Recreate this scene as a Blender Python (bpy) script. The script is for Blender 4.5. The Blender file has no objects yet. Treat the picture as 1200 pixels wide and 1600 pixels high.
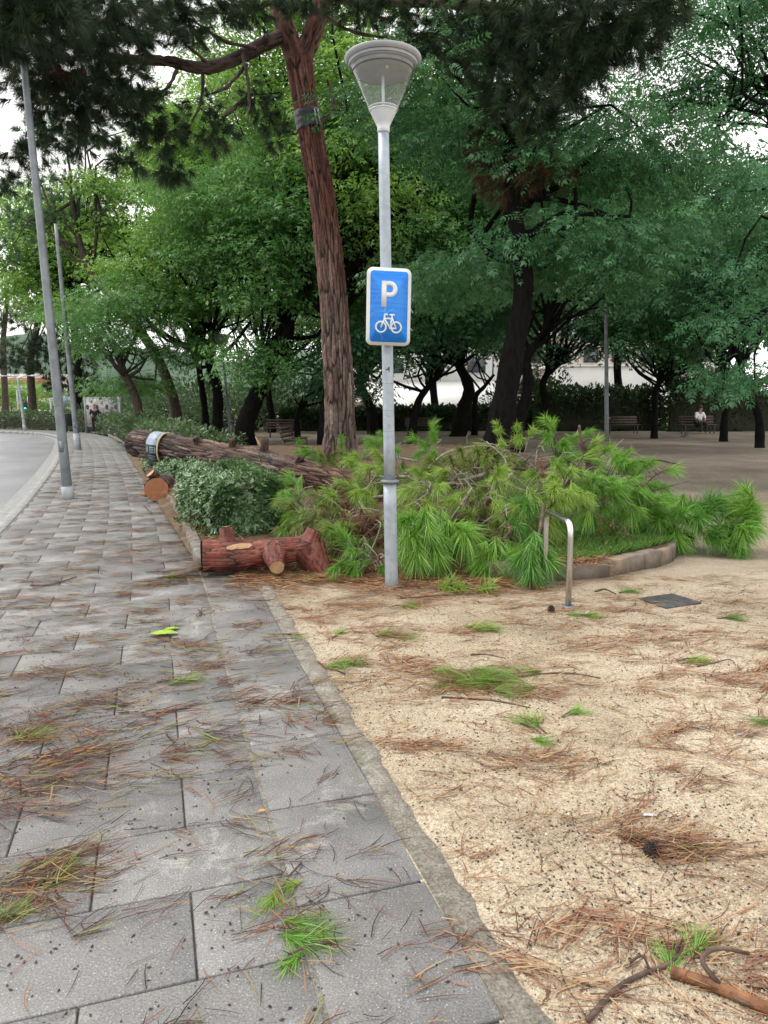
import bpy, math, random
import numpy as np
from mathutils import Vector, Matrix

rng = np.random.default_rng(7)
random.seed(7)
scene = bpy.context.scene
COL = scene.collection

# ------------------------------------------------------------------ camera
FPX, CAM_H = 1160.0, 1.55
PITCH, ROLL = math.atan(168 / FPX), math.radians(0.5)
_c, _s = math.cos(ROLL), math.sin(ROLL)
_fwd = np.array([0, math.cos(PITCH), -math.sin(PITCH)])
_upv = np.array([0, math.sin(PITCH), math.cos(PITCH)])
_rgt = np.array([1.0, 0, 0])
cam_d = bpy.data.cameras.new('camera')
cam = bpy.data.objects.new('camera', cam_d)
COL.objects.link(cam)
cam_d.sensor_fit = 'HORIZONTAL'
cam_d.sensor_width = 36.0
cam_d.lens = FPX / 1200 * 36
cam_d.clip_start = 0.05
cam_d.clip_end = 3000
_R = _c * _rgt - _s * _upv
_U = _s * _rgt + _c * _upv
cam.matrix_world = Matrix(((_R[0], _U[0], -_fwd[0], 0), (_R[1], _U[1], -_fwd[1], 0), (_R[2], _U[2], -_fwd[2], CAM_H), (0, 0, 0, 1)))
scene.camera = cam

# ------------------------------------------------------------------ sky, sun, exposure
SUN_EL, SUN_AZ = math.radians(52), math.radians(-75)      # azimuth from +Y, clockwise; light from the open road side
w = bpy.data.worlds.new('World')
scene.world = w
w.use_nodes = True
nt = w.node_tree
nt.nodes.clear()
sky = nt.nodes.new('ShaderNodeTexSky')
sky.sky_type = 'NISHITA'
sky.sun_disc = False
sky.sun_elevation = SUN_EL
sky.sun_rotation = SUN_AZ
tc = nt.nodes.new('ShaderNodeTexCoord')
cn = nt.nodes.new('ShaderNodeTexNoise')
cn.inputs['Scale'].default_value = 2.6
cn.inputs['Detail'].default_value = 7
cr = nt.nodes.new('ShaderNodeValToRGB')
cr.color_ramp.elements[0].position = 0.36
cr.color_ramp.elements[0].color = (0.55, 0.55, 0.55, 1)
cr.color_ramp.elements[1].position = 0.56
cr.color_ramp.elements[1].color = (1, 1, 1, 1)
mx = nt.nodes.new('ShaderNodeMix')
mx.data_type = 'RGBA'
mx.inputs['B'].default_value = (10.3, 10.1, 9.9, 1)
bg = nt.nodes.new('ShaderNodeBackground')
bg.inputs['Strength'].default_value = 0.10
wo = nt.nodes.new('ShaderNodeOutputWorld')
nt.links.new(tc.outputs['Generated'], cn.inputs['Vector'])
nt.links.new(cn.outputs['Fac'], cr.inputs['Fac'])
nt.links.new(cr.outputs['Color'], mx.inputs['Factor'])
nt.links.new(sky.outputs['Color'], mx.inputs['A'])
nt.links.new(mx.outputs['Result'], bg.inputs['Color'])
nt.links.new(bg.outputs['Background'], wo.inputs['Surface'])

sun_d = bpy.data.lights.new('sun', 'SUN')
sun_d.energy = 1.2
sun_d.angle = math.radians(18)
sun_d.color = (1.0, 0.96, 0.9)
sun = bpy.data.objects.new('sun', sun_d)
COL.objects.link(sun)
_sd = Vector((math.sin(SUN_AZ) * math.cos(SUN_EL), math.cos(SUN_AZ) * math.cos(SUN_EL), math.sin(SUN_EL)))
sun.rotation_euler = (-_sd).to_track_quat('-Z', 'Y').to_euler()
sun.location = _sd * 60

vs = scene.view_settings
vs.view_transform = 'Standard'
vs.look = 'None'
vs.exposure = 0.98
vs.gamma = 1.0
vs.use_curve_mapping = False
scene.cycles.use_denoising = True
scene.cycles.max_bounces = 8
scene.cycles.transparent_max_bounces = 12
scene.cycles.diffuse_bounces = 4
scene.cycles.glossy_bounces = 3
scene.cycles.caustics_reflective = False
scene.cycles.caustics_refractive = False


# ------------------------------------------------------------------ helpers
def _ray(px, py):
    u, v = (px - 600) / FPX, (800 - py) / FPX
    return _fwd + u * _R + v * _U


def at(px, py, Y):
    """the point of the place seen at (px, py) of the photograph at the depth Y in metres"""
    d = _ray(px, py)
    return np.array([0, 0, CAM_H]) + d * (Y / d[1])


def gp(px, py, z=0.0):
    d = _ray(px, py)
    return np.array([0, 0, CAM_H]) + d * ((z - CAM_H) / d[2])


def unit(v):
    v = np.asarray(v, float)
    return v / np.maximum(np.linalg.norm(v, axis=-1, keepdims=True), 1e-9)


class Buf:
    """collects vertices and faces of one mesh"""
    def __init__(self):
        self.V, self.Q, self.T, self.n = [], [], [], 0

    def add(self, V, *Fs):
        V = np.asarray(V, float).reshape(-1, 3)
        for F in Fs:
            F = np.asarray(F, int)
            if F.size == 0:
                continue
            (self.Q if F.shape[1] == 4 else self.T).append(F + self.n)
        self.V.append(V)
        self.n += len(V)
        return self

    def build(self, name, mat, parent=None, smooth=False, local=False):
        V = np.concatenate(self.V)
        if parent is not None and not local:
            V = V - wloc(parent)
        o = bpy.data.objects.new(name, mesh_np(name, V, self.Q, self.T, smooth))
        COL.objects.link(o)
        if parent is not None:
            o.parent = parent
        for m_ in (mat if isinstance(mat, (list, tuple)) else [mat]):
            o.data.materials.append(m_)
        return o


def mesh_np(name, V, Q, T, smooth=False):
    me = bpy.data.meshes.new(name)
    parts = [(np.concatenate(x), k) for x, k in ((Q, 4), (T, 3)) if len(x)]
    me.vertices.add(len(V))
    me.vertices.foreach_set('co', np.ascontiguousarray(V, dtype=np.float32).ravel())
    nl = sum(f.size for f, k in parts)
    npoly = sum(len(f) for f, k in parts)
    me.loops.add(nl)
    me.polygons.add(npoly)
    idx = np.concatenate([f.ravel() for f, k in parts]).astype(np.int32)
    st, a = [], 0
    for f, k in parts:
        st.append(a + np.arange(len(f)) * k)
        a += f.size
    me.loops.foreach_set('vertex_index', idx)
    me.polygons.foreach_set('loop_start', np.concatenate(st).astype(np.int32))
    if smooth:
        me.polygons.foreach_set('use_smooth', np.ones(npoly, dtype=bool))
    me.update(calc_edges=True)
    return me


def wloc(o):
    p = np.zeros(3)
    while o is not None:
        p += np.array(o.location)
        o = o.parent
    return p


def tag(o, label=None, cat=None, group=None, kind=None):
    if label: o['label'] = label
    if cat: o['category'] = cat
    if group: o['group'] = group
    if kind: o['kind'] = kind
    return o


def thing(name, label, cat, loc=(0, 0, 0), group=None, rotz=0.0):
    o = bpy.data.objects.new(name, None)
    o.empty_display_size = 0.1
    COL.objects.link(o)
    o.location = [float(x) for x in loc]
    o.rotation_euler = (0, 0, rotz)
    return tag(o, label, cat, group)


def copy_tree(o, parent=None):
    c = o.copy()
    COL.objects.link(c)
    c.parent = parent
    for ch in list(o.children):
        copy_tree(ch, c)
    return c


def catmull(P, n, closed=False):
    P = np.asarray(P, float)
    k = len(P)
    if k < 3:
        t = np.linspace(0, 1, n)[:, None]
        return P[0] * (1 - t) + P[-1] * t
    E = np.vstack([2 * P[0] - P[1], P, 2 * P[-1] - P[-2]])
    out = []
    for t in np.linspace(0, k - 1, n):
        i = min(int(t), k - 2)
        f = t - i
        p0, p1, p2, p3 = E[i], E[i + 1], E[i + 2], E[i + 3]
        out.append(0.5 * (2 * p1 + (p2 - p0) * f + (2 * p0 - 5 * p1 + 4 * p2 - p3) * f ** 2 + (3 * p1 - p0 - 3 * p2 + p3) * f ** 3))
    return np.array(out)


def frames(P):
    T = unit(np.gradient(P, axis=0))
    ref = np.array([0, 0, 1.0]) if abs(T[0][2]) < 0.9 else np.array([1.0, 0, 0])
    N = [unit(np.cross(T[0], ref))]
    for i in range(1, len(P)):
        v = N[-1] - T[i] * np.dot(N[-1], T[i])
        N.append(unit(v))
    N = np.array(N)
    return T, N, np.cross(T, N)


def tube(P, R, sides=8, cap=True):
    P = np.asarray(P, float)
    R = np.broadcast_to(np.asarray(R, float), (len(P),))
    T, N, B = frames(P)
    a = np.arange(sides) * 2 * math.pi / sides
    V = P[:, None, :] + R[:, None, None] * (np.cos(a)[None, :, None] * N[:, None, :] + np.sin(a)[None, :, None] * B[:, None, :])
    V = V.reshape(-1, 3)
    i = np.arange(len(P) - 1)[:, None] * sides
    j = np.arange(sides)[None, :]
    j2 = (j + 1) % sides
    Q = np.stack([i + j, i + j2, i + sides + j2, i + sides + j], -1).reshape(-1, 4)
    if not cap:
        return V, Q, np.zeros((0, 3), int)
    n = len(V)
    V = np.vstack([V, P[0], P[-1]])
    k = np.arange(sides)
    k2 = (k + 1) % sides
    T1 = np.stack([np.full(sides, n), k2, k], -1)
    b = (len(P) - 1) * sides
    T2 = np.stack([np.full(sides, n + 1), b + k, b + k2], -1)
    return V, Q, np.vstack([T1, T2])


def lathe(prof, sides=32, center=(0, 0, 0)):
    """prof: list of (r, z)"""
    prof = np.asarray(prof, float)
    a = np.arange(sides) * 2 * math.pi / sides
    V = np.stack([prof[:, 0, None] * np.cos(a), prof[:, 0, None] * np.sin(a), np.repeat(prof[:, 1, None], sides, 1)], -1).reshape(-1, 3) + np.asarray(center, float)
    i = np.arange(len(prof) - 1)[:, None] * sides
    j = np.arange(sides)[None, :]
    j2 = (j + 1) % sides
    Q = np.stack([i + j, i + j2, i + sides + j2, i + sides + j], -1).reshape(-1, 4)
    return V, Q


_BOXF = np.array([[0, 3, 2, 1], [4, 5, 6, 7], [0, 1, 5, 4], [1, 2, 6, 5], [2, 3, 7, 6], [3, 0, 4, 7]])


def box(c, s, rotz=0.0):
    x, y, z = np.array(s, float) / 2
    V = np.array([[-x, -y, -z], [x, -y, -z], [x, y, -z], [-x, y, -z], [-x, -y, z], [x, -y, z], [x, y, z], [-x, y, z]])
    if rotz:
        ca, sa = math.cos(rotz), math.sin(rotz)
        V = V @ np.array([[ca, sa, 0], [-sa, ca, 0], [0, 0, 1]])
    return V + np.asarray(c, float), _BOXF


def bev_box(c, s, b, rotz=0.0):
    """box with a chamfered top edge"""
    x, y, z = np.array(s, float) / 2
    V = []
    for (k, zz) in ((0, -z), (0, z - b), (b, z)):
        V += [[-x + k, -y + k, zz], [x - k, -y + k, zz], [x - k, y - k, zz], [-x + k, y - k, zz]]
    V = np.array(V)
    Fq = [[0, 3, 2, 1], [8, 9, 10, 11]]
    for l in (0, 4):
        for j in range(4):
            Fq.append([l + j, l + (j + 1) % 4, l + 4 + (j + 1) % 4, l + 4 + j])
    if rotz:
        ca, sa = math.cos(rotz), math.sin(rotz)
        V = V @ np.array([[ca, sa, 0], [-sa, ca, 0], [0, 0, 1]])
    return V + np.asarray(c, float), np.array(Fq)


def wob(x, y, s=1.0, seed=0.0):
    """smooth cheap noise, about -1..1"""
    x = np.asarray(x, float) * s + seed * 3.1
    y = np.asarray(y, float) * s - seed * 1.7
    return (np.sin(1.3 * x + 0.7 * y + 0.4) + np.sin(-0.9 * x + 1.9 * y + 2.1) + np.sin(2.7 * x - 1.1 * y + 4.2) * 0.6
            + np.sin(1.7 * x + 3.3 * y + 1.0) * 0.5) / 3.1


# ------------------------------------------------------------------ materials
def new_mat(name):
    m = bpy.data.materials.new(name)
    m.use_nodes = True
    t = m.node_tree
    t.nodes.clear()
    out = t.nodes.new('ShaderNodeOutputMaterial')
    return m, t, out


def N(t, kind, **kw):
    n = t.nodes.new(kind)
    for k, v in kw.items():
        if k in n.inputs:
            n.inputs[k].default_value = v
        else:
            setattr(n, k, v)
    return n


def ramp(t, fac, stops):
    r = t.nodes.new('ShaderNodeValToRGB')
    e = r.color_ramp.elements
    while len(e) < len(stops):
        e.new(0.5)
    for k, (p, c) in enumerate(stops):
        e[k].position = p
        e[k].color = (*c, 1) if len(c) == 3 else c
    t.links.new(fac, r.inputs['Fac'])
    return r.outputs['Color']


def noise(t, vec, scale, detail=6, rough=0.55, dist=0.0):
    n = N(t, 'ShaderNodeTexNoise', Scale=scale, Detail=detail, Roughness=rough, Distortion=dist)
    t.links.new(vec, n.inputs['Vector'])
    return n.outputs['Fac']


def mix(t, fac, a, b, mode='MIX'):
    m = t.nodes.new('ShaderNodeMix')
    m.data_type = 'RGBA'
    m.blend_type = mode
    for key, v in (('Factor', fac), ('A', a), ('B', b)):
        if isinstance(v, (int, float)):
            m.inputs[key].default_value = v
        elif isinstance(v, tuple):
            m.inputs[key].default_value = (*v, 1) if len(v) == 3 else v
        else:
            t.links.new(v, m.inputs[key])
    return m.outputs['Result']


def coords(t, kind='Object', stretch=None):
    if kind == 'World':
        v = t.nodes.new('ShaderNodeNewGeometry').outputs['Position']
    else:
        v = t.nodes.new('ShaderNodeTexCoord').outputs[kind]
    if stretch:
        mp = t.nodes.new('ShaderNodeMapping')
        mp.inputs['Scale'].default_value = stretch
        t.links.new(v, mp.inputs['Vector'])
        v = mp.outputs['Vector']
    return v


def island(t):
    return t.nodes.new('ShaderNodeNewGeometry').outputs['Random Per Island']


def bump(t, h, strength, dist=0.01):
    b = N(t, 'ShaderNodeBump', Strength=strength, Distance=dist)
    t.links.new(h, b.inputs['Height'])
    return b.outputs['Normal']


def principled(t, out, col, rough=0.7, metal=0.0, spec=0.4, normal=None):
    p = N(t, 'ShaderNodeBsdfPrincipled')
    for key, v in (('Base Color', col), ('Roughness', rough), ('Metallic', metal), ('Specular IOR Level', spec)):
        if isinstance(v, (int, float)):
            p.inputs[key].default_value = v
        elif isinstance(v, tuple):
            p.inputs[key].default_value = (*v, 1)
        else:
            t.links.new(v, p.inputs[key])
    if normal is not None:
        t.links.new(normal, p.inputs['Normal'])
    t.links.new(p.outputs['BSDF'], out.inputs['Surface'])
    return p


def simple(name, c1, c2, scale=6, rough=0.7, metal=0.0, bmp=0.0, bdist=0.005, kind='Object', stretch=None, spec=0.4, lo=0.35, hi=0.65):
    m, t, out = new_mat(name)
    v = coords(t, kind, stretch)
    f = noise(t, v, scale)
    col = ramp(t, f, [(lo, c1), (hi, c2)])
    nrm = bump(t, noise(t, v, scale * 4, 5), bmp, bdist) if bmp else None
    principled(t, out, col, rough, metal, spec, nrm)
    return m


def leaf_mat(name, dark, mid, light, trans=0.35, gloss=0.06, scale=0.5, rough=0.45, lowcol=0.35):
    m, t, out = new_mat(name)
    v = coords(t, 'World')
    f = island(t)
    col = ramp(t, f, [(0.0, dark), (0.5, mid), (1.0, light)])
    n = noise(t, v, scale, 3)
    col = mix(t, ramp(t, n, [(0.35, (0, 0, 0)), (0.65, (lowcol, lowcol, lowcol))]), col, light)
    d = N(t, 'ShaderNodeBsdfDiffuse')
    tr = N(t, 'ShaderNodeBsdfTranslucent')
    t.links.new(col, d.inputs['Color'])
    tcol = mix(t, 0.2, col, (0.26, 0.42, 0.06))
    t.links.new(tcol, tr.inputs['Color'])
    a = N(t, 'ShaderNodeMixShader')
    a.inputs[0].default_value = trans
    t.links.new(d.outputs[0], a.inputs[1])
    t.links.new(tr.outputs[0], a.inputs[2])
    g = N(t, 'ShaderNodeBsdfGlossy', Roughness=rough)
    b = N(t, 'ShaderNodeMixShader')
    b.inputs[0].default_value = gloss
    t.links.new(a.outputs[0], b.inputs[1])
    t.links.new(g.outputs[0], b.inputs[2])
    t.links.new(b.outputs[0], out.inputs['Surface'])
    return m


def needle_mat(name, stops, trans=0.25, gloss=0.05, vary=0.0):
    m, t, out = new_mat(name)
    mf = t.nodes.new('ShaderNodeMath')
    mf.operation = 'MULTIPLY_ADD'
    t.links.new(noise(t, coords(t, 'World'), 2.2, 4, 0.6), mf.inputs[0])
    mf.inputs[1].default_value = vary
    ma = t.nodes.new('ShaderNodeMath')
    ma.operation = 'MULTIPLY_ADD'
    t.links.new(island(t), ma.inputs[0])
    ma.inputs[1].default_value = 1 - 0.35 * vary
    ma.inputs[2].default_value = -0.33 * vary
    t.links.new(ma.outputs[0], mf.inputs[2])
    col = ramp(t, mf.outputs[0], stops)
    d = N(t, 'ShaderNodeBsdfDiffuse')
    tr = N(t, 'ShaderNodeBsdfTranslucent')
    t.links.new(col, d.inputs['Color'])
    t.links.new(col, tr.inputs['Color'])
    a = N(t, 'ShaderNodeMixShader')
    a.inputs[0].default_value = trans
    t.links.new(d.outputs[0], a.inputs[1])
    t.links.new(tr.outputs[0], a.inputs[2])
    g = N(t, 'ShaderNodeBsdfGlossy', Roughness=0.4)
    b = N(t, 'ShaderNodeMixShader')
    b.inputs[0].default_value = gloss
    t.links.new(a.outputs[0], b.inputs[1])
    t.links.new(g.outputs[0], b.inputs[2])
    t.links.new(b.outputs[0], out.inputs['Surface'])
    return m


MT = {}


def make_materials():
    # paving slabs: grey washed concrete, pale bloom patches, fine aggregate
    m, t, out = new_mat('paving_concrete')
    v = coords(t, 'World')
    oi = t.nodes.new('ShaderNodeObjectInfo')
    base = ramp(t, noise(t, v, 3.2, 8, 0.6), [(0.3, (0.142, 0.139, 0.136)), (0.7, (0.222, 0.217, 0.210))])
    base = mix(t, 0.8, base, ramp(t, oi.outputs['Random'], [(0, (0.90, 0.90, 0.915)), (1, (1.09, 1.085, 1.07))]), 'MULTIPLY')
    bloom = ramp(t, noise(t, v, 2.6, 9, 0.74, 0.5), [(0.54, (0, 0, 0)), (0.60, (0.4, 0.4, 0.4)), (0.70, (0.85, 0.85, 0.85))])
    base = mix(t, bloom, base, (0.37, 0.362, 0.346))
    stain = ramp(t, noise(t, v, 0.9, 5, 0.6), [(0.46, (0, 0, 0)), (0.60, (0.7, 0.7, 0.7))])
    base = mix(t, stain, base, (0.105, 0.102, 0.10))
    dirt = ramp(t, noise(t, v, 6.5, 8, 0.7, 0.4), [(0.55, (0, 0, 0)), (0.72, (0.55, 0.55, 0.55))])
    base = mix(t, dirt, base, (0.15, 0.125, 0.10))
    vo = N(t, 'ShaderNodeTexVoronoi', Scale=120.0)
    t.links.new(v, vo.inputs['Vector'])
    sp = ramp(t, vo.outputs['Distance'], [(0.16, (0.8, 0.8, 0.8)), (0.27, (0, 0, 0))])
    fine = noise(t, v, 160, 3)
    base = mix(t, mix(t, 1.0, sp, ramp(t, fine, [(0.5, (0, 0, 0)), (0.6, (1, 1, 1))]), 'MULTIPLY'), base, (0.42, 0.42, 0.40))
    base = mix(t, 0.85, base, ramp(t, fine, [(0.32, (0.58, 0.58, 0.58)), (0.68, (1.4, 1.4, 1.4))]), 'MULTIPLY')
    rg = ramp(t, noise(t, v, 1.1, 4), [(0.35, (0.42, 0.42, 0.42)), (0.65, (0.7, 0.7, 0.7))])
    principled(t, out, base, rg, 0, 0.4, bump(t, fine, 0.5, 0.002))
    MT['slab'] = m
    MT['joint'] = simple('joint_dirt', (0.085, 0.08, 0.072), (0.17, 0.16, 0.145), 9, 0.9, kind='World', bmp=0.4)
    # rough concrete strip
    m, t, out = new_mat('rough_concrete')
    v = coords(t, 'World')
    c = ramp(t, noise(t, v, 11, 10, 0.78), [(0.32, (0.17, 0.15, 0.12)), (0.5, (0.285, 0.262, 0.218)), (0.66, (0.40, 0.38, 0.335))])
    c = mix(t, 0.9, c, ramp(t, noise(t, v, 110, 5, 0.7), [(0.34, (0.45, 0.44, 0.42)), (0.6, (1.25, 1.25, 1.25))]), 'MULTIPLY')
    principled(t, out, c, 0.9, 0, 0.25, bump(t, noise(t, v, 45, 9, 0.75), 1.0, 0.02))
    MT['strip'] = m
    # gritty sand
    m, t, out = new_mat('gritty_sand')
    v = coords(t, 'World')
    c = ramp(t, noise(t, v, 0.75, 5, 0.6), [(0.34, (0.235, 0.185, 0.13)), (0.47, (0.405, 0.338, 0.238)), (0.64, (0.53, 0.462, 0.35))])
    vo = N(t, 'ShaderNodeTexVoronoi', Scale=150.0)
    t.links.new(v, vo.inputs['Vector'])
    grain = ramp(t, vo.outputs['Color'], [(0.15, (0.45, 0.42, 0.40)), (0.5, (1.0, 1.0, 1.0)), (0.9, (1.25, 1.22, 1.18))])
    c = mix(t, 0.75, c, grain, 'MULTIPLY')
    c = mix(t, 0.6, c, ramp(t, noise(t, v, 45, 6, 0.75), [(0.36, (0.5, 0.46, 0.42)), (0.55, (1.08, 1.08, 1.08))]), 'MULTIPLY')
    h = mix(t, 0.5, vo.outputs['Distance'], noise(t, v, 60, 6, 0.7))
    principled(t, out, c, 0.92, 0, 0.2, bump(t, h, 0.8, 0.006))
    MT['sand'] = m
    # park earth further off, tree shade put into a browner colour
    m, t, out = new_mat('shaded_park_earth')
    v = coords(t, 'World')
    c = ramp(t, noise(t, v, 0.35, 6, 0.65), [(0.3, (0.23, 0.17, 0.115)), (0.5, (0.33, 0.255, 0.175)), (0.7, (0.42, 0.335, 0.24))])
    c = mix(t, 0.6, c, ramp(t, noise(t, v, 14, 6, 0.7), [(0.35, (0.6, 0.56, 0.52)), (0.6, (1.1, 1.1, 1.1))]), 'MULTIPLY')
    principled(t, out, c, 0.93, 0, 0.2, bump(t, noise(t, v, 9, 7, 0.7), 0.8, 0.03))
    MT['earth'] = m
    MT['terrain'] = simple('far_terrain', (0.20, 0.19, 0.165), (0.30, 0.28, 0.24), 0.05, 0.9, kind='World')
    MT['bed'] = simple('bed_soil', (0.085, 0.06, 0.035), (0.20, 0.125, 0.07), 3.5, 0.95, bmp=0.8, bdist=0.03, kind='World')
    # asphalt, damp
    m, t, out = new_mat('asphalt')
    v = coords(t, 'World')
    c = ramp(t, noise(t, v, 0.5, 6, 0.6), [(0.3, (0.14, 0.143, 0.15)), (0.7, (0.21, 0.213, 0.22))])
    c = mix(t, 0.4, c, ramp(t, noise(t, v, 120, 3), [(0.3, (0.6, 0.6, 0.6)), (0.7, (1.3, 1.3, 1.3))]), 'MULTIPLY')
    principled(t, out, c, ramp(t, noise(t, v, 0.3, 3), [(0.3, (0.36, 0.36, 0.36)), (0.7, (0.55, 0.55, 0.55))]), 0, 0.5, bump(t, noise(t, v, 90, 4), 0.4, 0.004))
    MT['asphalt'] = m
    MT['kerb'] = simple('granite_kerb', (0.24, 0.24, 0.235), (0.40, 0.395, 0.38), 9, 0.7, kind='World', bmp=0.3)
    MT['bedkerb'] = simple('bed_edging_stone', (0.15, 0.12, 0.098), (0.29, 0.235, 0.19), 5, 0.85, kind='World', bmp=0.7, bdist=0.01)
    MT['bedkerb2'] = simple('bed_edging_sandstone', (0.20, 0.155, 0.11), (0.34, 0.265, 0.19), 6, 0.85, kind='World', bmp=0.7, bdist=0.01)
    MT['mosskerb'] = simple('weathered_kerb', (0.11, 0.10, 0.088), (0.25, 0.235, 0.21), 8, 0.85, kind='World', bmp=0.6)
    # metals
    m, t, out = new_mat('galvanised_steel')
    v = coords(t, 'World')
    vo = N(t, 'ShaderNodeTexVoronoi', Scale=26.0)
    t.links.new(v, vo.inputs['Vector'])
    c = mix(t, 0.5, ramp(t, vo.outputs['Color'], [(0.1, (0.29, 0.335, 0.375)), (0.9, (0.42, 0.47, 0.51))]),
            ramp(t, noise(t, v, 3.0, 6, 0.65), [(0.3, (0.26, 0.30, 0.335)), (0.7, (0.44, 0.495, 0.545))]))
    st = ramp(t, noise(t, coords(t, 'World', (9, 9, 0.7)), 2.2, 5, 0.6), [(0.57, (0, 0, 0)), (0.75, (0.5, 0.5, 0.5))])
    c = mix(t, st, c, (0.25, 0.24, 0.22))
    principled(t, out, c, 0.5, 0.35, 0.5, bump(t, noise(t, v, 30, 4), 0.15, 0.002))
    MT['galv'] = m
    MT['galvdark'] = simple('weathered_galvanised', (0.17, 0.19, 0.205), (0.27, 0.295, 0.31), 5, 0.5, 0.3, kind='World')
    MT['steel'] = simple('brushed_stainless', (0.50, 0.50, 0.50), (0.64, 0.64, 0.63), 30, 0.26, 1.0, stretch=(1, 1, 0.1), kind='World')
    MT['basepaint'] = simple('pale_base_paint', (0.40, 0.43, 0.46), (0.52, 0.55, 0.57), 8, 0.55, kind='World')
    MT['lampgrey'] = simple('painted_aluminium', (0.31, 0.325, 0.35), (0.39, 0.405, 0.43), 4, 0.45, 0.1, kind='World')
    MT['reflector'] = simple('lamp_reflector', (0.20, 0.215, 0.215), (0.28, 0.295, 0.29), 9, 0.35, 0.3, kind='World')
    MT['lampwhite'] = simple('white_lamp_socket', (0.50, 0.53, 0.56), (0.60, 0.63, 0.65), 6, 0.4, kind='World')
    MT['lampdark'] = simple('dark_lamp_gasket', (0.06, 0.06, 0.065), (0.12, 0.12, 0.13), 6, 0.5)
    MT['iron'] = simple('cast_iron_cover', (0.055, 0.056, 0.058), (0.115, 0.112, 0.105), 14, 0.6, 0.5, kind='World', bmp=0.6)
    # lamp glass: clear polycarbonate, a little hazy
    m, t, out = new_mat('lamp_glass')
    tr = N(t, 'ShaderNodeBsdfTransparent')
    tr.inputs['Color'].default_value = (0.97, 0.98, 0.98, 1)
    gl = N(t, 'ShaderNodeBsdfGlossy', Roughness=0.08)
    df = N(t, 'ShaderNodeBsdfDiffuse')
    df.inputs['Color'].default_value = (0.8, 0.83, 0.82, 1)
    hz = N(t, 'ShaderNodeMixShader')
    hz.inputs[0].default_value = 0.13
    t.links.new(tr.outputs[0], hz.inputs[1])
    t.links.new(df.outputs[0], hz.inputs[2])
    lw = N(t, 'ShaderNodeLayerWeight', Blend=0.5)
    fr = N(t, 'ShaderNodeMath', operation='POWER')
    t.links.new(lw.outputs['Facing'], fr.inputs[0])
    fr.inputs[1].default_value = 4.0
    ms = N(t, 'ShaderNodeMixShader')
    t.links.new(fr.outputs[0], ms.inputs[0])
    t.links.new(hz.outputs[0], ms.inputs[1])
    t.links.new(gl.outputs[0], ms.inputs[2])
    t.links.new(ms.outputs[0], out.inputs['Surface'])
    MT['glass'] = m
    # traffic sign
    m, t, out = new_mat('sign_blue')
    v = coords(t, 'World')
    c = ramp(t, noise(t, coords(t, 'World', (3, 3, 30)), 1.5, 5, 0.6), [(0.35, (0.0, 0.165, 0.64)), (0.7, (0.010, 0.25, 0.78))])
    vo = N(t, 'ShaderNodeTexVoronoi', Scale=9.0, feature='DISTANCE_TO_EDGE')
    t.links.new(v, vo.inputs['Vector'])
    crk = mix(t, 1.0, ramp(t, vo.outputs['Distance'], [(0.0, (0.5, 0.5, 0.5)), (0.03, (0, 0, 0))]),
              ramp(t, noise(t, v, 5, 3), [(0.5, (0, 0, 0)), (0.62, (1, 1, 1))]), 'MULTIPLY')
    c = mix(t, crk, c, (0.25, 0.5, 0.85))
    principled(t, out, c, 0.35, 0, 0.5)
    MT['signblue'] = m
    MT['signwhite'] = simple('sign_white', (0.62, 0.63, 0.63), (0.70, 0.70, 0.70), 10, 0.4, kind='World')
    MT['ink'] = simple('black_marker', (0.01, 0.01, 0.01), (0.03, 0.03, 0.03), 10, 0.6)

    # bark with plates (attributes plate, fissure, red are stored on the mesh)
    def bark(name, plates, red, deep, rough=0.85, fw=0.6):
        m, t, out = new_mat(name)
        v = coords(t, 'World')
        ap = N(t, 'ShaderNodeAttribute', attribute_name='plate')
        af = N(t, 'ShaderNodeAttribute', attribute_name='fissure')
        ar = N(t, 'ShaderNodeAttribute', attribute_name='red')
        pv = t.nodes.new('ShaderNodeMath')
        pv.operation = 'ADD'
        t.links.new(ap.outputs['Fac'], pv.inputs[0])
        nn = t.nodes.new('ShaderNodeMath')
        nn.operation = 'MULTIPLY_ADD'
        t.links.new(noise(t, v, 14, 6, 0.7), nn.inputs[0])
        nn.inputs[1].default_value = 0.9
        nn.inputs[2].default_value = -0.45
        t.links.new(nn.outputs[0], pv.inputs[1])
        c1 = ramp(t, pv.outputs[0], plates)
        c2 = ramp(t, pv.outputs[0], red)
        c = mix(t, ar.outputs['Fac'], c1, c2)
        c = mix(t, ramp(t, af.outputs['Fac'], [(0.05, (1, 1, 1)), (fw, (0, 0, 0))]), c, deep)
        principled(t, out, c, rough, 0, 0.3, bump(t, noise(t, v, 55, 6, 0.75), 0.8, 0.012))
        return m
    MT['bark_pine'] = bark('pine_bark', [(0.1, (0.075, 0.055, 0.047)), (0.45, (0.16, 0.118, 0.10)), (0.75, (0.26, 0.185, 0.155)), (0.95, (0.40, 0.33, 0.29))],
                           [(0.1, (0.085, 0.036, 0.027)), (0.5, (0.165, 0.066, 0.048)), (0.95, (0.27, 0.13, 0.095))], (0.022, 0.015, 0.013))
    MT['bark_fallen'] = bark('fallen_pine_bark', [(0.1, (0.030, 0.024, 0.022)), (0.45, (0.085, 0.066, 0.058)), (0.75, (0.16, 0.13, 0.115)), (0.97, (0.30, 0.25, 0.22))],
                             [(0.1, (0.07, 0.036, 0.028)), (0.5, (0.17, 0.085, 0.058)), (0.95, (0.36, 0.22, 0.155))], (0.016, 0.012, 0.011), 0.85, 0.45)
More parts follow.
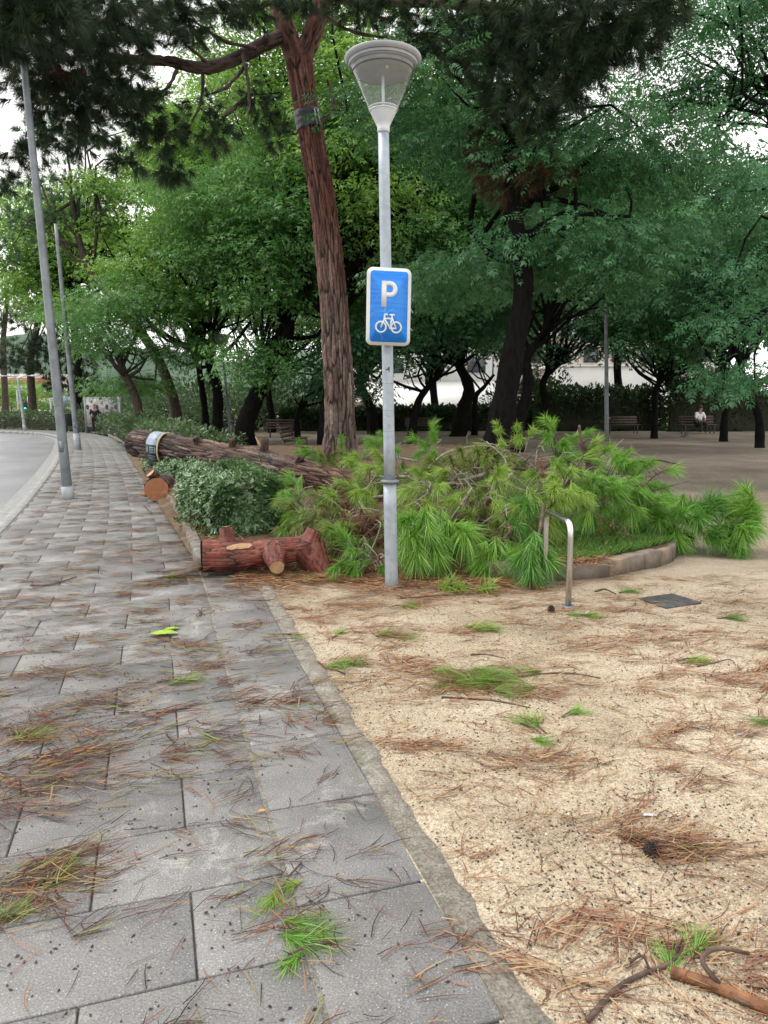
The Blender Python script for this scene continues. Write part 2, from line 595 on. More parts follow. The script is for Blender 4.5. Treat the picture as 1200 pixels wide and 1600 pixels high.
    MT['bark_red'] = bark('wet_red_bark', [(0.1, (0.045, 0.022, 0.020)), (0.5, (0.085, 0.040, 0.034)), (0.95, (0.17, 0.08, 0.062))],
                          [(0.1, (0.115, 0.026, 0.018)), (0.5, (0.215, 0.054, 0.036)), (0.97, (0.36, 0.14, 0.095))], (0.03, 0.014, 0.012), 0.55, 0.3)
    MT['wood_cut'] = None
    m, t, out = new_mat('sawn_wood')
    v = coords(t, 'Object')
    ln = t.nodes.new('ShaderNodeVectorMath')
    ln.operation = 'LENGTH'
    t.links.new(v, ln.inputs[0])
    wv = t.nodes.new('ShaderNodeMath')
    wv.operation = 'MULTIPLY_ADD'
    t.links.new(noise(t, v, 7, 4), wv.inputs[0])
    wv.inputs[1].default_value = 0.02
    t.links.new(ln.outputs['Value'], wv.inputs[2])
    sn = t.nodes.new('ShaderNodeMath')
    sn.operation = 'SINE'
    ml = t.nodes.new('ShaderNodeMath')
    ml.operation = 'MULTIPLY'
    ml.inputs[1].default_value = 430
    t.links.new(wv.outputs[0], ml.inputs[0])
    t.links.new(ml.outputs[0], sn.inputs[0])
    c = ramp(t, sn.outputs[0], [(0.0, (0.25, 0.10, 0.048)), (0.6, (0.37, 0.175, 0.085)), (1.0, (0.46, 0.25, 0.135))])
    c = mix(t, 0.6, c, ramp(t, noise(t, v, 12, 5), [(0.3, (0.7, 0.62, 0.55)), (0.7, (1.15, 1.1, 1.05))]), 'MULTIPLY')
    principled(t, out, c, 0.8, 0, 0.25, bump(t, noise(t, v, 90, 3), 0.4, 0.003))
    MT['wood_cut'] = m
    MT['wood_pale'] = simple('fresh_pale_wood', (0.42, 0.24, 0.12), (0.64, 0.43, 0.25), 16, 0.8, bmp=0.3)
    MT['bark_dark'] = simple('dark_bark', (0.006, 0.006, 0.006), (0.019, 0.017, 0.015), 7, 0.9, kind='World', stretch=(2, 2, 0.5), bmp=1.0, bdist=0.06, spec=0.08)
    MT['bark_brown'] = simple('brown_bark', (0.035, 0.026, 0.021), (0.095, 0.07, 0.055), 7, 0.9, kind='World', stretch=(2, 2, 0.5), bmp=0.9, bdist=0.03)
    MT['twig'] = simple('twig_bark', (0.065, 0.042, 0.032), (0.17, 0.115, 0.085), 16, 0.85, kind='World', bmp=0.5)
    MT['twig_grey'] = simple('grey_twig_bark', (0.15, 0.125, 0.105), (0.31, 0.27, 0.235), 18, 0.85, kind='World', bmp=0.5)
    MT['stick'] = simple('orange_stick_bark', (0.10, 0.042, 0.022), (0.34, 0.15, 0.07), 22, 0.8, kind='World', stretch=(1, 1, 1), bmp=0.8, bdist=0.006)
    # foliage
    MT['leafA'] = leaf_mat('feathery_leaf', (0.034, 0.120, 0.034), (0.092, 0.250, 0.070), (0.190, 0.390, 0.105), 0.45, 0.035)
    MT['leafB'] = leaf_mat('feathery_leaf_deep', (0.016, 0.078, 0.036), (0.044, 0.158, 0.066), (0.105, 0.270, 0.105), 0.40, 0.035)
    MT['leafC'] = leaf_mat('feathery_leaf_bright', (0.060, 0.180, 0.032), (0.160, 0.340, 0.060), (0.310, 0.500, 0.100), 0.5, 0.035)
    MT['leafD'] = leaf_mat('feathery_leaf_blue', (0.018, 0.095, 0.046), (0.054, 0.195, 0.086), (0.125, 0.325, 0.135), 0.40, 0.04)
    MT['shrub'] = leaf_mat('shrub_leaf', (0.04, 0.085, 0.04), (0.075, 0.135, 0.065), (0.12, 0.19, 0.095), 0.3, 0.04)
    MT['hedge'] = leaf_mat('pittosporum_leaf', (0.038, 0.105, 0.038), (0.085, 0.19, 0.065), (0.18, 0.30, 0.12), 0.28, 0.09, 2.0, 0.4)
    MT['hedgefar'] = leaf_mat('hedge_leaf', (0.028, 0.07, 0.026), (0.05, 0.11, 0.036), (0.085, 0.155, 0.05), 0.25, 0.07)
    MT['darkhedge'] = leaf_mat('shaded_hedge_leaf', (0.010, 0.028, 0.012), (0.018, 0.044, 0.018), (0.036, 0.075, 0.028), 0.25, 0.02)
    MT['core'] = simple('hedge_twigs', (0.018, 0.022, 0.012), (0.035, 0.038, 0.02), 10, 0.95, kind='World')
    MT['pineA'] = needle_mat('pine_needles', [(0, (0.022, 0.05, 0.026)), (0.6, (0.04, 0.082, 0.036)), (0.92, (0.075, 0.105, 0.04)), (1.0, (0.14, 0.10, 0.05))], 0.2, 0.03)
    MT['pineFar'] = needle_mat('light_pine_needles', [(0, (0.045, 0.10, 0.045)), (0.6, (0.075, 0.155, 0.062)), (1.0, (0.125, 0.21, 0.075))], 0.3, 0.05)
    MT['pineRust'] = needle_mat('rusty_pine_needles', [(0, (0.06, 0.05, 0.025)), (0.5, (0.12, 0.075, 0.045)), (1.0, (0.17, 0.09, 0.05))], 0.25, 0.02)
    MT['ndlG'] = needle_mat('fresh_green_needles', [(0, (0.065, 0.19, 0.025)), (0.35, (0.14, 0.33, 0.04)), (0.75, (0.24, 0.46, 0.06)), (1, (0.40, 0.58, 0.11))], 0.35, 0.05, 1.0)
    MT['ndlY'] = needle_mat('yellow_green_needles', [(0, (0.12, 0.24, 0.035)), (0.4, (0.25, 0.42, 0.06)), (0.8, (0.40, 0.56, 0.10)), (1, (0.54, 0.64, 0.18))], 0.35, 0.05, 1.0)
    MT['ndlD'] = needle_mat('deep_green_needles', [(0, (0.04, 0.14, 0.022)), (0.4, (0.09, 0.255, 0.035)), (0.8, (0.17, 0.38, 0.05)), (1, (0.28, 0.48, 0.08))], 0.35, 0.05, 1.0)
    MT['ndlM'] = needle_mat('mixed_needles', [(0, (0.13, 0.07, 0.035)), (0.28, (0.22, 0.13, 0.06)), (0.5, (0.17, 0.28, 0.05)), (0.8, (0.24, 0.42, 0.07)), (1, (0.40, 0.48, 0.12))], 0.3, 0.05, 1.0)
    MT['ndlB'] = needle_mat('dead_brown_needles', [(0, (0.09, 0.042, 0.026)), (0.5, (0.20, 0.095, 0.055)), (1, (0.34, 0.20, 0.11))], 0.15, 0.04)
    MT['litter'] = needle_mat('fallen_needles', [(0, (0.03, 0.02, 0.018)), (0.28, (0.075, 0.03, 0.022)), (0.55, (0.19, 0.06, 0.035)), (0.72, (0.32, 0.13, 0.06)), (0.86, (0.42, 0.30, 0.13)), (0.94, (0.24, 0.28, 0.07)), (1, (0.16, 0.29, 0.06))], 0.08, 0.03)
    MT['rust'] = needle_mat('rust_needles', [(0, (0.10, 0.05, 0.03)), (0.35, (0.27, 0.11, 0.06)), (0.7, (0.44, 0.23, 0.12)), (1, (0.52, 0.38, 0.2))], 0.08, 0.05)
    MT['speck'] = simple('dark_catkin', (0.018, 0.013, 0.011), (0.06, 0.035, 0.025), 30, 0.7, kind='World')
    MT['grit'] = needle_mat('sand_grit', [(0, (0.07, 0.06, 0.05)), (0.3, (0.26, 0.205, 0.14)), (0.7, (0.42, 0.355, 0.26)), (1, (0.54, 0.49, 0.40))], 0.0, 0.03)
    MT['grass'] = needle_mat('lawn_grass', [(0, (0.07, 0.18, 0.03)), (0.5, (0.13, 0.29, 0.05)), (0.85, (0.21, 0.38, 0.075)), (1, (0.42, 0.43, 0.18))], 0.35, 0.04)
    MT['cone'] = simple('pine_cone', (0.022, 0.017, 0.015), (0.065, 0.045, 0.034), 30, 0.7)
    # fabric, plastics, buildings
    MT['bandblack'] = simple('black_plastic_band', (0.008, 0.009, 0.011), (0.03, 0.034, 0.04), 12, 0.28, kind='World', stretch=(1, 1, 4), bmp=0.6, bdist=0.02)
    MT['buckle'] = simple('bare_metal_buckle', (0.42, 0.40, 0.38), (0.6, 0.57, 0.54), 10, 0.4, 0.5)
    MT['sleeveblue'] = simple('blue_grey_plastic', (0.24, 0.30, 0.37), (0.34, 0.41, 0.48), 8, 0.45, kind='World')
    MT['sleeveblack'] = simple('black_plastic', (0.010, 0.014, 0.02), (0.024, 0.03, 0.04), 8, 0.4, kind='World')
    MT['sleeveprint'] = simple('pale_print', (0.16, 0.24, 0.30), (0.28, 0.36, 0.42), 12, 0.5, kind='World')
    MT['sleeverim'] = simple('yellowed_foam', (0.42, 0.34, 0.16), (0.58, 0.50, 0.28), 12, 0.7, kind='World')
    MT['plaster'] = simple('pale_plaster', (0.66, 0.60, 0.55), (0.76, 0.70, 0.65), 0.6, 0.85, kind='World')
    MT['white'] = simple('white_render', (0.74, 0.74, 0.71), (0.82, 0.82, 0.80), 0.8, 0.7, kind='World')
    MT['window'] = simple('window_glass', (0.05, 0.06, 0.07), (0.10, 0.115, 0.125), 0.7, 0.12, kind='World')
    MT['brickred'] = simple('terracotta_band', (0.26, 0.105, 0.075), (0.36, 0.16, 0.115), 1.2, 0.85, kind='World')
    MT['benchwood'] = simple('bench_wood', (0.07, 0.045, 0.033), (0.14, 0.09, 0.065), 8, 0.7, kind='World')
    MT['skin'] = simple('skin', (0.33, 0.19, 0.13), (0.40, 0.24, 0.165), 10, 0.6)
    MT['shirt'] = simple('white_shirt', (0.62, 0.64, 0.66), (0.74, 0.75, 0.76), 10, 0.8)
    MT['cloth'] = simple('dark_cloth', (0.014, 0.015, 0.018), (0.035, 0.036, 0.042), 10, 0.85)
    MT['hair'] = simple('dark_hair', (0.015, 0.012, 0.010), (0.04, 0.032, 0.028), 20, 0.7)
    MT['greyhair'] = simple('grey_hair', (0.18, 0.17, 0.16), (0.3, 0.29, 0.28), 20, 0.7)
    MT['stonepanel'] = simple('grey_pebble_panel', (0.15, 0.145, 0.15), (0.34, 0.33, 0.33), 4, 0.85, kind='World', stretch=(1, 1, 2.4), bmp=0.6, bdist=0.03)
    MT['bin'] = simple('black_bin', (0.012, 0.013, 0.014), (0.03, 0.031, 0.033), 6, 0.5)
    MT['greenlight'] = new_mat('green_signal')[0]
    t = MT['greenlight'].node_tree
    e = N(t, 'ShaderNodeEmission', Strength=1.6)
    e.inputs['Color'].default_value = (0.05, 0.9, 0.5, 1)
    t.links.new(e.outputs[0], t.nodes[0].inputs['Surface'])
    MT['carwhite'] = simple('white_car_paint', (0.7, 0.7, 0.7), (0.76, 0.76, 0.76), 1, 0.25)
    MT['tyre'] = simple('tyre_rubber', (0.015, 0.015, 0.015), (0.03, 0.03, 0.03), 10, 0.8)
    MT['lampred'] = simple('red_lens', (0.35, 0.02, 0.02), (0.45, 0.04, 0.03), 5, 0.3)
    MT['paper'] = simple('white_paper', (0.66, 0.67, 0.68), (0.78, 0.78, 0.78), 20, 0.7)
    MT['leafgreen'] = simple('fresh_leaf', (0.22, 0.36, 0.03), (0.36, 0.5, 0.06), 30, 0.5)
    MT['leaforange'] = simple('orange_leaf', (0.5, 0.22, 0.06), (0.6, 0.3, 0.1), 30, 0.6)
    MT['stone'] = simple('grey_pebble', (0.16, 0.16, 0.165), (0.26, 0.26, 0.26), 20, 0.8)
    MT['hill'] = simple('wooded_hill', (0.05, 0.09, 0.06), (0.09, 0.135, 0.095), 0.02, 0.95, kind='World')
    MT['pigeon'] = simple('pigeon_plumage', (0.06, 0.065, 0.075), (0.15, 0.16, 0.18), 18, 0.7)


make_materials()
for _k, _f in (('kerb', 0.8), ('bedkerb', 0.8), ('bedkerb2', 0.8), ('mosskerb', 0.85), ('galvdark', 0.85), ('basepaint', 0.8), ('wood_pale', 0.8), ('twig', 0.85), ('stick', 0.8), ('bed', 0.8), ('plaster', 0.85), ('benchwood', 0.7),
               ('bark_dark', 0.8), ('ndlG', 1.0), ('ndlY', 0.92), ('ndlD', 1.0), ('ndlM', 0.95), ('ndlB', 0.8), ('litter', 0.8), ('rust', 0.8), ('grass', 0.85), ('pineA', 0.8), ('bark_pine', 0.8), ('bark_fallen', 0.85), ('bark_red', 0.85), ('darkhedge', 0.7), ('hedge', 0.85), ('cloth', 0.7), ('sleeveblue', 0.9)):
    for _n in MT[_k].node_tree.nodes:
        if _n.type == 'VALTORGB':
            for _e in _n.color_ramp.elements:
                if tuple(_e.color)[:3] not in ((1.0, 1.0, 1.0), (0.0, 0.0, 0.0)) and abs(_e.color[0] - _e.color[1]) + abs(_e.color[1] - _e.color[2]) > 1e-4:
                    _e.color = (_e.color[0] * _f, _e.color[1] * _f, _e.color[2] * _f, 1)

# ------------------------------------------------------------------ the setting
# guide line of the pavement: its main joint, which becomes the kerb of the planting bed further on
C_PTS = np.array([(0.60, -0.80), (0.27, 0.27), (-0.16, 1.67), (-1.12, 4.79), (-1.75, 6.85), (-3.3, 11.39), (-5.3, 16.8), (-7.41, 22.26), (-11.24, 31.76), (-15.2, 40.5), (-20.5, 48.5), (-28.5, 54.5), (-38, 58.5), (-50, 61)])
_cc = catmull(np.c_[C_PTS, np.zeros(len(C_PTS))], 900)[:, :2]
_cs = np.r_[0, np.cumsum(np.linalg.norm(np.diff(_cc, axis=0), axis=1))]
_ct = unit(np.gradient(_cc, axis=0))


def cm(s, t):
    """point at arc length s along the guide line, t metres to its left"""
    s = np.asarray(s, float)
    x, y = np.interp(s, _cs, _cc[:, 0]), np.interp(s, _cs, _cc[:, 1])
    tx, ty = np.interp(s, _cs, _ct[:, 0]), np.interp(s, _cs, _ct[:, 1])
    return np.stack([x - ty * t, y + tx * t], -1)


def cang(s):
    return math.atan2(np.interp(s, _cs, _ct[:, 1]), np.interp(s, _cs, _ct[:, 0]))


def s_of_y(y):
    return np.interp(y, _cc[:, 1], _cs)


def xc(y):
    return np.interp(y, _cc[:, 1], _cc[:, 0])


S_BED = float(s_of_y(6.80))
PAV_W = 2.13


def ribbon(name, mat, s0, s1, t0, t1, z, n=160, parent=None):
    s = np.linspace(s0, s1, n)
    a, b = cm(s, t0), cm(s, t1)
    V = np.vstack([np.c_[a, np.full(n, z)], np.c_[b, np.full(n, z)]])
    i = np.arange(n - 1)
    return Buf().add(V, np.stack([i, i + 1, n + i + 1, n + i], -1)).build(name, mat, parent)


def sandz(x, y):
    return 0.010 * wob(x, y, 1.3) + 0.006 * wob(x, y, 4.3, 2) + 0.0035 * wob(x, y, 11, 5)


def build_setting():
    # far terrain
    tag(Buf().add([[-1500, -300, -0.26], [1500, -300, -0.26], [1500, 2500, -0.26], [-1500, 2500, -0.26]], [[0, 1, 2, 3]]).build('ground', MT['terrain']), kind='structure')
    # sandy park ground, to the right of the pavement
    ys = np.r_[np.arange(-2, 1.2, 0.2), np.arange(1.2, 7.2, 0.045), np.arange(7.2, 14, 0.16), np.arange(14, 95, 1.2)]
    us = np.r_[np.linspace(0, 3.6, 90), np.linspace(3.75, 8, 24), np.linspace(9, 90, 34)]
    X = xc(ys)[:, None] + 0.42 / np.cos(math.radians(17)) + us[None, :]
    Y = np.repeat(ys[:, None], len(us), 1)
    Z = sandz(X, Y)
    n, k = X.shape
    i = np.arange(n - 1)[:, None] * k
    j = np.arange(k - 1)[None, :]
    Q = np.stack([i + j, i + j + 1, i + k + j + 1, i + k + j], -1).reshape(-1, 4)
    # tree shade painted into the sand by depth, plus dirt near the pile
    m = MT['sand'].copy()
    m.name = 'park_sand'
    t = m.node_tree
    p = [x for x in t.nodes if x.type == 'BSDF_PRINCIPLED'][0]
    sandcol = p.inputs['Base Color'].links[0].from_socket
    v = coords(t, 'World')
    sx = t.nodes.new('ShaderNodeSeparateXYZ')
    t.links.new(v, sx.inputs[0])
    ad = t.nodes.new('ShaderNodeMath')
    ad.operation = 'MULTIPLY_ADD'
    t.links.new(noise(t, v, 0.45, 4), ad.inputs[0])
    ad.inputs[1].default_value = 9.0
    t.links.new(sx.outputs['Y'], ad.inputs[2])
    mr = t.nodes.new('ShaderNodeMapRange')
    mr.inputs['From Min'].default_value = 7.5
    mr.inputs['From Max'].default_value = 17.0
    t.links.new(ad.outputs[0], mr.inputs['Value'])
    shade_dirt = ramp(t, noise(t, v, 0.5, 6, 0.65), [(0.3, (0.13, 0.103, 0.08)), (0.5, (0.195, 0.16, 0.127)), (0.7, (0.27, 0.23, 0.186))])
    shade_dirt = mix(t, 0.6, shade_dirt, ramp(t, noise(t, v, 12, 6, 0.7), [(0.35, (0.6, 0.56, 0.52)), (0.6, (1.1, 1.1, 1.1))]), 'MULTIPLY')
    t.links.new(mix(t, mr.outputs['Result'], sandcol, shade_dirt), p.inputs['Base Color'])
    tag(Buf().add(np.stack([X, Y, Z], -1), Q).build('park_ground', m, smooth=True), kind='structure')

    # pavement: dirt bed, then slabs one by one in running bond, a border course beside the sand
    pav = tag(ribbon('pavement', MT['joint'], 0, 86, -0.02, PAV_W, 0.0, 260), kind='structure')
    b1 = cm(np.linspace(0, S_BED + 0.05, 40), -0.44)
    b0 = cm(np.linspace(0, S_BED + 0.05, 40), -0.02)
    i = np.arange(39)
    Buf().add(np.vstack([np.c_[b0, np.zeros(40)], np.c_[b1, np.zeros(40)]]), np.stack([i, 40 + i, 40 + i + 1, i + 1], -1)).build('joint_bed', MT['joint'], pav)
    ribbon('mortar_joint', MT['strip'], 0.6, S_BED + 0.05, -0.014, 0.004, 0.0085, 40, pav)
    ROW, LEN, GAP, TH = 0.385, 0.60, 0.0065, 0.05

    def slab_mesh(lx, ly):
        V, Fq = bev_box((0, 0, -TH / 2), (lx - GAP, ly - GAP, TH), 0.004)
        return mesh_np('paving_slab', V, [Fq], [])
    me_full, me_half, me_edge = slab_mesh(ROW, LEN), slab_mesh(ROW, PAV_W - 3 * LEN), slab_mesh(ROW, PAV_W - 3 * LEN - 0.30)
    me_start = slab_mesh(ROW, 0.30)
    me_brd = slab_mesh(0.575, 0.425)
    for me in (me_full, me_half, me_edge, me_start, me_brd):
        me.materials.append(MT['slab'])
    r = random.Random(3)
    slabs = []
    row = 0
    s = 0.9
    far = Buf()
    while s < 84:
        courses = [(0, LEN, me_full), (LEN, LEN, me_full), (2 * LEN, LEN, me_full), (3 * LEN, PAV_W - 3 * LEN, me_half)] if row % 2 == 0 else \
                  [(0, 0.30, me_start), (0.30, LEN, me_full), (0.30 + LEN, LEN, me_full), (0.30 + 2 * LEN, PAV_W - 0.30 - 2 * LEN, None)]
        for (t0, wd, me) in courses:
            if me is None:
                slabs.append((s + ROW / 2, t0 + LEN / 2, me_full))
                slabs.append((s + ROW / 2, t0 + LEN + (wd - LEN) / 2, slab_cache(slab_mesh, ROW, wd - LEN)))
            else:
                slabs.append((s + ROW / 2, t0 + wd / 2, me))
        s += ROW
        row += 1
    s = 0.72
    brd = []
    while s + 0.575 < S_BED + 0.1:
        brd.append((s + 0.29, -0.012 - 0.42 / 2, me_brd))
        s += 0.578
    slabs = brd + slabs
    for k, (sm, tm, me) in enumerate(slabs):
        p = cm(sm, tm)
        z = 0.012 + r.uniform(-0.0016, 0.0016)
        a = cang(sm)
        if k < 285:
            o = bpy.data.objects.new('paving_slab', me)
            COL.objects.link(o)
            o.location = (p[0], p[1], z)
            o.rotation_euler = (r.uniform(-0.003, 0.003), r.uniform(-0.003, 0.003), a + r.uniform(-0.003, 0.003))
            o.parent = pav
        else:
            V = np.array([v.co for v in me.vertices])
            ca, sa = math.cos(a), math.sin(a)
            V = V @ np.array([[ca, sa, 0], [-sa, ca, 0], [0, 0, 1]]) + [p[0], p[1], z]
            far.add(V, np.array([list(q.vertices) for q in me.polygons]))
    tag(far.build('far_paving', MT['slab'], pav), kind='stuff')

    # rough concrete strip between border course and sand
    n = 240
    sv = np.linspace(0, S_BED - 0.1, n)
    prof = [(-0.434, -0.02), (-0.436, 0.012), (-0.49, 0.016), (-0.54, 0.012), (-0.57, -0.03)]
    V = []
    for q, (tt, zz) in enumerate(prof):
        jit = (0.022 * wob(sv * 3.0, sv, 1.7, 3) + 0.014 * wob(sv * 9, sv, 1.9, 5)) * (1.0 if q >= 3 else 0.0)
        P = cm(sv, tt) + np.stack([jit, jit * 0.3], -1)
        V.append(np.c_[P, zz + 0.004 * wob(sv * 8, q * 2.0, 1.4) * (0 < q < 4)])
    V = np.concatenate(V)
    Q = []
    for q in range(len(prof) - 1):
        i = np.arange(n - 1)
        Q.append(np.stack([q * n + i, (q + 1) * n + i, (q + 1) * n + i + 1, q * n + i + 1], -1))
    tag(Buf().add(V, *Q).build('concrete_strip', MT['strip'], smooth=True), kind='structure')

    # road, gutter and kerb stones
    tag(ribbon('road', MT['asphalt'], 0, 90, PAV_W + 0.45, PAV_W + 9.5, -0.115, 260), kind='structure')
    gut = tag(ribbon('gutter', MT['kerb'], 0, 90, PAV_W + 0.16, PAV_W + 0.47, -0.105, 260), kind='structure')
    kb = tag(ribbon('road_kerb', MT['joint'], 0, 90, PAV_W + 0.0, PAV_W + 0.15, -0.02, 260), kind='structure')
    Vk, Fk = bev_box((0, 0, -0.06), (0.985, 0.148, 0.16), 0.012)
    mk = mesh_np('kerb_stone', Vk, [Fk], [])
    mk.materials.append(MT['kerb'])
    for q in range(4, 60):
        sm = q * 0.995
        p = cm(sm, PAV_W + 0.08)
        o = bpy.data.objects.new('kerb_stone', mk)
        COL.objects.link(o)
        o.location = (p[0], p[1], 0.0 + r.uniform(-0.003, 0.003))
        o.rotation_euler = (0, 0, cang(sm))
        o.parent = kb
    # opposite pavement of the bend
    tag(ribbon('far_pavement', MT['kerb'], 0, 90, PAV_W + 9.5, PAV_W + 13, 0.0, 200), kind='structure')


_sc = {}


def slab_cache(f, a, b):
    key = (round(a, 3), round(b, 3))
    if key not in _sc:
        _sc[key] = f(a, b)
        _sc[key].materials.append(MT['slab'])
    return _sc[key]


# planting bed: bilinear patch between the stone edging in front and the lawn behind
BED_F = catmull(np.array([(-1.76, 6.88, 0), (-0.4, 6.72, 0), (0.8, 6.56, 0), (1.62, 6.40, 0), (2.15, 6.68, 0), (2.80, 7.20, 0), (3.02, 7.75, 0)]), 60)[:, :2]
BED_B = np.stack([np.linspace(-8.35, 2.2, 60), np.full(60, 24.2)], -1)


def bed_xy(u, v):
    u = np.asarray(u, float)
    v = np.asarray(v, float)
    f = np.stack([np.interp(u, np.linspace(0, 1, 60), BED_F[:, k]) for k in (0, 1)], -1)
    b = np.stack([np.interp(u, np.linspace(0, 1, 60), BED_B[:, k]) for k in (0, 1)], -1)
    vv = v[..., None]
    bow = np.sin(np.pi * np.clip(v, 0, 1)) * np.clip(u, 0, 1) ** 3 * 1.2
    p = f * (1 - vv) + b * vv
    p[..., 0] += bow
    return p


def bed_h(x, y):
    k = np.clip((np.asarray(y, float) - 6.8) / 9.0, 0, 1)
    f = np.clip((np.asarray(x, float) - 0.55) / 0.8, 0, 1)
    g = np.clip((np.asarray(y, float) - 6.6) / 1.6, 0, 1)
    return 0.135 * np.maximum(f * f * (3 - 2 * f), 0.22 + 0.78 * g) + 0.18 * k * k * (3 - 2 * k) + 0.018 * wob(x, y, 1.6) * np.maximum(f, 0.3 + 0.7 * g)


def build_bed():
    nu, nv = 60, 90
    U, Vv = np.meshgrid(np.linspace(0, 1, nu), np.linspace(0, 1, nv) ** 1.6)
    P = bed_xy(U, Vv)
    Z = bed_h(P[..., 0], P[..., 1])
    Z[-4:, :] = np.linspace(Z[-4].mean(), -0.05, 4)[:, None]
    Z[:, -1] = -0.02
    Z[:, 0] = 0.05
    Z[:, 1] = np.minimum(Z[:, 1], 0.11)
    Z[0, :] = -0.02
    V = np.concatenate([P, Z[..., None]], -1).reshape(-1, 3)
    i = np.arange(nv - 1)[:, None] * nu
    j = np.arange(nu - 1)[None, :]
    Q = np.stack([i + j, i + j + 1, i + nu + j + 1, i + nu + j], -1).reshape(-1, 4)
    bed = tag(Buf().add(V, Q).build('planting_bed', MT['bed'], smooth=True), kind='structure')
    r = random.Random(11)
    # front edging stones, each its own piece
    L = np.r_[0, np.cumsum(np.linalg.norm(np.diff(BED_F, axis=0), axis=1))]
    a = 0.0
    k = 0
    while a < L[-1] - 0.1:
        curved = a > 3.35
        ln = r.uniform(0.22, 0.30) if curved else r.uniform(0.50, 0.62)
        b = min(a + ln, L[-1])
        pa = np.array([np.interp(a, L, BED_F[:, q]) for q in (0, 1)])
        pb = np.array([np.interp(b, L, BED_F[:, q]) for q in (0, 1)])
        d = pb - pa
        ang = math.atan2(d[1], d[0])
        c = (pa + pb) / 2
        h = 0.185 + r.uniform(-0.012, 0.012)
        V, Fq = bev_box((0, 0, h / 2 - 0.03), (np.linalg.norm(d) - 0.010, 0.12, h), 0.014)
        V = V + np.array([[r.uniform(-0.006, 0.006) for _ in range(3)] for _ in range(len(V))])
        if c[0] < 0.95:
            a = b
            k += 1
            continue
        o = Buf().add(V, Fq).build('edging_stone', MT['bedkerb2'] if (curved and k % 3 == 1) else MT['bedkerb'], bed, local=True)
        o.location = (c[0], c[1], 0)
        o.rotation_euler = (r.uniform(-0.03, 0.03), 0, ang + r.uniform(-0.03, 0.03))
        a = b
        k += 1
    # kerb beside the pavement
    s = S_BED + 0.05
    while s < S_BED + 34:
        ln = 0.8
        p = cm(s + ln / 2, -0.045)
        V, Fq = bev_box((0, 0, 0.055), (ln - 0.012, 0.12, 0.20), 0.02)
        V = V + np.array([[r.uniform(-0.006, 0.006) for _ in range(3)] for _ in range(len(V))])
        o = Buf().add(V, Fq).build('edging_stone', MT['mosskerb'], bed, local=True)
        o.location = (p[0], p[1], 0)
        o.rotation_euler = (r.uniform(-0.02, 0.02), r.uniform(-0.02, 0.02), cang(s + ln / 2) + r.uniform(-0.02, 0.02))
        s += ln
    return bed


build_setting()
build_bed()


# ------------------------------------------------------------------ vegetation builders
def spray_template(pairs=3, wid=0.30):
    """a feathery compound leaf, 1 long, along +X"""
    V, Q = [], []

    def leaflet(x, y0, dx, dy, w):
        a = np.array([x, y0, 0.0])
        d = np.array([dx, dy, 0.0])
        p = unit(np.array([-dy, dx, 0.0])) * w
        k = len(V)
        V.extend([a, a + d * 0.5 + p + [0, 0, 0.02], a + d + [0, 0, -0.05], a + d * 0.5 - p + [0, 0, 0.02]])
        Q.append([k, k + 1, k + 2, k + 3])
    for q in range(pairs):
        x = 0.15 + 0.68 * q / max(pairs - 1, 1)
        for sg in (-1, 1):
            leaflet(x, 0, 0.14, sg * wid * (1.0 - 0.35 * abs(q / max(pairs - 1, 1) - 0.45)), 0.30 / pairs * 0.62)
    leaflet(0.80, 0, 0.28, 0, 0.08)
    V = np.array(V)
    V[:, 2] -= 0.22 * V[:, 0] ** 2
    return V, np.array(Q)


def blade_template():
    """an oval leaf folded along the middle"""
    V = np.array([[0, 0, 0], [0.35, 0.20, 0.05], [0.75, 0.17, 0.03], [1, 0, -0.05], [0.75, -0.17, 0.03], [0.35, -0.20, 0.05], [0.5, 0, -0.02]])
    Q = np.array([[0, 6, 2, 1], [6, 3, 2, 2], [0, 5, 4, 6], [6, 4, 3, 3]])
    T = np.array([[0, 6, 1], [6, 2, 1], [6, 3, 2], [0, 5, 6], [5, 4, 6], [4, 3, 6]])
    return V, T


SPRAY = spray_template(3)
SPRAY5 = spray_template(5, 0.24)
BLADE = blade_template()
SLIM = (BLADE[0] * [1, 0.78, 1], BLADE[1])


def scatter(tmpl, P, A, Nn, S):
    """copies of a template at P, long axis A, normal Nn, size S"""
    V0, F0 = tmpl
    A = unit(A)
    B = unit(np.cross(Nn, A))
    Nn = np.cross(A, B)
    V = P[:, None, :] + S[:, None, None] * (V0[None, :, 0, None] * A[:, None, :] + V0[None, :, 1, None] * B[:, None, :] + V0[None, :, 2, None] * Nn[:, None, :])
    F = F0[None] + (np.arange(len(P)) * len(V0))[:, None, None]
    return V.reshape(-1, 3), F.reshape(-1, F0.shape[1])


def rand_dir(n, rg):
    return unit(rg.normal(size=(n, 3)))


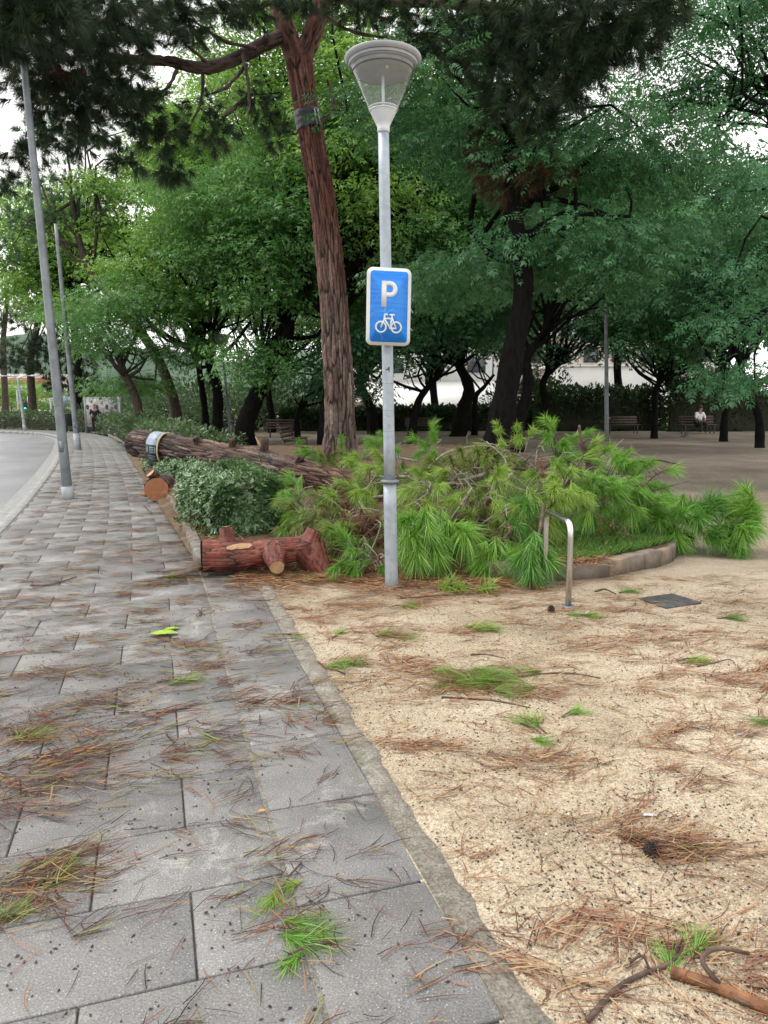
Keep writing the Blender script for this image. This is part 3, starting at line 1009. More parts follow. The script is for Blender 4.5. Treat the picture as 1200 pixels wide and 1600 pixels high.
def needle_tufts(C, A, L, n, wd, rg, spread=1.25, droop=0.25, stem=0.10, fine=False):
    """n needles in each tuft at C along the shoot axis A"""
    C, A = np.asarray(C, float), unit(A)
    T = len(C)
    L = np.broadcast_to(np.asarray(L, float), (T,)) * (rg.uniform(0.62, 1.28, T) if fine else 1.0)
    a = np.repeat(A, n, 0)
    Ln = np.repeat(L, n) * rg.uniform(0.7, 1.1, T * n)
    p = unit(np.cross(a, rg.normal(size=(T * n, 3))))
    ph = spread * np.sqrt(rg.uniform(0.02, 1, T * n))
    d = unit(a * np.cos(ph)[:, None] + p * np.sin(ph)[:, None])
    base = np.repeat(C, n, 0) - a * (rg.uniform(0, 1, T * n) * stem)[:, None]
    g = np.zeros((T * n, 3))
    g[:, 2] = -droop * Ln * rg.uniform(0.4, 1.3, T * n)
    wv = unit(np.cross(d, rg.normal(size=(T * n, 3)))) * (wd / 2)
    tip = base + d * Ln[:, None] + g
    m = np.arange(T * n)
    if fine:
        mid = base + d * (Ln * 0.5)[:, None] + g * 0.25
        V = np.stack([base - wv, base + wv, mid + wv, mid - wv, tip], 1).reshape(-1, 3)
        k = m[:, None] * 5
        return V, k + np.array([[0, 1, 2, 3]]), k + np.array([[3, 2, 4]])
    V = np.stack([base - wv, base + wv, tip], 1).reshape(-1, 3)
    return V, np.zeros((0, 4), int), m[:, None] * 3 + np.array([[0, 1, 2]])


def limb_path(a, b, rg, sag=0.1, n=7):
    a, b = np.asarray(a, float), np.asarray(b, float)
    L = np.linalg.norm(b - a)
    m1 = a * 0.66 + b * 0.34 + rg.normal(size=3) * L * sag
    m2 = a * 0.33 + b * 0.67 + rg.normal(size=3) * L * sag + [0, 0, L * 0.08]
    return catmull([a, m1, m2, b], n)


def broad_tree(label, Y, base_px, path, crowns, leaf='leafA', bark='bark_dark', seed=1, dens=1.0, size=0.40, group=None, tmpl=None, cat='tree', name='broadleaf_tree', zb=0.0, clump=(0.8, 1.35)):
    """path: (px, py, radius m[, dY]) up the trunk; crowns: (px, py, dY, rx, ry, rz) ellipsoids the foliage fills"""
    rg = np.random.default_rng(seed)
    base = at(base_px, 632 + (CAM_H - zb) * FPX / Y, Y)
    base[2] = zb
    root = thing(name, label, cat, base, group)
    pts = [base + [0, 0, -0.15]] + [at(q[0], q[1], Y + (q[3] if len(q) > 3 else 0)) for q in path]
    r0 = path[0][2] * 1.35
    rad = np.r_[r0, [q[2] for q in path]]
    n = 5 * len(pts)
    P = catmull(pts, n)
    R = np.interp(np.linspace(0, 1, n), np.linspace(0, 1, len(rad)), rad)
    R = R * (1 + 0.06 * np.sin(np.arange(n) * 1.7 + seed))
    R[0] *= 1.25
    wood = Buf()
    wood.add(*tube(P, R, 10))
    leafP, leafC = [], []
    for (cx, cy, dY, rx, ry, rz) in crowns:
        c = at(cx, cy, Y + dY)
        vol = rx * ry * rz
        nc = max(4, int(2.3 * vol ** 0.78 * dens))
        for _ in range(nc):
            d = rand_dir(1, rg)[0]
            rr = rg.uniform(0.25, 1.0) ** 0.5
            cc = c + d * rr * np.array([rx, ry, rz])
            k = int(n * rg.uniform(0.62, 0.99))
            if rg.uniform() < 0.62:
                b = cc + [0, 0, -0.1]
                a = P[min(k, n - 1)]
                ll = np.linalg.norm(b - a)
                lp = limb_path(a, b, rg, 0.12)
                wood.add(*tube(lp, np.linspace(min(0.11, R[min(k, n - 1)] * 0.5, 0.022 * ll + 0.012), 0.012, len(lp)), 5))
            cr_ = rg.uniform(*clump)
            m = int(82 * cr_ ** 2 * dens * (0.40 / size) ** 1.5)
            d = rand_dir(m, rg)
            off = d * (rg.uniform(0, 1, m) ** 0.45)[:, None] * np.array([cr_ * 1.25, cr_ * 1.25, cr_ * 0.45])
            leafP.append(cc + off)
            ax = off * [1, 1, 0.25] + rg.normal(size=(m, 3)) * 0.35
            ax[:, 2] -= 0.12
            leafC.append(ax)
    LP, LA = np.concatenate(leafP), np.concatenate(leafC)
    nn = rg.normal(size=LP.shape) * 0.5 + [0, -0.15, 1]
    V, Q = scatter(tmpl or SPRAY, LP, LA, nn, rg.uniform(0.7, 1.35, len(LP)) * size * 1.22)
    wood.build('trunk', MT[bark], root, smooth=True)
    tag(Buf().add(V, Q).build('crown', MT[leaf], root), kind='stuff')
    return root


def pine_tree(label, Y, base_px, path, clumps, bark='bark_brown', mat='pineFar', seed=1, group=None, L=0.22, n=34, wd=0.02, cat='pine tree', spread=1.3, bump_r=1.0, zb=0.0):
    """clumps: (px, py, dY, r_x, r_z, tufts)"""
    rg = np.random.default_rng(seed)
    base = at(base_px, 632 + (CAM_H - zb) * FPX / Y, Y)
    base[2] = zb
    root = thing('pine_tree', label, cat, base, group)
    pts = [base + [0, 0, -0.15]] + [at(q[0], q[1], Y + (q[3] if len(q) > 3 else 0)) for q in path]
    rad = np.r_[path[0][2] * 1.3, [q[2] for q in path]]
    k = 6 * len(pts)
    P = catmull(pts, k)
    R = np.interp(np.linspace(0, 1, k), np.linspace(0, 1, len(rad)), rad)
    wood = Buf()
    wood.add(*tube(P, R, 10))
    Cs, As = [], []
    for (cx, cy, dY, rx, rz, nt_) in clumps:
        c = at(cx, cy, Y + dY)
        i = min(k - 1, int(k * rg.uniform(0.6, 0.98)))
        lp = limb_path(P[i], c, rg, 0.1)
        wood.add(*tube(lp, np.linspace(min(0.10, R[i] * 0.7), 0.02, len(lp)), 5))
        d = rand_dir(nt_, rg)
        off = d * (rg.uniform(0, 1, nt_) ** 0.4)[:, None] * np.array([rx, rx, rz])
        Cs.append(c + off)
        ax = d + [0, 0, 0.5]
        As.append(ax)
    V, Q, T = needle_tufts(np.concatenate(Cs), np.concatenate(As), L, n, wd, rg, spread, 0.15, L * 0.6)
    wood.build('trunk', MT[bark], root, smooth=True)
    tag(Buf().add(V, Q, T).build('crown', MT[mat], root), kind='stuff')
    return root


def bark_tube(P, R, sides, cw, cl, depth, rg, red=None):
    """tube with raised bark plates; returns V, Q and per-vertex plate, fissure and red values"""
    n = len(P)
    T, Nn, B = frames(P)
    s = np.r_[0, np.cumsum(np.linalg.norm(np.diff(P, axis=0), axis=1))]
    a = np.arange(sides) * 2 * math.pi / sides
    nu = max(5, int(round(2 * math.pi * R.mean() / cw)))
    ns = int(s[-1] / cl) + 3
    warp = 0.35 * wob(a[None, :] * 3, s[:, None] / cl, 1.0, 1) + 0.22 * wob(a[None, :] * 11, s[:, None] / cl * 2.3, 1.0, 6)

    def plates(nu, ns, cl):
        jx, jy, cid = rg.uniform(0, 1, (ns, nu)), rg.uniform(0, 1, (ns, nu)), rg.uniform(0, 1, (ns, nu))
        U = (a / (2 * math.pi) * nu)[None, :] + warp * 0.8
        W = (s / cl)[:, None] + 1 + warp * 0.5 + 0 * U
        f1, f2, idv = np.full(U.shape, 9.0), np.full(U.shape, 9.0), np.zeros(U.shape)
        iu, iw = np.floor(U).astype(int), np.floor(W).astype(int)
        for du in (-1, 0, 1):
            for dw in (-1, 0, 1):
                cu, cw_ = iu + du, np.clip(iw + dw, 0, ns - 1)
                m_ = cu % nu
                d = np.sqrt((U - (cu + jx[cw_, m_])) ** 2 + (W - (iw + dw + jy[cw_, m_])) ** 2)
                near = d < f1
                f2 = np.where(near, f1, np.minimum(f2, d))
                idv = np.where(near, cid[cw_, m_], idv)
                f1 = np.where(near, d, f1)
        e = np.clip((f2 - f1) / 0.30, 0, 1)
        return e * e * (3 - 2 * e), idv
    h, idv = plates(nu, ns, cl)
    h2, id2 = plates(int(nu * 1.5), int(s[-1] / (cl * 0.33)) + 3, cl * 0.33)
    h = h * (0.62 + 0.38 * h2)
    idv = 0.6 * idv + 0.4 * id2
    disp = depth * (h - 0.6) + depth * 0.5 * (idv - 0.5) * h
    disp += R[:, None] * 0.05 * wob(a[None, :] * 2, s[:, None] * 1.5, 1.0, 4)
    rr = R[:, None] + disp
    V = P[:, None, :] + rr[..., None] * (np.cos(a)[None, :, None] * Nn[:, None, :] + np.sin(a)[None, :, None] * B[:, None, :])
    i = np.arange(n - 1)[:, None] * sides
    j = np.arange(sides)[None, :]
    j2 = (j + 1) % sides
    Q = np.stack([i + j, i + j2, i + sides + j2, i + sides + j], -1).reshape(-1, 4)
    rd = np.zeros(n) if red is None else red
    rdv = np.clip(rd[:, None] + 0.25 * wob(a[None, :] * 2, s[:, None] * 2, 1.0, 8) * (rd[:, None] > 0.02), 0, 1)
    return V.reshape(-1, 3), Q, idv.ravel(), h.ravel(), rdv.ravel()


def set_attr(o, **kw):
    for k, v in kw.items():
        at_ = o.data.attributes.new(k, 'FLOAT', 'POINT')
        full = np.zeros(len(o.data.vertices), dtype=np.float32)
        full[:len(v)] = v
        at_.data.foreach_set('value', full)


def bark_object(name, P, R, sides, cw, cl, depth, rg, mat, parent, red=None, extra=None, stub_red=0.3):
    V, Q, pl, fi, rd = bark_tube(P, R, sides, cw, cl, depth, rg, red)
    b = Buf().add(V, Q)
    if extra:
        for e in extra:
            PP, RR, sd, rv = e
            V2, Q2, p2, f2, r2 = bark_tube(PP, RR, sd, cw * 0.8, cl * 0.8, depth * 0.7, rg, np.full(len(PP), rv))
            c2 = len(V2)
            V2 = np.vstack([V2, PP[-1]])
            k2 = np.arange(sd)
            T2 = np.stack([np.full(sd, c2), (len(PP) - 1) * sd + k2, (len(PP) - 1) * sd + (k2 + 1) % sd], -1)
            b.add(V2, Q2, T2)
            dk = 0.0 if rv > 0.3 else 0.35
            pl, fi, rd = np.r_[pl, p2 * (1 - dk), 0.3], np.r_[fi, f2, 1.0], np.r_[rd, r2, rv]
    o = b.build(name, mat, parent, smooth=True)
    set_attr(o, plate=pl, fissure=fi, red=rd)
    return o


def hedge(label, outline, height, leaf, n, size, seed, group=None, name='hedge', core=True, rosette=True, cat='hedge', z0=0.1, tilt=0.0):
    """outline: centre line points (x, y) with half width w; leaves over a rounded box with an uneven surface"""
    rg = np.random.default_rng(seed)
    O = np.asarray(outline, float)
    base = np.array([O[:, 0].mean(), O[:, 1].mean(), z0])
    root = thing(name, label, cat, base, group)
    Pc = catmull(np.c_[O[:, :2], np.zeros(len(O))], 40)
    Wd = np.interp(np.linspace(0, 1, 40), np.linspace(0, 1, len(O)), O[:, 2])
    T = unit(np.gradient(Pc, axis=0))
    Ln = np.r_[0, np.cumsum(np.linalg.norm(np.diff(Pc, axis=0), axis=1))]
    if core:
        ang = np.linspace(-0.2, math.pi + 0.2, 12)
        V = []
        for q in range(40):
            nn = np.array([-T[q][1], T[q][0], 0])
            e = 0.85 if 2 < q < 37 else (0.6 if q in (1, 2, 37, 38) else 0.2)
            ww, hh = Wd[q] * e * 0.84, height * (0.82 + 0.06 * math.sin(q)) * (1 if 2 < q < 37 else 0.7)
            for a in ang:
                ca, sa = math.cos(a), math.sin(a)
                V.append(Pc[q] + nn * ww * np.sign(ca) * abs(ca) ** 0.5 + [0, 0, z0 - 0.03 + hh * max(0, sa) ** 0.45])
        i = np.arange(39)[:, None] * 12
        j = np.arange(11)[None, :]
        Q = np.stack([i + j, i + j + 1, i + 12 + j + 1, i + 12 + j], -1).reshape(-1, 4)
        Buf().add(np.array(V), Q).build('stems', MT['core'], root)
    capm = rg.uniform(size=n) < min(0.3, 1.6 * Wd.mean() / Ln[-1])
    cend = rg.uniform(size=n) < 0.6
    u = np.where(capm, np.where(cend, 0.0, 1.0), rg.uniform(0, 1, n))
    C = np.stack([np.interp(u * Ln[-1], Ln, Pc[:, k]) for k in range(3)], -1)
    Tt = np.stack([np.interp(u * Ln[-1], Ln, T[:, k]) for k in range(3)], -1)
    ww = np.interp(u, np.linspace(0, 1, 40), Wd)
    rad = np.where(capm, np.sqrt(rg.uniform(0, 1, n)), 1.0)
    a = rg.uniform(-0.15, math.pi + 0.15, n)
    ca, sa = np.cos(a), np.sin(a)
    px = np.sign(ca) * np.abs(ca) ** 0.5 * rad
    pz = np.maximum(0, sa) ** 0.45 * rad
    bulge = np.where(capm, np.sqrt(np.maximum(0, 1 - rad ** 2)) * 0.22 * ww * np.where(cend, -1, 1), 0)
    sw = 1 + 0.10 * wob(C[:, 0] + px, C[:, 1] + pz * 2, 2.6, seed) + rg.normal(size=n) * 0.045
    dep = rg.uniform(0.86, 1.0, n)
    nn = np.stack([-Tt[:, 1], Tt[:, 0], np.zeros(n)], -1)
    P = C + nn * (ww * px * sw * dep)[:, None] + Tt * bulge[:, None] + rg.normal(size=(n, 3)) * 0.02
    P[:, 2] = z0 + height * pz * sw * dep + rg.uniform(0, 0.06, n)
    out = nn * px[:, None] + np.array([0, 0, 1]) * (pz * 0.9)[:, None] + Tt * np.where(capm, np.where(cend, -1.2, 1.2) * (1.1 - rad), 0)[:, None]
    if rosette:
        k = 7
        P = np.repeat(P, k, 0)
        o2 = unit(np.repeat(out, k, 0) + rg.normal(size=(n * k, 3)) * 0.15)
        side = unit(np.cross(o2, rg.normal(size=(n * k, 3))))
        ax = o2 * rg.uniform(0.15, 0.9, n * k)[:, None] + side
        nr = o2 - side * 0.35
        V, F = scatter(SLIM, P, ax, nr, rg.uniform(0.7, 1.2, n * k) * size)
    else:
        ax = out + rg.normal(size=(n, 3)) * 0.8
        V, F = scatter(BLADE, P, ax, out + rg.normal(size=(n, 3)) * 0.6, rg.uniform(0.6, 1.3, n) * size)
    tag(Buf().add(V, F).build('foliage', MT[leaf], root), kind='stuff')
    return root


def shrub(label, px, Y, rx, rz, leaf, n, size, seed, group=None, zc=None, cat='shrub', name='shrub'):
    """loose rounded shrub standing on the ground"""
    rg = np.random.default_rng(seed)
    base = at(px, 632 + CAM_H * FPX / Y, Y)
    base[2] = 0
    root = thing(name, label, cat, base, group)
    wood = Buf()
    lp, la = [], []
    nc = 9
    for k in range(nc):
        d = rand_dir(1, rg)[0]
        d[2] = abs(d[2])
        cc = base + d * np.array([rx, rx * 0.7, rz * 0.8]) * rg.uniform(0.3, 0.85) + [0, 0, rz * 0.25]
        p = limb_path(base, cc, rg, 0.1, 5)
        wood.add(*tube(p, np.linspace(0.035, 0.008, 5), 5))
        m = n // nc
        d = rand_dir(m, rg)
        off = d * (rg.uniform(0, 1, m) ** 0.4)[:, None] * np.array([rx * 0.52, rx * 0.45, rz * 0.42])
        lp.append(cc + off)
        la.append(off + rg.normal(size=(m, 3)) * 0.3 + [0, 0, 0.15])
    LP = np.concatenate(lp)
    LP[:, 2] = np.maximum(LP[:, 2], 0.04)
    V, F = scatter(BLADE, LP, np.concatenate(la), rg.normal(size=LP.shape) * 0.5 + [0, 0, 1], rg.uniform(0.6, 1.3, len(LP)) * size)
    wood.build('stem', MT['bark_brown'], root)
    tag(Buf().add(V, F).build('foliage', MT[leaf], root), kind='stuff')
    return root


# ------------------------------------------------------------------ the standing pine behind the lamp
PINE_Y = 17.2


def build_main_pine():
    rg = np.random.default_rng(21)
    b = at(531, 718, PINE_Y)
    z0 = float(bed_h(b[0], b[1]))
    b[2] = z0
    root = thing('pine_tree', 'tall pine with a thick red-brown forked trunk wrapped by a black band', 'pine tree', b)
    pts = [b + [0, 0, -0.25], b + [0, 0, 0.15]] + [at(x, y, PINE_Y) for x, y in ((531, 655), (527, 560), (519, 450), (508, 340), (490, 235), (478, 170), (470, 118), (467, 95))]
    P = catmull(pts, 420)
    z = P[:, 2]
    R = np.interp(z, [0.2, 0.5, 1.2, 3.2, 5.5, 8.0, 9.2, 9.6], [0.46, 0.40, 0.335, 0.305, 0.28, 0.255, 0.275, 0.31])
    red = np.clip((z - 3.4) / 2.6, 0, 1) * 0.95
    red = np.clip(red + 0.12 * (z > 1.6), 0, 1)
    top = P[-1]
    extra = []
    limbs = []

    def limb(ptsY, rad, n=26, sides=12, red_=0.1):
        Q = catmull(ptsY, n)
        Q = catmull(Q, n * 3)
        extra.append((Q, np.interp(np.linspace(0, 1, n * 3), np.linspace(0, 1, len(rad)), rad), sides * 2, red_))
        limbs.append(Q)
        return Q
    fork = at(468, 110, PINE_Y)
    A = limb([fork, at(446, 45, PINE_Y), at(427, -15, PINE_Y), at(400, -120, PINE_Y - 0.6), at(380, -230, PINE_Y - 1)], [0.21, 0.205, 0.17, 0.13, 0.08], 40, 20, 0.8)
    B = limb([fork, at(490, 45, PINE_Y), at(512, -15, PINE_Y), at(560, -90, PINE_Y - 0.4), at(640, -190, PINE_Y - 1)], [0.21, 0.20, 0.18, 0.14, 0.08], 40, 20, 0.8)
    Lm = limb([at(446, 55, PINE_Y), at(418, 66, PINE_Y - 0.2), at(375, 88, PINE_Y - 0.5), at(320, 106, PINE_Y - 1), at(255, 95, PINE_Y - 1.6), at(170, 90, PINE_Y - 2.4), at(80, 60, PINE_Y - 3)], [0.13, 0.14, 0.135, 0.12, 0.09, 0.07, 0.04])
    Rm = limb([at(512, -10, PINE_Y), at(600, -1, PINE_Y - 0.6), at(700, 3, PINE_Y - 1.8), at(800, 20, PINE_Y - 3), at(900, 45, PINE_Y - 4)], [0.15, 0.13, 0.11, 0.09, 0.05])
    Rd = limb([at(690, 2, PINE_Y - 1.7), at(720, 90, PINE_Y - 2.0), at(760, 170, PINE_Y - 2.2), at(825, 235, PINE_Y - 2.4), at(848, 262, PINE_Y - 2.4)], [0.06, 0.055, 0.05, 0.03, 0.015])
    limb([at(484, 200, PINE_Y), at(520, 175, PINE_Y), at(518, 145, PINE_Y), at(511, 125, PINE_Y)], [0.05, 0.05, 0.045, 0.03], 12, 8)
    for (x0, y0, x1, y1) in ((380, 85, 386, 190), (386, 100, 320, 150), (318, 106, 300, 190), (386, 150, 340, 190), (280, 100, 240, 150), (330, 104, 280, 60), (400, 76, 300, 30), (700, 4, 760, 90), (740, 130, 850, 110), (780, 15, 840, 120), (500, 20, 620, 60), (430, 0, 330, 20), (430, -20, 250, -10)):
        limb([at(x0, y0, PINE_Y - 0.8), at((x0 + x1) / 2 + rg.uniform(-12, 12), (y0 + y1) / 2 + 10, PINE_Y - 1.1), at(x1, y1, PINE_Y - 1.4)], [0.035, 0.028, 0.012], 9, 6)
    bark_object('trunk', P, R, 150, 0.078, 0.80, 0.044, rg, MT['bark_pine'], root, red, extra)
    # hanging foliage: (px, py, depth, rx m, rz m, tufts)
    dark = [(40, 40, 13.5, 1.0, 0.7, 90), (120, 20, 14, 1.1, 0.6, 90), (60, 130, 13.8, 0.9, 0.55, 70), (150, 110, 14.4, 1.0, 0.7, 110), (210, 60, 15, 1.0, 0.6, 80),
            (120, 200, 14, 0.9, 0.6, 70), (40, 230, 13.6, 0.55, 0.4, 30), (215, 170, 14.8, 0.8, 0.55, 60), (255, 215, 15, 0.6, 0.45, 34), (250, 20, 15, 0.9, 0.5, 60),
            (330, 10, 15.6, 0.9, 0.45, 45), (405, 160, 16.2, 0.5, 0.5, 18), (420, 200, 16.4, 0.5, 0.45, 20), (330, 215, 15.4, 0.7, 0.3, 30), (275, 275, 15.3, 0.55, 0.25, 26), (320, 170, 15.6, 0.5, 0.3, 14),
            (200, 255, 14.4, 0.45, 0.25, 14), (10, 290, 13.6, 0.4, 0.35, 14),
            (640, 20, 15.6, 0.8, 0.4, 40), (720, 40, 15, 0.9, 0.55, 70), (800, 40, 14, 0.95, 0.7, 100), (870, 70, 13.4, 0.95, 0.75, 110), (940, 60, 13, 0.8, 0.6, 80), (1000, 30, 13, 0.7, 0.5, 50),
            (800, 110, 13.8, 0.8, 0.6, 80), (880, 130, 13.2, 0.7, 0.5, 70), (760, 95, 14.4, 0.7, 0.5, 50), (905, 95, 13, 0.5, 0.4, 36), (850, 190, 13.6, 0.45, 0.3, 30), (790, 160, 14, 0.5, 0.35, 30),
            # out of the frame above: the rest of the umbrella crown
            (300, -160, 17, 3.2, 1.2, 200), (480, -230, 17, 3.2, 1.2, 200), (650, -150, 15.5, 3.0, 1.2, 180), (860, -90, 14, 2.2, 1.0, 150), (120, -100, 14.5, 2.2, 1.0, 150), (480, -320, 18.5, 3.5, 1.2, 150), (1010, -60, 13, 1.2, 0.8, 60)]
    dark += [(35, 25, 11.7, 0.5, 0.4, 60), (85, 15, 11.8, 0.5, 0.4, 50), (5, 60, 11.9, 0.4, 0.4, 40), (30, -20, 11.6, 0.7, 0.4, 60), (180, 10, 13, 0.9, 0.5, 70), (70, 80, 13.2, 0.9, 0.5, 70), (180, 140, 14, 0.8, 0.5, 70), (100, 160, 13.8, 0.8, 0.45, 60), (290, 40, 15, 0.7, 0.4, 50), (560, 10, 15.8, 0.8, 0.35, 50), (480, 5, 16.4, 0.7, 0.3, 30), (390, 10, 16, 0.8, 0.35, 50), (660, 60, 15.2, 0.6, 0.4, 40), (840, 20, 13.4, 0.9, 0.6, 90), (920, 20, 12.8, 0.8, 0.5, 80), (980, 70, 12.8, 0.6, 0.4, 50), (1040, 20, 12.6, 0.5, 0.35, 40), (830, 150, 13.4, 0.7, 0.45, 60), (760, 60, 14.2, 0.8, 0.5, 60)]
    Cs, As = [], []
    for (cx, cy, Y, rx, rz, nt_) in dark:
        c = at(cx, cy, Y)
        d = rand_dir(nt_, rg)
        off = d * (rg.uniform(0, 1, nt_) ** 0.5)[:, None] * np.array([rx, rx, rz])
        Cs.append(c + off)
        ax = d * [1, 1, 0.5] + [0, 0, -0.1] + rg.normal(size=(nt_, 3)) * 0.3
        As.append(ax)
    V, Q, T = needle_tufts(np.concatenate(Cs), np.concatenate(As), 0.24, 95, 0.0085, rg, 1.0, 0.3, 0.16)
    tag(Buf().add(V, Q, T).build('crown', MT['pineA'], root), kind='stuff')
    Cs, As = [], []
    for (cx, cy, Y, rx, rz, nt_) in ((800, 285, 14.6, 0.75, 0.42, 60), (850, 275, 14.6, 0.6, 0.3, 40), (760, 240, 14.8, 0.5, 0.4, 32), (755, 200, 14.9, 0.4, 0.3, 20), (235, 150, 15, 0.16, 0.12, 14), (100, 120, 13.6, 0.5, 0.2, 20)):
        c = at(cx, cy, Y)
        d = rand_dir(nt_, rg)
        Cs.append(c + d * (rg.uniform(0, 1, nt_) ** 0.5)[:, None] * np.array([rx, rx, rz]))
        As.append(d * [1, 1, 0.3] + [0, 0, -0.3])
    V, Q, T = needle_tufts(np.concatenate(Cs), np.concatenate(As), 0.22, 80, 0.0085, rg, 1.0, 0.3, 0.14)
    o = tag(Buf().add(V, Q, T).build('rusty_foliage', MT['pineRust'], root), kind='stuff')
    # black band round the trunk
    zb = at(482, 188, PINE_Y)[2]
    i = int(np.argmin(np.abs(P[:, 2] - zb)))
    c = P[i]
    ax = unit(P[i + 6] - P[i - 6])
    band = thing('trunk_band', 'black plastic band strapped round the upper red pine trunk', 'band', c - ax * 0.2)
    prof = np.linspace(-0.19, 0.19, 9)
    PP = c + ax * prof[:, None]
    Vb, Qb, Tb = tube(PP, R[i] + 0.03 + 0.008 * np.sin(np.arange(9) * 2.2), 40, cap=False)
    Vi, Qi, _ = tube(PP, R[i] + 0.012, 40, cap=False)
    bb = Buf().add(Vb, Qb)
    bb.build('strap', MT['bandblack'], band, smooth=True)
    side = unit(np.array([0.72, -0.69, 0]))
    nn = np.cross(ax, side)
    for k in (-1, 1):
        cc = c + side * (R[i] + 0.045) + nn * 0.05 * k
        bq = np.array([[-0.014, -0.17], [0.014, -0.17], [0.014, 0.17], [-0.014, 0.17]])
        Vq = np.array([cc + nn * x + ax * y + side * h for h in (0, 0.015) for x, y in bq])
        Buf().add(Vq, _BOXF).build('buckle', MT['buckle'], band)


build_main_pine()


# ------------------------------------------------------------------ trees of the park and the street
def build_trees():
    G1 = 'leafy trees of the park'
    # the big dark tree behind the pile
    broad_tree('big dark trunk leaning right behind the fallen branches, right of the lamp post', 14.5, 766,
               [(770, 720, 0.27), (782, 660, 0.255), (800, 560, 0.22), (818, 450, 0.185), (806, 350, 0.15), (797, 250, 0.12), (800, 160, 0.09)],
               [(800, 170, 1.5, 2.6, 2.2, 1.6), (900, 260, 1.0, 2.0, 2.0, 1.2), (745, 230, 5.5, 1.7, 1.4, 1.3), (860, 395, 0.8, 1.3, 1.2, 0.7), (700, 420, 4.0, 1.2, 1.0, 0.7), (930, 400, 1.0, 1.4, 1.2, 0.8)], 'leafB', seed=31, group=G1, size=0.30, tmpl=SPRAY5, dens=1.25)
    broad_tree('slim dark trunk bending just right of the big leaning trunk', 24, 808,
               [(812, 660, 0.19), (826, 600, 0.17), (822, 560, 0.16), (850, 520, 0.12), (860, 470, 0.10)],
               [(870, 430, 0, 3.0, 2.6, 1.5), (930, 350, 1, 2.6, 2.4, 1.6), (800, 420, 1, 2, 2, 1.2)], 'leafB', seed=32, group=G1)
    broad_tree('small V-forked black tree directly right of the lamp post foot', 28.5, 642,
               [(646, 660, 0.16), (655, 625, 0.14), (672, 600, 0.12), (690, 570, 0.09)],
               [(650, 500, 0, 2.6, 2.6, 1.5), (730, 470, 0, 2.6, 2.4, 1.5), (600, 540, 0, 1.4, 1.4, 0.8)], 'leafB', seed=33, group=G1)
    broad_tree('thick black trunk curving left in front of the white awning', 36, 716,
               [(724, 640, 0.33), (733, 610, 0.29), (722, 580, 0.22), (704, 550, 0.16), (700, 520, 0.12)],
               [(700, 430, 0, 4.0, 3.0, 2.6), (760, 330, 1, 4.0, 3.0, 3.0), (640, 330, 1, 3.5, 3, 2.5)], 'leafA', seed=34, group=G1, size=0.46)
    broad_tree('thin black stem with side arms in front of the white awning', 37, 741,
               [(742, 640, 0.14), (744, 618, 0.13), (756, 605, 0.10), (772, 585, 0.07)],
               [(770, 520, 0, 2.6, 2.4, 1.2)], 'leafB', seed=35, group=G1)
    broad_tree('dark tree with two arms spreading behind the slim bent trunk', 34, 852,
               [(852, 630, 0.17), (848, 600, 0.15), (862, 575, 0.12), (885, 555, 0.08)],
               [(860, 510, 0, 3.0, 2.4, 1.5), (850, 300, 2, 3.6, 3.0, 2.6), (960, 480, 0, 2.6, 2.4, 1.4)], 'leafB', seed=36, group=G1)
    broad_tree('candelabra-shaped dark tree on the open ground right of the grey park lamp', 32, 1022,
               [(1023, 650, 0.12), (1024, 612, 0.115), (1030, 600, 0.10), (1048, 580, 0.07)],
               [(1020, 500, 0, 3.0, 2.8, 1.6), (1000, 400, 1, 3.2, 2.8, 1.8), (1080, 540, 0, 1.6, 1.4, 0.7)], 'leafD', seed=37, group=G1)
    broad_tree('stout dark trunk behind the candelabra tree, left of the seated person', 41, 1058,
               [(1060, 645, 0.30), (1060, 615, 0.28), (1045, 590, 0.22), (1035, 560, 0.17)],
               [(1050, 470, 0, 4.0, 3.0, 2.6), (1010, 330, 1, 3.6, 3.0, 2.6), (1150, 440, 1, 4, 3, 2.2)], 'leafA', seed=38, group=G1, size=0.46)
    broad_tree('dark trunk standing just right of the seated person', 29, 1130,
               [(1133, 650, 0.13), (1139, 615, 0.12), (1135, 585, 0.11), (1120, 550, 0.08)],
               [(1120, 500, 0, 2.4, 2.2, 1.4), (1170, 420, 0, 2.8, 2.4, 1.8), (1060, 400, 0, 2.4, 2.2, 1.4)], 'leafD', seed=39, group=G1)
    broad_tree('rightmost dark trunk leaning left at the edge of the open ground', 25, 1187,
               [(1186, 655, 0.13), (1172, 610, 0.125), (1158, 580, 0.115), (1150, 530, 0.09)],
               [(1190, 450, 0, 2.4, 2.2, 1.6), (1120, 380, 0, 1.8, 2.2, 1.4), (1230, 330, 1, 2.0, 2.2, 1.5)], 'leafD', seed=40, group=G1)
    # near tree whose trunk is outside the frame on the right
    broad_tree('nearest leafy branches reaching in from the right edge', 13.5, 1420,
               [(1420, 640, 0.24), (1400, 500, 0.22), (1370, 380, 0.18), (1330, 300, 0.14)],
               [(1230, 410, 0, 0.9, 1.0, 0.8), (1170, 500, 0.3, 0.75, 0.8, 0.35), (1200, 300, 0.4, 0.7, 0.8, 0.5), (1380, 280, 0.5, 2, 2, 1.5), (1150, 590, 0.5, 0.5, 0.6, 0.2)], 'leafD', seed=41, size=0.27, tmpl=SPRAY5, dens=1.1, clump=(0.5, 0.8))
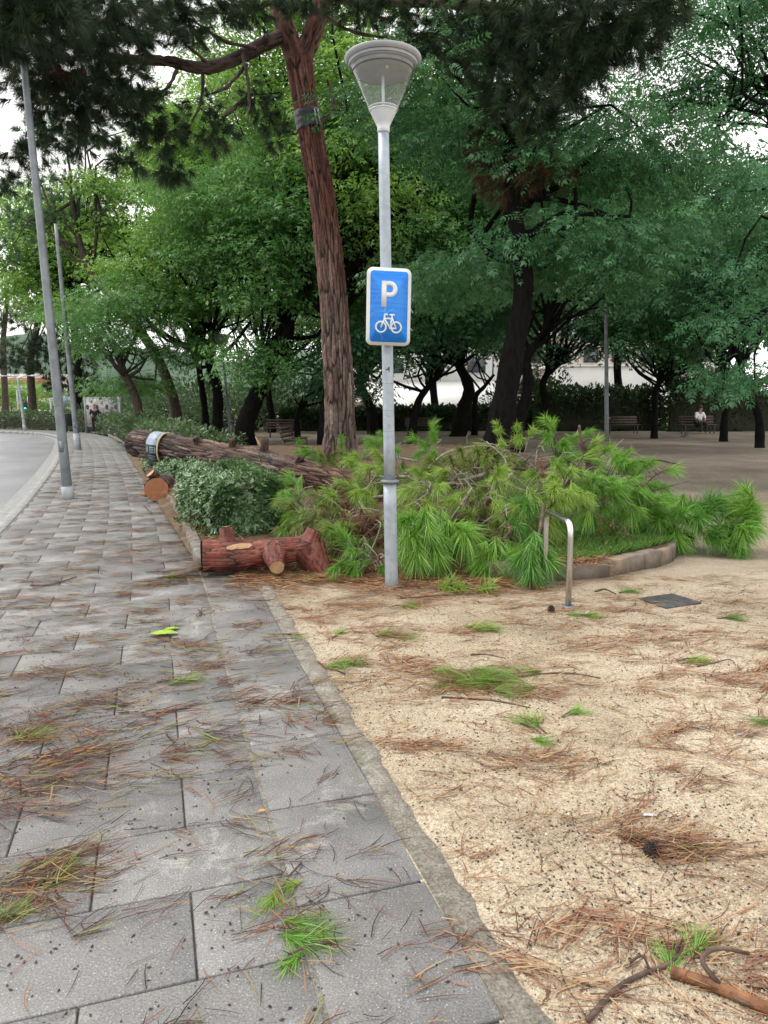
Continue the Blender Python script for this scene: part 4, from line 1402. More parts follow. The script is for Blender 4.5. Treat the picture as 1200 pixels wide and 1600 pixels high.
    # left half
    broad_tree('black trunk curving right, behind the middle of the fallen trunk', 27, 383,
               [(383, 665, 0.34), (392, 640, 0.32), (405, 610, 0.30), (430, 565, 0.28), (448, 520, 0.24), (456, 470, 0.18), (450, 420, 0.14)],
               [(440, 400, 0, 3.2, 2.8, 2.2), (530, 430, 1, 2.0, 2.2, 1.4), (380, 330, 0.5, 3.0, 2.6, 2.0), (470, 290, 1, 2.6, 2.4, 1.8), (400, 570, -0.6, 0.75, 0.8, 0.8)], 'leafA', seed=42, group=G1, size=0.36, dens=1.15)
    broad_tree('dark trunk bending left, beside the thin grey park pole', 31, 340,
               [(340, 660, 0.22), (340, 610, 0.21), (330, 575, 0.20), (316, 535, 0.18), (308, 500, 0.14)],
               [(300, 420, 0, 3.2, 2.8, 2.0), (330, 330, 0, 3.0, 2.8, 2.0), (250, 470, -0.5, 2.0, 1.8, 1.0)], 'leafC', seed=43, group=G1, size=0.38)
    broad_tree('slender straight trunk left of the bending dark trunk', 34, 322,
               [(320, 640, 0.15), (313, 590, 0.14), (308, 550, 0.13), (306, 500, 0.1)],
               [(330, 240, 0, 3.4, 3.0, 2.4), (240, 330, 0, 3.0, 2.6, 2.0), (420, 200, 1, 3.2, 3.0, 2.2)], 'leafC', seed=44, group=G1, size=0.44)
    broad_tree('street tree leaning left over the pavement in front of the pebble panel', 29, 218,
               [(216, 640, 0.17), (207, 610, 0.16), (192, 580, 0.15), (185, 545, 0.11)],
               [(180, 510, -0.5, 1.9, 1.6, 0.9), (240, 470, 0, 1.8, 1.6, 1.0), (140, 530, -0.6, 0.8, 0.8, 0.5), (280, 540, 0.5, 1.3, 1.3, 0.7), (190, 590, 0.8, 1.4, 1.2, 0.5)], 'leafA', 'bark_brown', seed=45, group=G1, size=0.33, tmpl=SPRAY5, dens=1.2)
    broad_tree('gnarled black tree between the tall pine and the lamp post', 38, 583,
               [(580, 645, 0.26), (572, 620, 0.24), (562, 600, 0.2), (578, 575, 0.18), (600, 555, 0.13)],
               [(570, 480, 0, 3.6, 3.0, 2.0), (590, 360, 1, 4.0, 3.2, 2.8), (640, 250, 1, 3.6, 3.0, 2.6)], 'leafA', seed=46, group=G1, size=0.46)
    broad_tree('tree hidden behind the tall pine, its root flare showing on the left', 26, 508,
               [(512, 640, 0.26), (520, 560, 0.22), (528, 480, 0.2), (535, 400, 0.16)],
               [(560, 290, 0, 2.8, 2.6, 2.0), (570, 180, 0.5, 2.8, 2.6, 1.8), (640, 140, 1, 2.6, 2.4, 1.6), (430, 130, 1, 2.4, 2.4, 1.6), (470, 50, 2, 2.6, 2.2, 1.4), (570, 50, 2, 2.4, 2.2, 1.4), (370, 60, 2, 2.4, 2.2, 1.4)], 'leafC', seed=47, group=G1, size=0.38)
    broad_tree('straight distant trunk left of the tall pine', 43, 425,
               [(424, 650, 0.2), (420, 620, 0.19), (415, 580, 0.17), (412, 540, 0.12)],
               [(400, 470, 0, 4.0, 3.0, 2.2), (500, 360, 1, 4.5, 3, 3.4), (560, 520, 1, 3, 2.6, 1.4)], 'leafA', seed=48, group=G1, size=0.5)
    broad_tree('small dark tree beside the low bench left of the tall pine', 30, 466,
               [(464, 660, 0.12), (468, 640, 0.11), (480, 625, 0.09)],
               [(500, 570, 0, 2.0, 1.8, 0.9), (520, 590, 0.5, 1.4, 1.4, 0.7)], 'leafB', seed=49, group=G1)
    # tall back row that closes the view
    row = [(120, 52, 250, 5, 'leafC', 'pale tree at the back, beyond the street tree'), (330, 55, 120, 6, 'leafC', 'tall bright tree at the back, left of the tall pine'),
           (520, 55, 100, 6, 'leafA', 'tall tree at the back, behind the tall pine'), (680, 52, 180, 5.5, 'leafC', 'tall sunlit tree at the back, right of the lamp head'),
           (820, 50, 200, 5.4, 'leafA', 'tall tree at the back, behind the big leaning trunk'), (970, 52, 200, 5.2, 'leafD', 'tall tree at the back, above the white parapet'), (1130, 50, 270, 4.8, 'leafD', 'tall tree at the back, above the seated person')]
    for k, (px, Y, top, rz, lf, lab) in enumerate(row):
        rg = random.Random(60 + k)
        broad_tree(lab, Y, px + rg.uniform(-15, 15), [(px, 640, 0.28), (px + rg.uniform(-12, 12), 560, 0.26), (px + rg.uniform(-20, 20), 470, 0.2), (px, 380, 0.14)],
                   [(px, (top + 520) / 2 + 20, 0, 5.2, 3.5, rz), (px - 50, top + 110, 1, 3.6, 3, 3), (px + 60, top + 160, 1, 3.6, 3, 3)], lf, seed=70 + k, group='tall trees closing the view at the back', size=0.62, dens=0.75, clump=(1.1, 1.8))
    # sparse high branches against the sky at the top right
    broad_tree('thin leafy limbs against the bright sky at the top right', 22, 1330,
               [(1330, 600, 0.26), (1320, 420, 0.24), (1280, 300, 0.19), (1235, 200, 0.13), (1190, 120, 0.09), (1120, 200, 0.06)],
               [(1140, 60, 0, 1.6, 1.5, 0.9), (1070, 150, 0.5, 1.2, 1.2, 1.0), (1180, 250, 0, 1.3, 1.2, 0.8), (1050, 260, 1, 1.3, 1.2, 0.7), (1210, 40, 0, 1.4, 1.2, 0.9), (1130, 300, 0, 1.3, 1.2, 0.7), (1060, 40, 0.5, 1.5, 1.3, 0.9), (1170, 130, 0.5, 1.0, 1.0, 0.6), (1020, 130, 1, 1.2, 1.2, 0.8), (1110, 0, 0, 1.6, 1.3, 0.8)], 'leafD', seed=50, size=0.30, dens=1.35, clump=(0.6, 1.0))
    # pines on the left
    pine_tree('leaning pine with pale green tufts above the left pavement', 33, 274,
              [(272, 630, 0.24), (238, 545, 0.21), (175, 465, 0.19), (135, 410, 0.16), (118, 350, 0.13), (112, 300, 0.1)],
              [(70, 215, 0, 1.6, 1.1, 60), (130, 205, 0, 1.6, 1.0, 60), (50, 280, 0, 1.5, 1.0, 50), (120, 280, 0.5, 1.6, 1.0, 60), (180, 250, 0.5, 1.5, 1.0, 50), (100, 330, 0, 1.4, 0.8, 40), (30, 340, -0.5, 1.3, 0.6, 26), (170, 330, 0.5, 1.4, 0.8, 40), (20, 385, -0.5, 1.2, 0.5, 18), (210, 200, 1, 1.2, 0.9, 36)], seed=81, L=0.34, n=46, wd=0.022)
    pine_tree('far dark pine with cloud-like layers beside the left street poles', 58, 52,
              [(50, 620, 0.3), (48, 560, 0.26), (60, 500, 0.24), (70, 440, 0.18), (75, 400, 0.12)],
              [(60, 430, 0, 2.6, 1.2, 60), (100, 470, 0, 2.6, 1.4, 60), (50, 500, 0, 2.4, 1.3, 60), (110, 540, 0, 2.6, 1.4, 60), (40, 555, -1, 2.6, 0.9, 60), (80, 575, -0.5, 2.2, 0.8, 44), (130, 600, 0, 2.0, 1.2, 60), (100, 595, 0, 1.8, 1.2, 50), (20, 570, 0, 1.6, 0.7, 30), (125, 560, 0, 2.2, 1.4, 60), (70, 540, 0, 2.2, 1.2, 50), (150, 630, 1, 2.0, 1.0, 50)], mat='pineA', seed=82, L=0.5, n=40, wd=0.035)
    pine_tree('far pale pine at the left edge below the white sky', 72, 8,
              [(8, 620, 0.3), (5, 540, 0.26), (10, 480, 0.2), (12, 450, 0.14)],
              [(10, 480, 0, 2.6, 1.6, 50), (40, 500, 1, 2.2, 1.4, 40), (-20, 500, 0, 2.2, 1.6, 40), (5, 540, 0, 2.6, 1.4, 50), (20, 450, 0, 1.6, 0.8, 24)], mat='pineFar', seed=83, L=0.55, n=40, wd=0.04)
    # low round trees beyond the bend
    for k, (px, Y, cy, rx, rz, lab) in enumerate(((18, 100, 615, 2.6, 1.9, 'small round tree beyond the bend, second from the left edge'), (55, 95, 618, 2.8, 1.9, 'small bright tree beyond the bend behind the traffic light'), (-5, 92, 612, 2.2, 1.8, 'small round tree beyond the bend, at the left edge'), (88, 98, 622, 2.4, 1.5, 'small dark tree beyond the bend behind the left street pole'))):
        broad_tree(lab, Y, px, [(px, 636, 0.1), (px, 625, 0.09)], [(px, cy, 0, rx, rx, rz)], 'leafC' if k != 3 else 'leafA', seed=90 + k, group='small trees beyond the bend', size=0.6, dens=0.9, clump=(0.8, 1.2))


def build_hedges():
    # clipped hedge along the bed kerb: nearest block, then sections further on
    hedge('dense glossy green hedge block beside the red log', [(-1.50, 8.2, 0.45), (-1.80, 8.95, 0.60), (-2.25, 10.2, 0.60), (-2.55, 10.95, 0.42)], 0.60, 'hedge', 4600, 0.072, 5, 'clipped hedge along the bed kerb')
    hedge('hedge section under the sleeve of the fallen trunk', [(-3.45, 13.1, 0.30), (-4.1, 14.6, 0.38), (-4.95, 16.6, 0.42)], 0.40, 'hedge', 1800, 0.075, 6, 'clipped hedge along the bed kerb')
    a, b = cm(S_BED + 10.5, -0.75), cm(S_BED + 18, -0.75)
    c, d = cm(S_BED + 26, -0.8), cm(S_BED + 37, -0.8)
    hedge('hedge section along the kerb between fallen trunk and leaning pine', [(*a, 0.55), (*cm(S_BED + 14, -0.75), 0.6), (*b, 0.6)], 0.95, 'hedgefar', 3600, 0.12, 7, 'clipped hedge along the bed kerb', rosette=False)
    hedge('farthest hedge section along the kerb, in front of the pebble panel', [(*cm(S_BED + 18.2, -0.8), 0.6), (*c, 0.65), (*cm(S_BED + 33, -0.8), 0.65), (*cm(S_BED + 39.5, -0.75), 0.6)], 1.0, 'hedgefar', 4200, 0.16, 8, 'clipped hedge along the bed kerb', rosette=False)
    p = [cm(s, -1.1) for s in (S_BED + 42, S_BED + 52, S_BED + 62, S_BED + 74)]
    hedge('long low hedge along the outer side of the bend', [(*q, 0.7) for q in p], 1.15, 'hedgefar', 6000, 0.2, 9, rosette=False)
    # loose shrubs in the bed on the left
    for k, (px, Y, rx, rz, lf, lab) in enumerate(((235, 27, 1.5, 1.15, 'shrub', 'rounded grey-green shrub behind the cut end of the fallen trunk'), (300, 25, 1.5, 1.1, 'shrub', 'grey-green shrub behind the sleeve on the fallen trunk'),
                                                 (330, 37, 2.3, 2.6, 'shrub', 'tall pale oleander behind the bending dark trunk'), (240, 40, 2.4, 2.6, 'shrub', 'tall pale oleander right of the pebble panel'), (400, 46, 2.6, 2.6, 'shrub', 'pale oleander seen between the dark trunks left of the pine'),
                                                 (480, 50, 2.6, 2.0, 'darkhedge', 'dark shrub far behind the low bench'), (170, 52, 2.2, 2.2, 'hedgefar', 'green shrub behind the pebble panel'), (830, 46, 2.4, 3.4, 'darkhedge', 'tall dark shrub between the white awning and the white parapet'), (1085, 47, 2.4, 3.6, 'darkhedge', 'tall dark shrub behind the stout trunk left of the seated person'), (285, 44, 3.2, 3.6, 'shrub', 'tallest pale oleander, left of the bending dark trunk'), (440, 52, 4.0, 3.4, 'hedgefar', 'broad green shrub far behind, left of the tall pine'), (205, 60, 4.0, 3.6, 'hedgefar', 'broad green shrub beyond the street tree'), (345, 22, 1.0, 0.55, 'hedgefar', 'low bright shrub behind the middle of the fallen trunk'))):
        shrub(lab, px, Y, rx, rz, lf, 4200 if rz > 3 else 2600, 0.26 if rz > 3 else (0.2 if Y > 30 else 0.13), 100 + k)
    # dark hedge band that closes the open ground
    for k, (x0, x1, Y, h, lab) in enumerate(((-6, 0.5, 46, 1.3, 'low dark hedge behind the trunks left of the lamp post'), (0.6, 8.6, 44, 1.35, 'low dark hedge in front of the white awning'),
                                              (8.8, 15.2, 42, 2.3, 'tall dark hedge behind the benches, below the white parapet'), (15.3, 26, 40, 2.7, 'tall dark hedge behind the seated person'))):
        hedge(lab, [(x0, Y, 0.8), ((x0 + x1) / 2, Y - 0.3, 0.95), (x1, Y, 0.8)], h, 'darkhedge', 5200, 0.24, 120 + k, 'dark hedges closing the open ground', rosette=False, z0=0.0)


# ------------------------------------------------------------------ buildings far behind
def build_buildings():
    # pale block behind the park
    Y = 80.0
    r = thing('apartment_block', 'pale plaster apartment block seen in gaps behind the park trees', 'building', (16, Y, 0))
    Buf().add(*box((16, Y + 6, 7.5), (40, 12, 16))).build('wall', MT['plaster'], r)
    Vw, Fw = box((0, 0, 0), (1.5, 0.12, 1.5))
    mw = mesh_np('window', Vw, [Fw], [])
    mw.materials.append(MT['window'])
    for fl in range(4):
        for k in range(13):
            o = bpy.data.objects.new('window', mw)
            COL.objects.link(o)
            o.parent = r
            o.location = (-18 + k * 3.0, -0.02, 3.2 + fl * 3.3)
        Buf().add(*box((16, Y - 0.35, 1.9 + fl * 3.3), (39.5, 0.7, 0.22))).build('balcony_slab', MT['white'], r)
    # low pavilion with a sloping white awning roof
    q = thing('awning_pavilion', 'low pavilion with a sloping white awning behind the V-forked tree', 'pavilion', (4.6, 62, 0))
    Buf().add(np.array([[-1.6, 61, 1.3], [10.2, 61, 1.3], [10.2, 66, 3.5], [-1.6, 66, 3.5], [-1.6, 61, 1.1], [10.2, 61, 1.1], [10.2, 66, 3.3], [-1.6, 66, 3.3]]), _BOXF[:, ::-1]).build('awning', MT['white'], q)
    Buf().add(*box((4.3, 60.98, 1.05), (11.8, 0.06, 0.36))).build('fascia', MT['white'], q)
    for x in (-1.2, 2.6, 6.2, 9.9):
        Buf().add(*box((x, 61.4, 0.4), (0.34, 0.34, 1.3))).build('column', MT['white'], q)
    Buf().add(*box((4.3, 66.3, 3.2), (11.8, 0.3, 6.6))).build('back_wall', MT['white'], q)
    for x in (0.4, 4.2, 8.0):
        Buf().add(*box((x, 66.1, 0.75), (2.2, 0.06, 1.2))).build('window', MT['window'], q)
    for x in (1.0, 4.6, 8.2):
        Buf().add(*box((x, 66.1, 4.9), (1.6, 0.06, 1.3))).build('window', MT['window'], q)
    # white parapet right of the big trunk
    q = thing('terrace_wall', 'long white terrace parapet above the hedge, right of the big dark trunk', 'wall', (19.5, 64, 0))
    Buf().add(*box((19.5, 64, 2.2), (11.4, 0.35, 4.6))).build('wall', MT['white'], q)
    Buf().add(*box((19.5, 63.95, 4.57), (11.6, 0.5, 0.16))).build('coping', MT['white'], q)
    for x in (15.5, 19.2, 23.0):
        Buf().add(*box((x, 63.8, 2.2), (0.4, 0.1, 4.56))).build('pilaster', MT['white'], q)
    # brick-red banded building far left
    p = at(40, 600, 190)
    q = thing('far_building', 'low terracotta and white banded building far beyond the bend', 'building', (p[0], 190, 0))
    Buf().add(*box((p[0], 195, 5), (16, 10, 10.0))).build('wall', MT['plaster'], q)
    Buf().add(*box((p[0], 189.9, 8.2), (16.2, 0.25, 1.6))).build('band', MT['brickred'], q)
    Buf().add(*box((p[0], 189.9, 4.6), (16.2, 0.25, 1.2))).build('band', MT['brickred'], q)
    Buf().add(*box((p[0], 189.8, 6.6), (16.4, 0.3, 0.5))).build('ledge', MT['white'], q)
    for k in range(5):
        Buf().add(*box((p[0] - 6.4 + k * 3.2, 189.95, 5.85), (2.2, 0.2, 0.9))).build('window', MT['window'], q)
    # wooded hill behind
    xs = np.linspace(-700, 200, 60)
    V, Q = [], []
    for k, x in enumerate(xs):
        h = 62 + 12 * math.sin(x * 0.011) + 5 * math.sin(x * 0.05)
        V += [[x, 620, -1], [x, 680, h * 0.8], [x, 760, h]]
        if k:
            a = 3 * k
            Q += [[a - 3, a, a + 1, a - 2], [a - 2, a + 1, a + 2, a - 1]]
    tag(Buf().add(V, Q).build('hill', MT['hill'], smooth=True), kind='structure')


build_trees()
build_hedges()
build_buildings()


# ------------------------------------------------------------------ lamp post with the bicycle parking sign
LAMP = np.array([0.06, 6.19, 0.0])
LEAN = np.array([-0.0105, 0.0, 1.0])


def lp_(z, dx=0.0, dy=0.0):
    return LAMP + LEAN * z + np.array([dx, dy, 0])


def build_lamp():
    r = thing('lamp_post', 'grey steel lamp post with a glass cone head carrying the blue sign', 'lamp post', LAMP)
    zs = np.linspace(-0.1, 0.9, 6)
    Buf().add(*tube(np.array([lp_(z) for z in zs]), np.linspace(0.056, 0.054, 6), 32)).build('lower_pole', MT['galv'], r, smooth=True)
    zs = np.linspace(0.9, 3.66, 10)
    Buf().add(*tube(np.array([lp_(z) for z in zs]), np.linspace(0.0475, 0.043, 10), 32)).build('upper_pole', MT['galv'], r, smooth=True)
    c = lp_(0.912)
    V, Q = lathe([(0.048, -0.016), (0.070, -0.014), (0.078, -0.004), (0.078, 0.006), (0.070, 0.014), (0.046, 0.018)], 36, c)
    Buf().add(V, Q).build('collar', MT['galvdark'], r, smooth=True)
    V, Q = lathe([(0.056, 0.03), (0.075, 0.028), (0.082, 0.0), (0.085, -0.05)], 28, lp_(0.0))
    Buf().add(V, Q).build('foot_collar', MT['bedkerb'], r, smooth=True)
    # weld seams and rubbed marks of old stickers
    for z in (1.72, 1.50, 1.33):
        V, Q = lathe([(0.0445, -0.003), (0.0478, 0.0), (0.0445, 0.003)], 32, lp_(z))
        Buf().add(V, Q).build('band_clamp', MT['galvdark'], r, smooth=True)
    # black marker scribble
    c = lp_(1.835)
    for (x0, z0, x1, z1) in ((-0.006, -0.004, 0.012, -0.004), (0.012, 0.018, 0.012, -0.022), (0.012, 0.018, -0.002, -0.002), (-0.018, -0.006, -0.008, -0.004)):
        def onp(x, z):
            a = x / 0.047
            return c + [0.0476 * math.sin(a), -0.0476 * math.cos(a), z]
        Buf().add(*tube([onp(x0, z0), onp((x0 + x1) / 2, (z0 + z1) / 2), onp(x1, z1)], 0.003, 6)).build('scribble', MT['ink'], r)
    # head
    top = lp_(3.66)
    head = Buf().add(*lathe([(0.045, 0.0), (0.049, 0.004), (0.049, 0.035), (0.047, 0.04), (0.062, 0.07), (0.105, 0.155)], 40, top)).build('socket', MT['lampwhite'], r, smooth=True)
    for z, rr in ((0.158, 0.108), (0.176, 0.114)):
        V, Q = lathe([(rr - 0.012, z - 0.005), (rr, z - 0.004), (rr + 0.003, z + 0.005), (rr - 0.010, z + 0.006)], 40, top)
        Buf().add(V, Q).build('socket_ring', MT['lampwhite'], head, smooth=True)
    Buf().add(*tube([top + [0, 0, 0.05], top + [0, 0, 0.3], top + [0, 0, 0.52]], [0.012, 0.011, 0.010], 12)).build('stem', MT['lampwhite'], r, smooth=True)
    V, Q = lathe([(0.108, 0.158), (0.25, 0.475)], 64, top)
    Buf().add(V, Q).build('glass_cone', MT['glass'], r, smooth=True)
    z1 = 0.475
    cap = Buf().add(*lathe([(0.245, z1), (0.252, z1 - 0.002), (0.258, z1 + 0.012), (0.262, z1 + 0.014), (0.262, z1 + 0.016), (0.270, z1 + 0.030), (0.272, z1 + 0.034), (0.284, z1 + 0.040), (0.298, z1 + 0.060), (0.295, z1 + 0.067), (0.22, z1 + 0.078), (0.0, z1 + 0.088)], 72, top)).build('cap', MT['lampgrey'], r, smooth=False)
    for p_ in cap.data.polygons:
        p_.use_smooth = True
    for zz, rr in ((z1 + 0.0135, 0.2595), (z1 + 0.033, 0.2722)):
        V, Q = lathe([(rr, zz - 0.004), (rr + 0.0025, zz), (rr, zz + 0.004)], 72, top)
        Buf().add(V, Q).build('gasket', MT['lampdark'], cap, smooth=True)
    V, Q = lathe([(0.0, z1 - 0.055), (0.06, z1 - 0.06), (0.13, z1 - 0.035), (0.20, z1 - 0.05), (0.232, z1 - 0.02), (0.238, z1 + 0.005)], 64, top)
    rf = Buf().add(V, Q).build('reflector', MT['reflector'], r, smooth=True)
    V, Q = lathe([(0.226, z1 - 0.034), (0.236, z1 - 0.038), (0.238, z1 - 0.030)], 64, top)
    Buf().add(V, Q).build('reflector_rim', MT['lampdark'], rf, smooth=True)
    Buf().add(*box(top + [0.03, -0.16, z1 - 0.06], (0.02, 0.02, 0.02))).build('lamp_clip', MT['sleeverim'], rf)

    # the sign
    sc = lp_(2.318, 0.012, -0.085)
    s = thing('parking_sign', 'blue and white bicycle parking sign fixed to the lamp post', 'sign', sc)
    al, tilt = math.radians(11), math.radians(-1.6)
    ex = np.array([math.cos(al), math.sin(al), 0])
    ez = np.array([0, 0, 1.0])
    ex, ez = ex * math.cos(tilt) + ez * math.sin(tilt), ez * math.cos(tilt) - ex * math.sin(tilt)
    ny = np.cross(ex, ez)          # towards the viewer
    if ny[1] > 0:
        ny = -ny

    def S(x, z, d=0.0):
        return sc + ex * x + ez * z + ny * d

    def rrect(w, h, rad, n=8):
        pts = []
        for cx, cz, a0 in ((w / 2 - rad, h / 2 - rad, 0), (-w / 2 + rad, h / 2 - rad, 90), (-w / 2 + rad, -h / 2 + rad, 180), (w / 2 - rad, -h / 2 + rad, 270)):
            for k in range(n + 1):
                a = math.radians(a0 + 90 * k / n)
                pts.append((cx + rad * math.cos(a), cz + rad * math.sin(a)))
        return pts

    def plate(name, outline, d0, d1, mat, parent):
        n = len(outline)
        V = [S(x, z, d0) for x, z in outline] + [S(x, z, d1) for x, z in outline] + [S(np.mean([p[0] for p in outline]), np.mean([p[1] for p in outline]), d) for d in (d0, d1)]
        k = np.arange(n)
        k2 = (k + 1) % n
        Q = np.stack([k, k2, n + k2, n + k], -1)
        T = np.vstack([np.stack([np.full(n, 2 * n), k2, k], -1), np.stack([np.full(n, 2 * n + 1), n + k, n + k2], -1)])
        return Buf().add(V, Q, T).build(name, mat, parent)
    W, H = 0.355, 0.600
    board = plate('board', rrect(W, H, 0.045), 0.006, 0.030, MT['signwhite'], s)
    plate('blue_field', rrect(W - 0.050, H - 0.050, 0.026), 0.030, 0.0325, MT['signblue'], s)

    def strip_outline(name, outer, inner, d0, d1, mat):
        n = len(outer)
        V = [S(x, z, d) for d in (d0, d1) for ring in (outer, inner) for x, z in ring]
        Q = []
        for k in range(n - 1):
            o0, i0, o1, i1 = k, n + k, 2 * n + k, 3 * n + k
            Q += [[o1, o1 + 1, i1 + 1, i1], [o0, i0, i0 + 1, o0 + 1], [o0, o0 + 1, o1 + 1, o1], [i0, i1, i1 + 1, i0 + 1]]
        return V, Q
    # letter P: stem and bowl
    lx, lz = -0.012, 0.098
    b = Buf()
    hh, sw_, bw = 0.200, 0.040, 0.062
    bowl_o = [(0.0, hh / 2), (0.020, hh / 2)] + [(0.026 + bw * math.sin(a), hh / 2 - bw + 0.0 + bw * math.cos(a)) for a in np.linspace(0.05, math.pi - 0.05, 16)] + [(0.020, hh / 2 - 2 * bw), (0.0, hh / 2 - 2 * bw)]
    th = 0.036
    bi = bw - th * 0.95
    bowl_i = [(0.0, hh / 2 - th * 1.03), (0.020, hh / 2 - th * 1.03)] + [(0.024 + bi * math.sin(a), hh / 2 - bw + bi * math.cos(a)) for a in np.linspace(0.05, math.pi - 0.05, 16)] + [(0.020, hh / 2 - 2 * bw + th * 1.03), (0.0, hh / 2 - 2 * bw + th * 1.03)]
    Vv, Qv = strip_outline('P', [(lx - 0.01 + x, lz + z) for x, z in bowl_o], [(lx - 0.01 + x, lz + z) for x, z in bowl_i], 0.0325, 0.0345, None)
    b.add(Vv, Qv)
    st = [(lx - 0.01 - sw_, lz - hh / 2), (lx - 0.01, lz - hh / 2), (lx - 0.01, lz + hh / 2), (lx - 0.01 - sw_, lz + hh / 2)]
    V = [S(x, z, d) for d in (0.0325, 0.0345) for x, z in st]
    b.add(V, _BOXF)
    b.build('letter_p', MT['signwhite'], s)
    # bicycle pictogram: two wheels, frame, bars and saddle as flat strokes
    b = Buf()

    def ring(cx, cz, ro, ri):
        aa = np.linspace(0, 2 * math.pi, 33)
        Vv, Qv = strip_outline('', [(cx + ro * math.cos(a), cz + ro * math.sin(a)) for a in aa], [(cx + ri * math.cos(a), cz + ri * math.sin(a)) for a in aa], 0.0325, 0.0343, None)
        b.add(Vv, Qv)
    lay = [0.0344]

    def stroke(p, q, w_):
        p, q = np.array(p), np.array(q)
        d = unit(q - p)
        n_ = np.array([-d[1], d[0]]) * w_ / 2
        e = d * w_ * 0.35
        o4 = [p - n_ - e, q - n_ + e, q + n_ + e, p + n_ - e]
        lay[0] += 0.00012
        b.add([S(x, z, dd) for dd in (0.0325, lay[0]) for x, z in o4], _BOXF)
    wl, wr, zc, ro = -0.063, 0.061, -0.158, 0.047
    ring(wl, zc, ro, ro - 0.0125)
    ring(wr, zc, ro, ro - 0.0125)
    hd, seat, bb_, fr_ = (-0.036, -0.078), (0.026, -0.078), (0.012, -0.166), (-0.040, -0.102)
    stroke((wl, zc), (-0.038, -0.098), 0.013)
    stroke((-0.038, -0.098), (-0.033, -0.062), 0.013)
    stroke((-0.034, -0.060), (-0.012, -0.060), 0.012)
    stroke((-0.036, -0.092), (0.022, -0.092), 0.013)
    stroke((-0.036, -0.096), (0.012, -0.166), 0.013)
    stroke((0.012, -0.166), (0.026, -0.076), 0.013)
    stroke((0.010, -0.062), (0.042, -0.062), 0.014)
    stroke((0.026, -0.064), (0.026, -0.085), 0.012)
    stroke((0.012, -0.168), (0.060, -0.166), 0.013)
    stroke((0.026, -0.085), (0.058, -0.160), 0.012)
    b.build('bicycle_symbol', MT['signwhite'], s)
    for z in (0.18, -0.18):
        Buf().add(*tube([S(-0.05, z, -0.004), S(-0.05, z, -0.10), S(0.04, z, -0.115), S(0.05, z, -0.004)], 0.008, 6)).build('bracket', MT['galvdark'], s)
    # cable tie ends sticking out on the right
    for z, dz in ((-0.005, -0.03), (-0.155, -0.02)):
        Buf().add(*tube([S(W / 2 - 0.01, z, -0.012), S(W / 2 + 0.012, z - 0.004, -0.012), S(W / 2 + 0.03, z + dz, -0.012)], 0.0022, 5)).build('cable_tie', MT['signwhite'], s)


def street_pole(label, base, topv, r0, r1, sleeve=0.27, group=None, head=None, name='street_lamp', mat='galvdark'):
    base, topv = np.asarray(base, float), np.asarray(topv, float)
    r = thing(name, label, 'street lamp', base, group)
    P = catmull([base + [0, 0, -0.1], (base + topv) / 2, topv], 12)
    Buf().add(*tube(P, np.linspace(r0, r1, 12), 20)).build('pole', MT[mat], r, smooth=True)
    d = unit(topv - base)
    if sleeve:
        Buf().add(*tube([base - d * 0.05, base + d * sleeve * 0.5, base + d * sleeve], r0 + 0.012, 20)).build('base_sleeve', MT['basepaint'], r, smooth=True)
        a = np.linspace(0, 2 * math.pi, 5)[:4] + 0.4
        for q in a:
            c = base + np.array([math.cos(q), math.sin(q), 0]) * (r0 + 0.04)
            Buf().add(*tube([c + [0, 0, -0.02], c + [0, 0, 0.03]], 0.012, 6)).build('anchor_bolt', MT['galvdark'], r)
    # inspection hatch
    if r0 > 0.06 and sleeve:
        hz = base + d * 0.9 + np.array([0, -r0 + 0.004, 0])
        Buf().add(*box(hz, (0.07, 0.02, 0.18))).build('hatch', MT[mat], r)
    if head is not None:
        for sx in head:
            e = topv + np.array([sx, 0, 0.12])
            Buf().add(*tube(catmull([topv - [0, 0, 0.1], topv + np.array([sx * 0.4, 0, 0.08]), e], 8), 0.035, 8)).build('arm', MT[mat], r, smooth=True)
            hv, hq = lathe([(0.0, 0.06), (0.12, 0.05), (0.17, 0.0), (0.15, -0.05), (0.0, -0.07)], 16)
            hv = hv * [2.0, 1.0, 1.0] + e + np.array([np.sign(sx) * 0.25, 0, 0])
            Buf().add(hv, hq).build('luminaire', MT['lampwhite'], r, smooth=True)
    return r


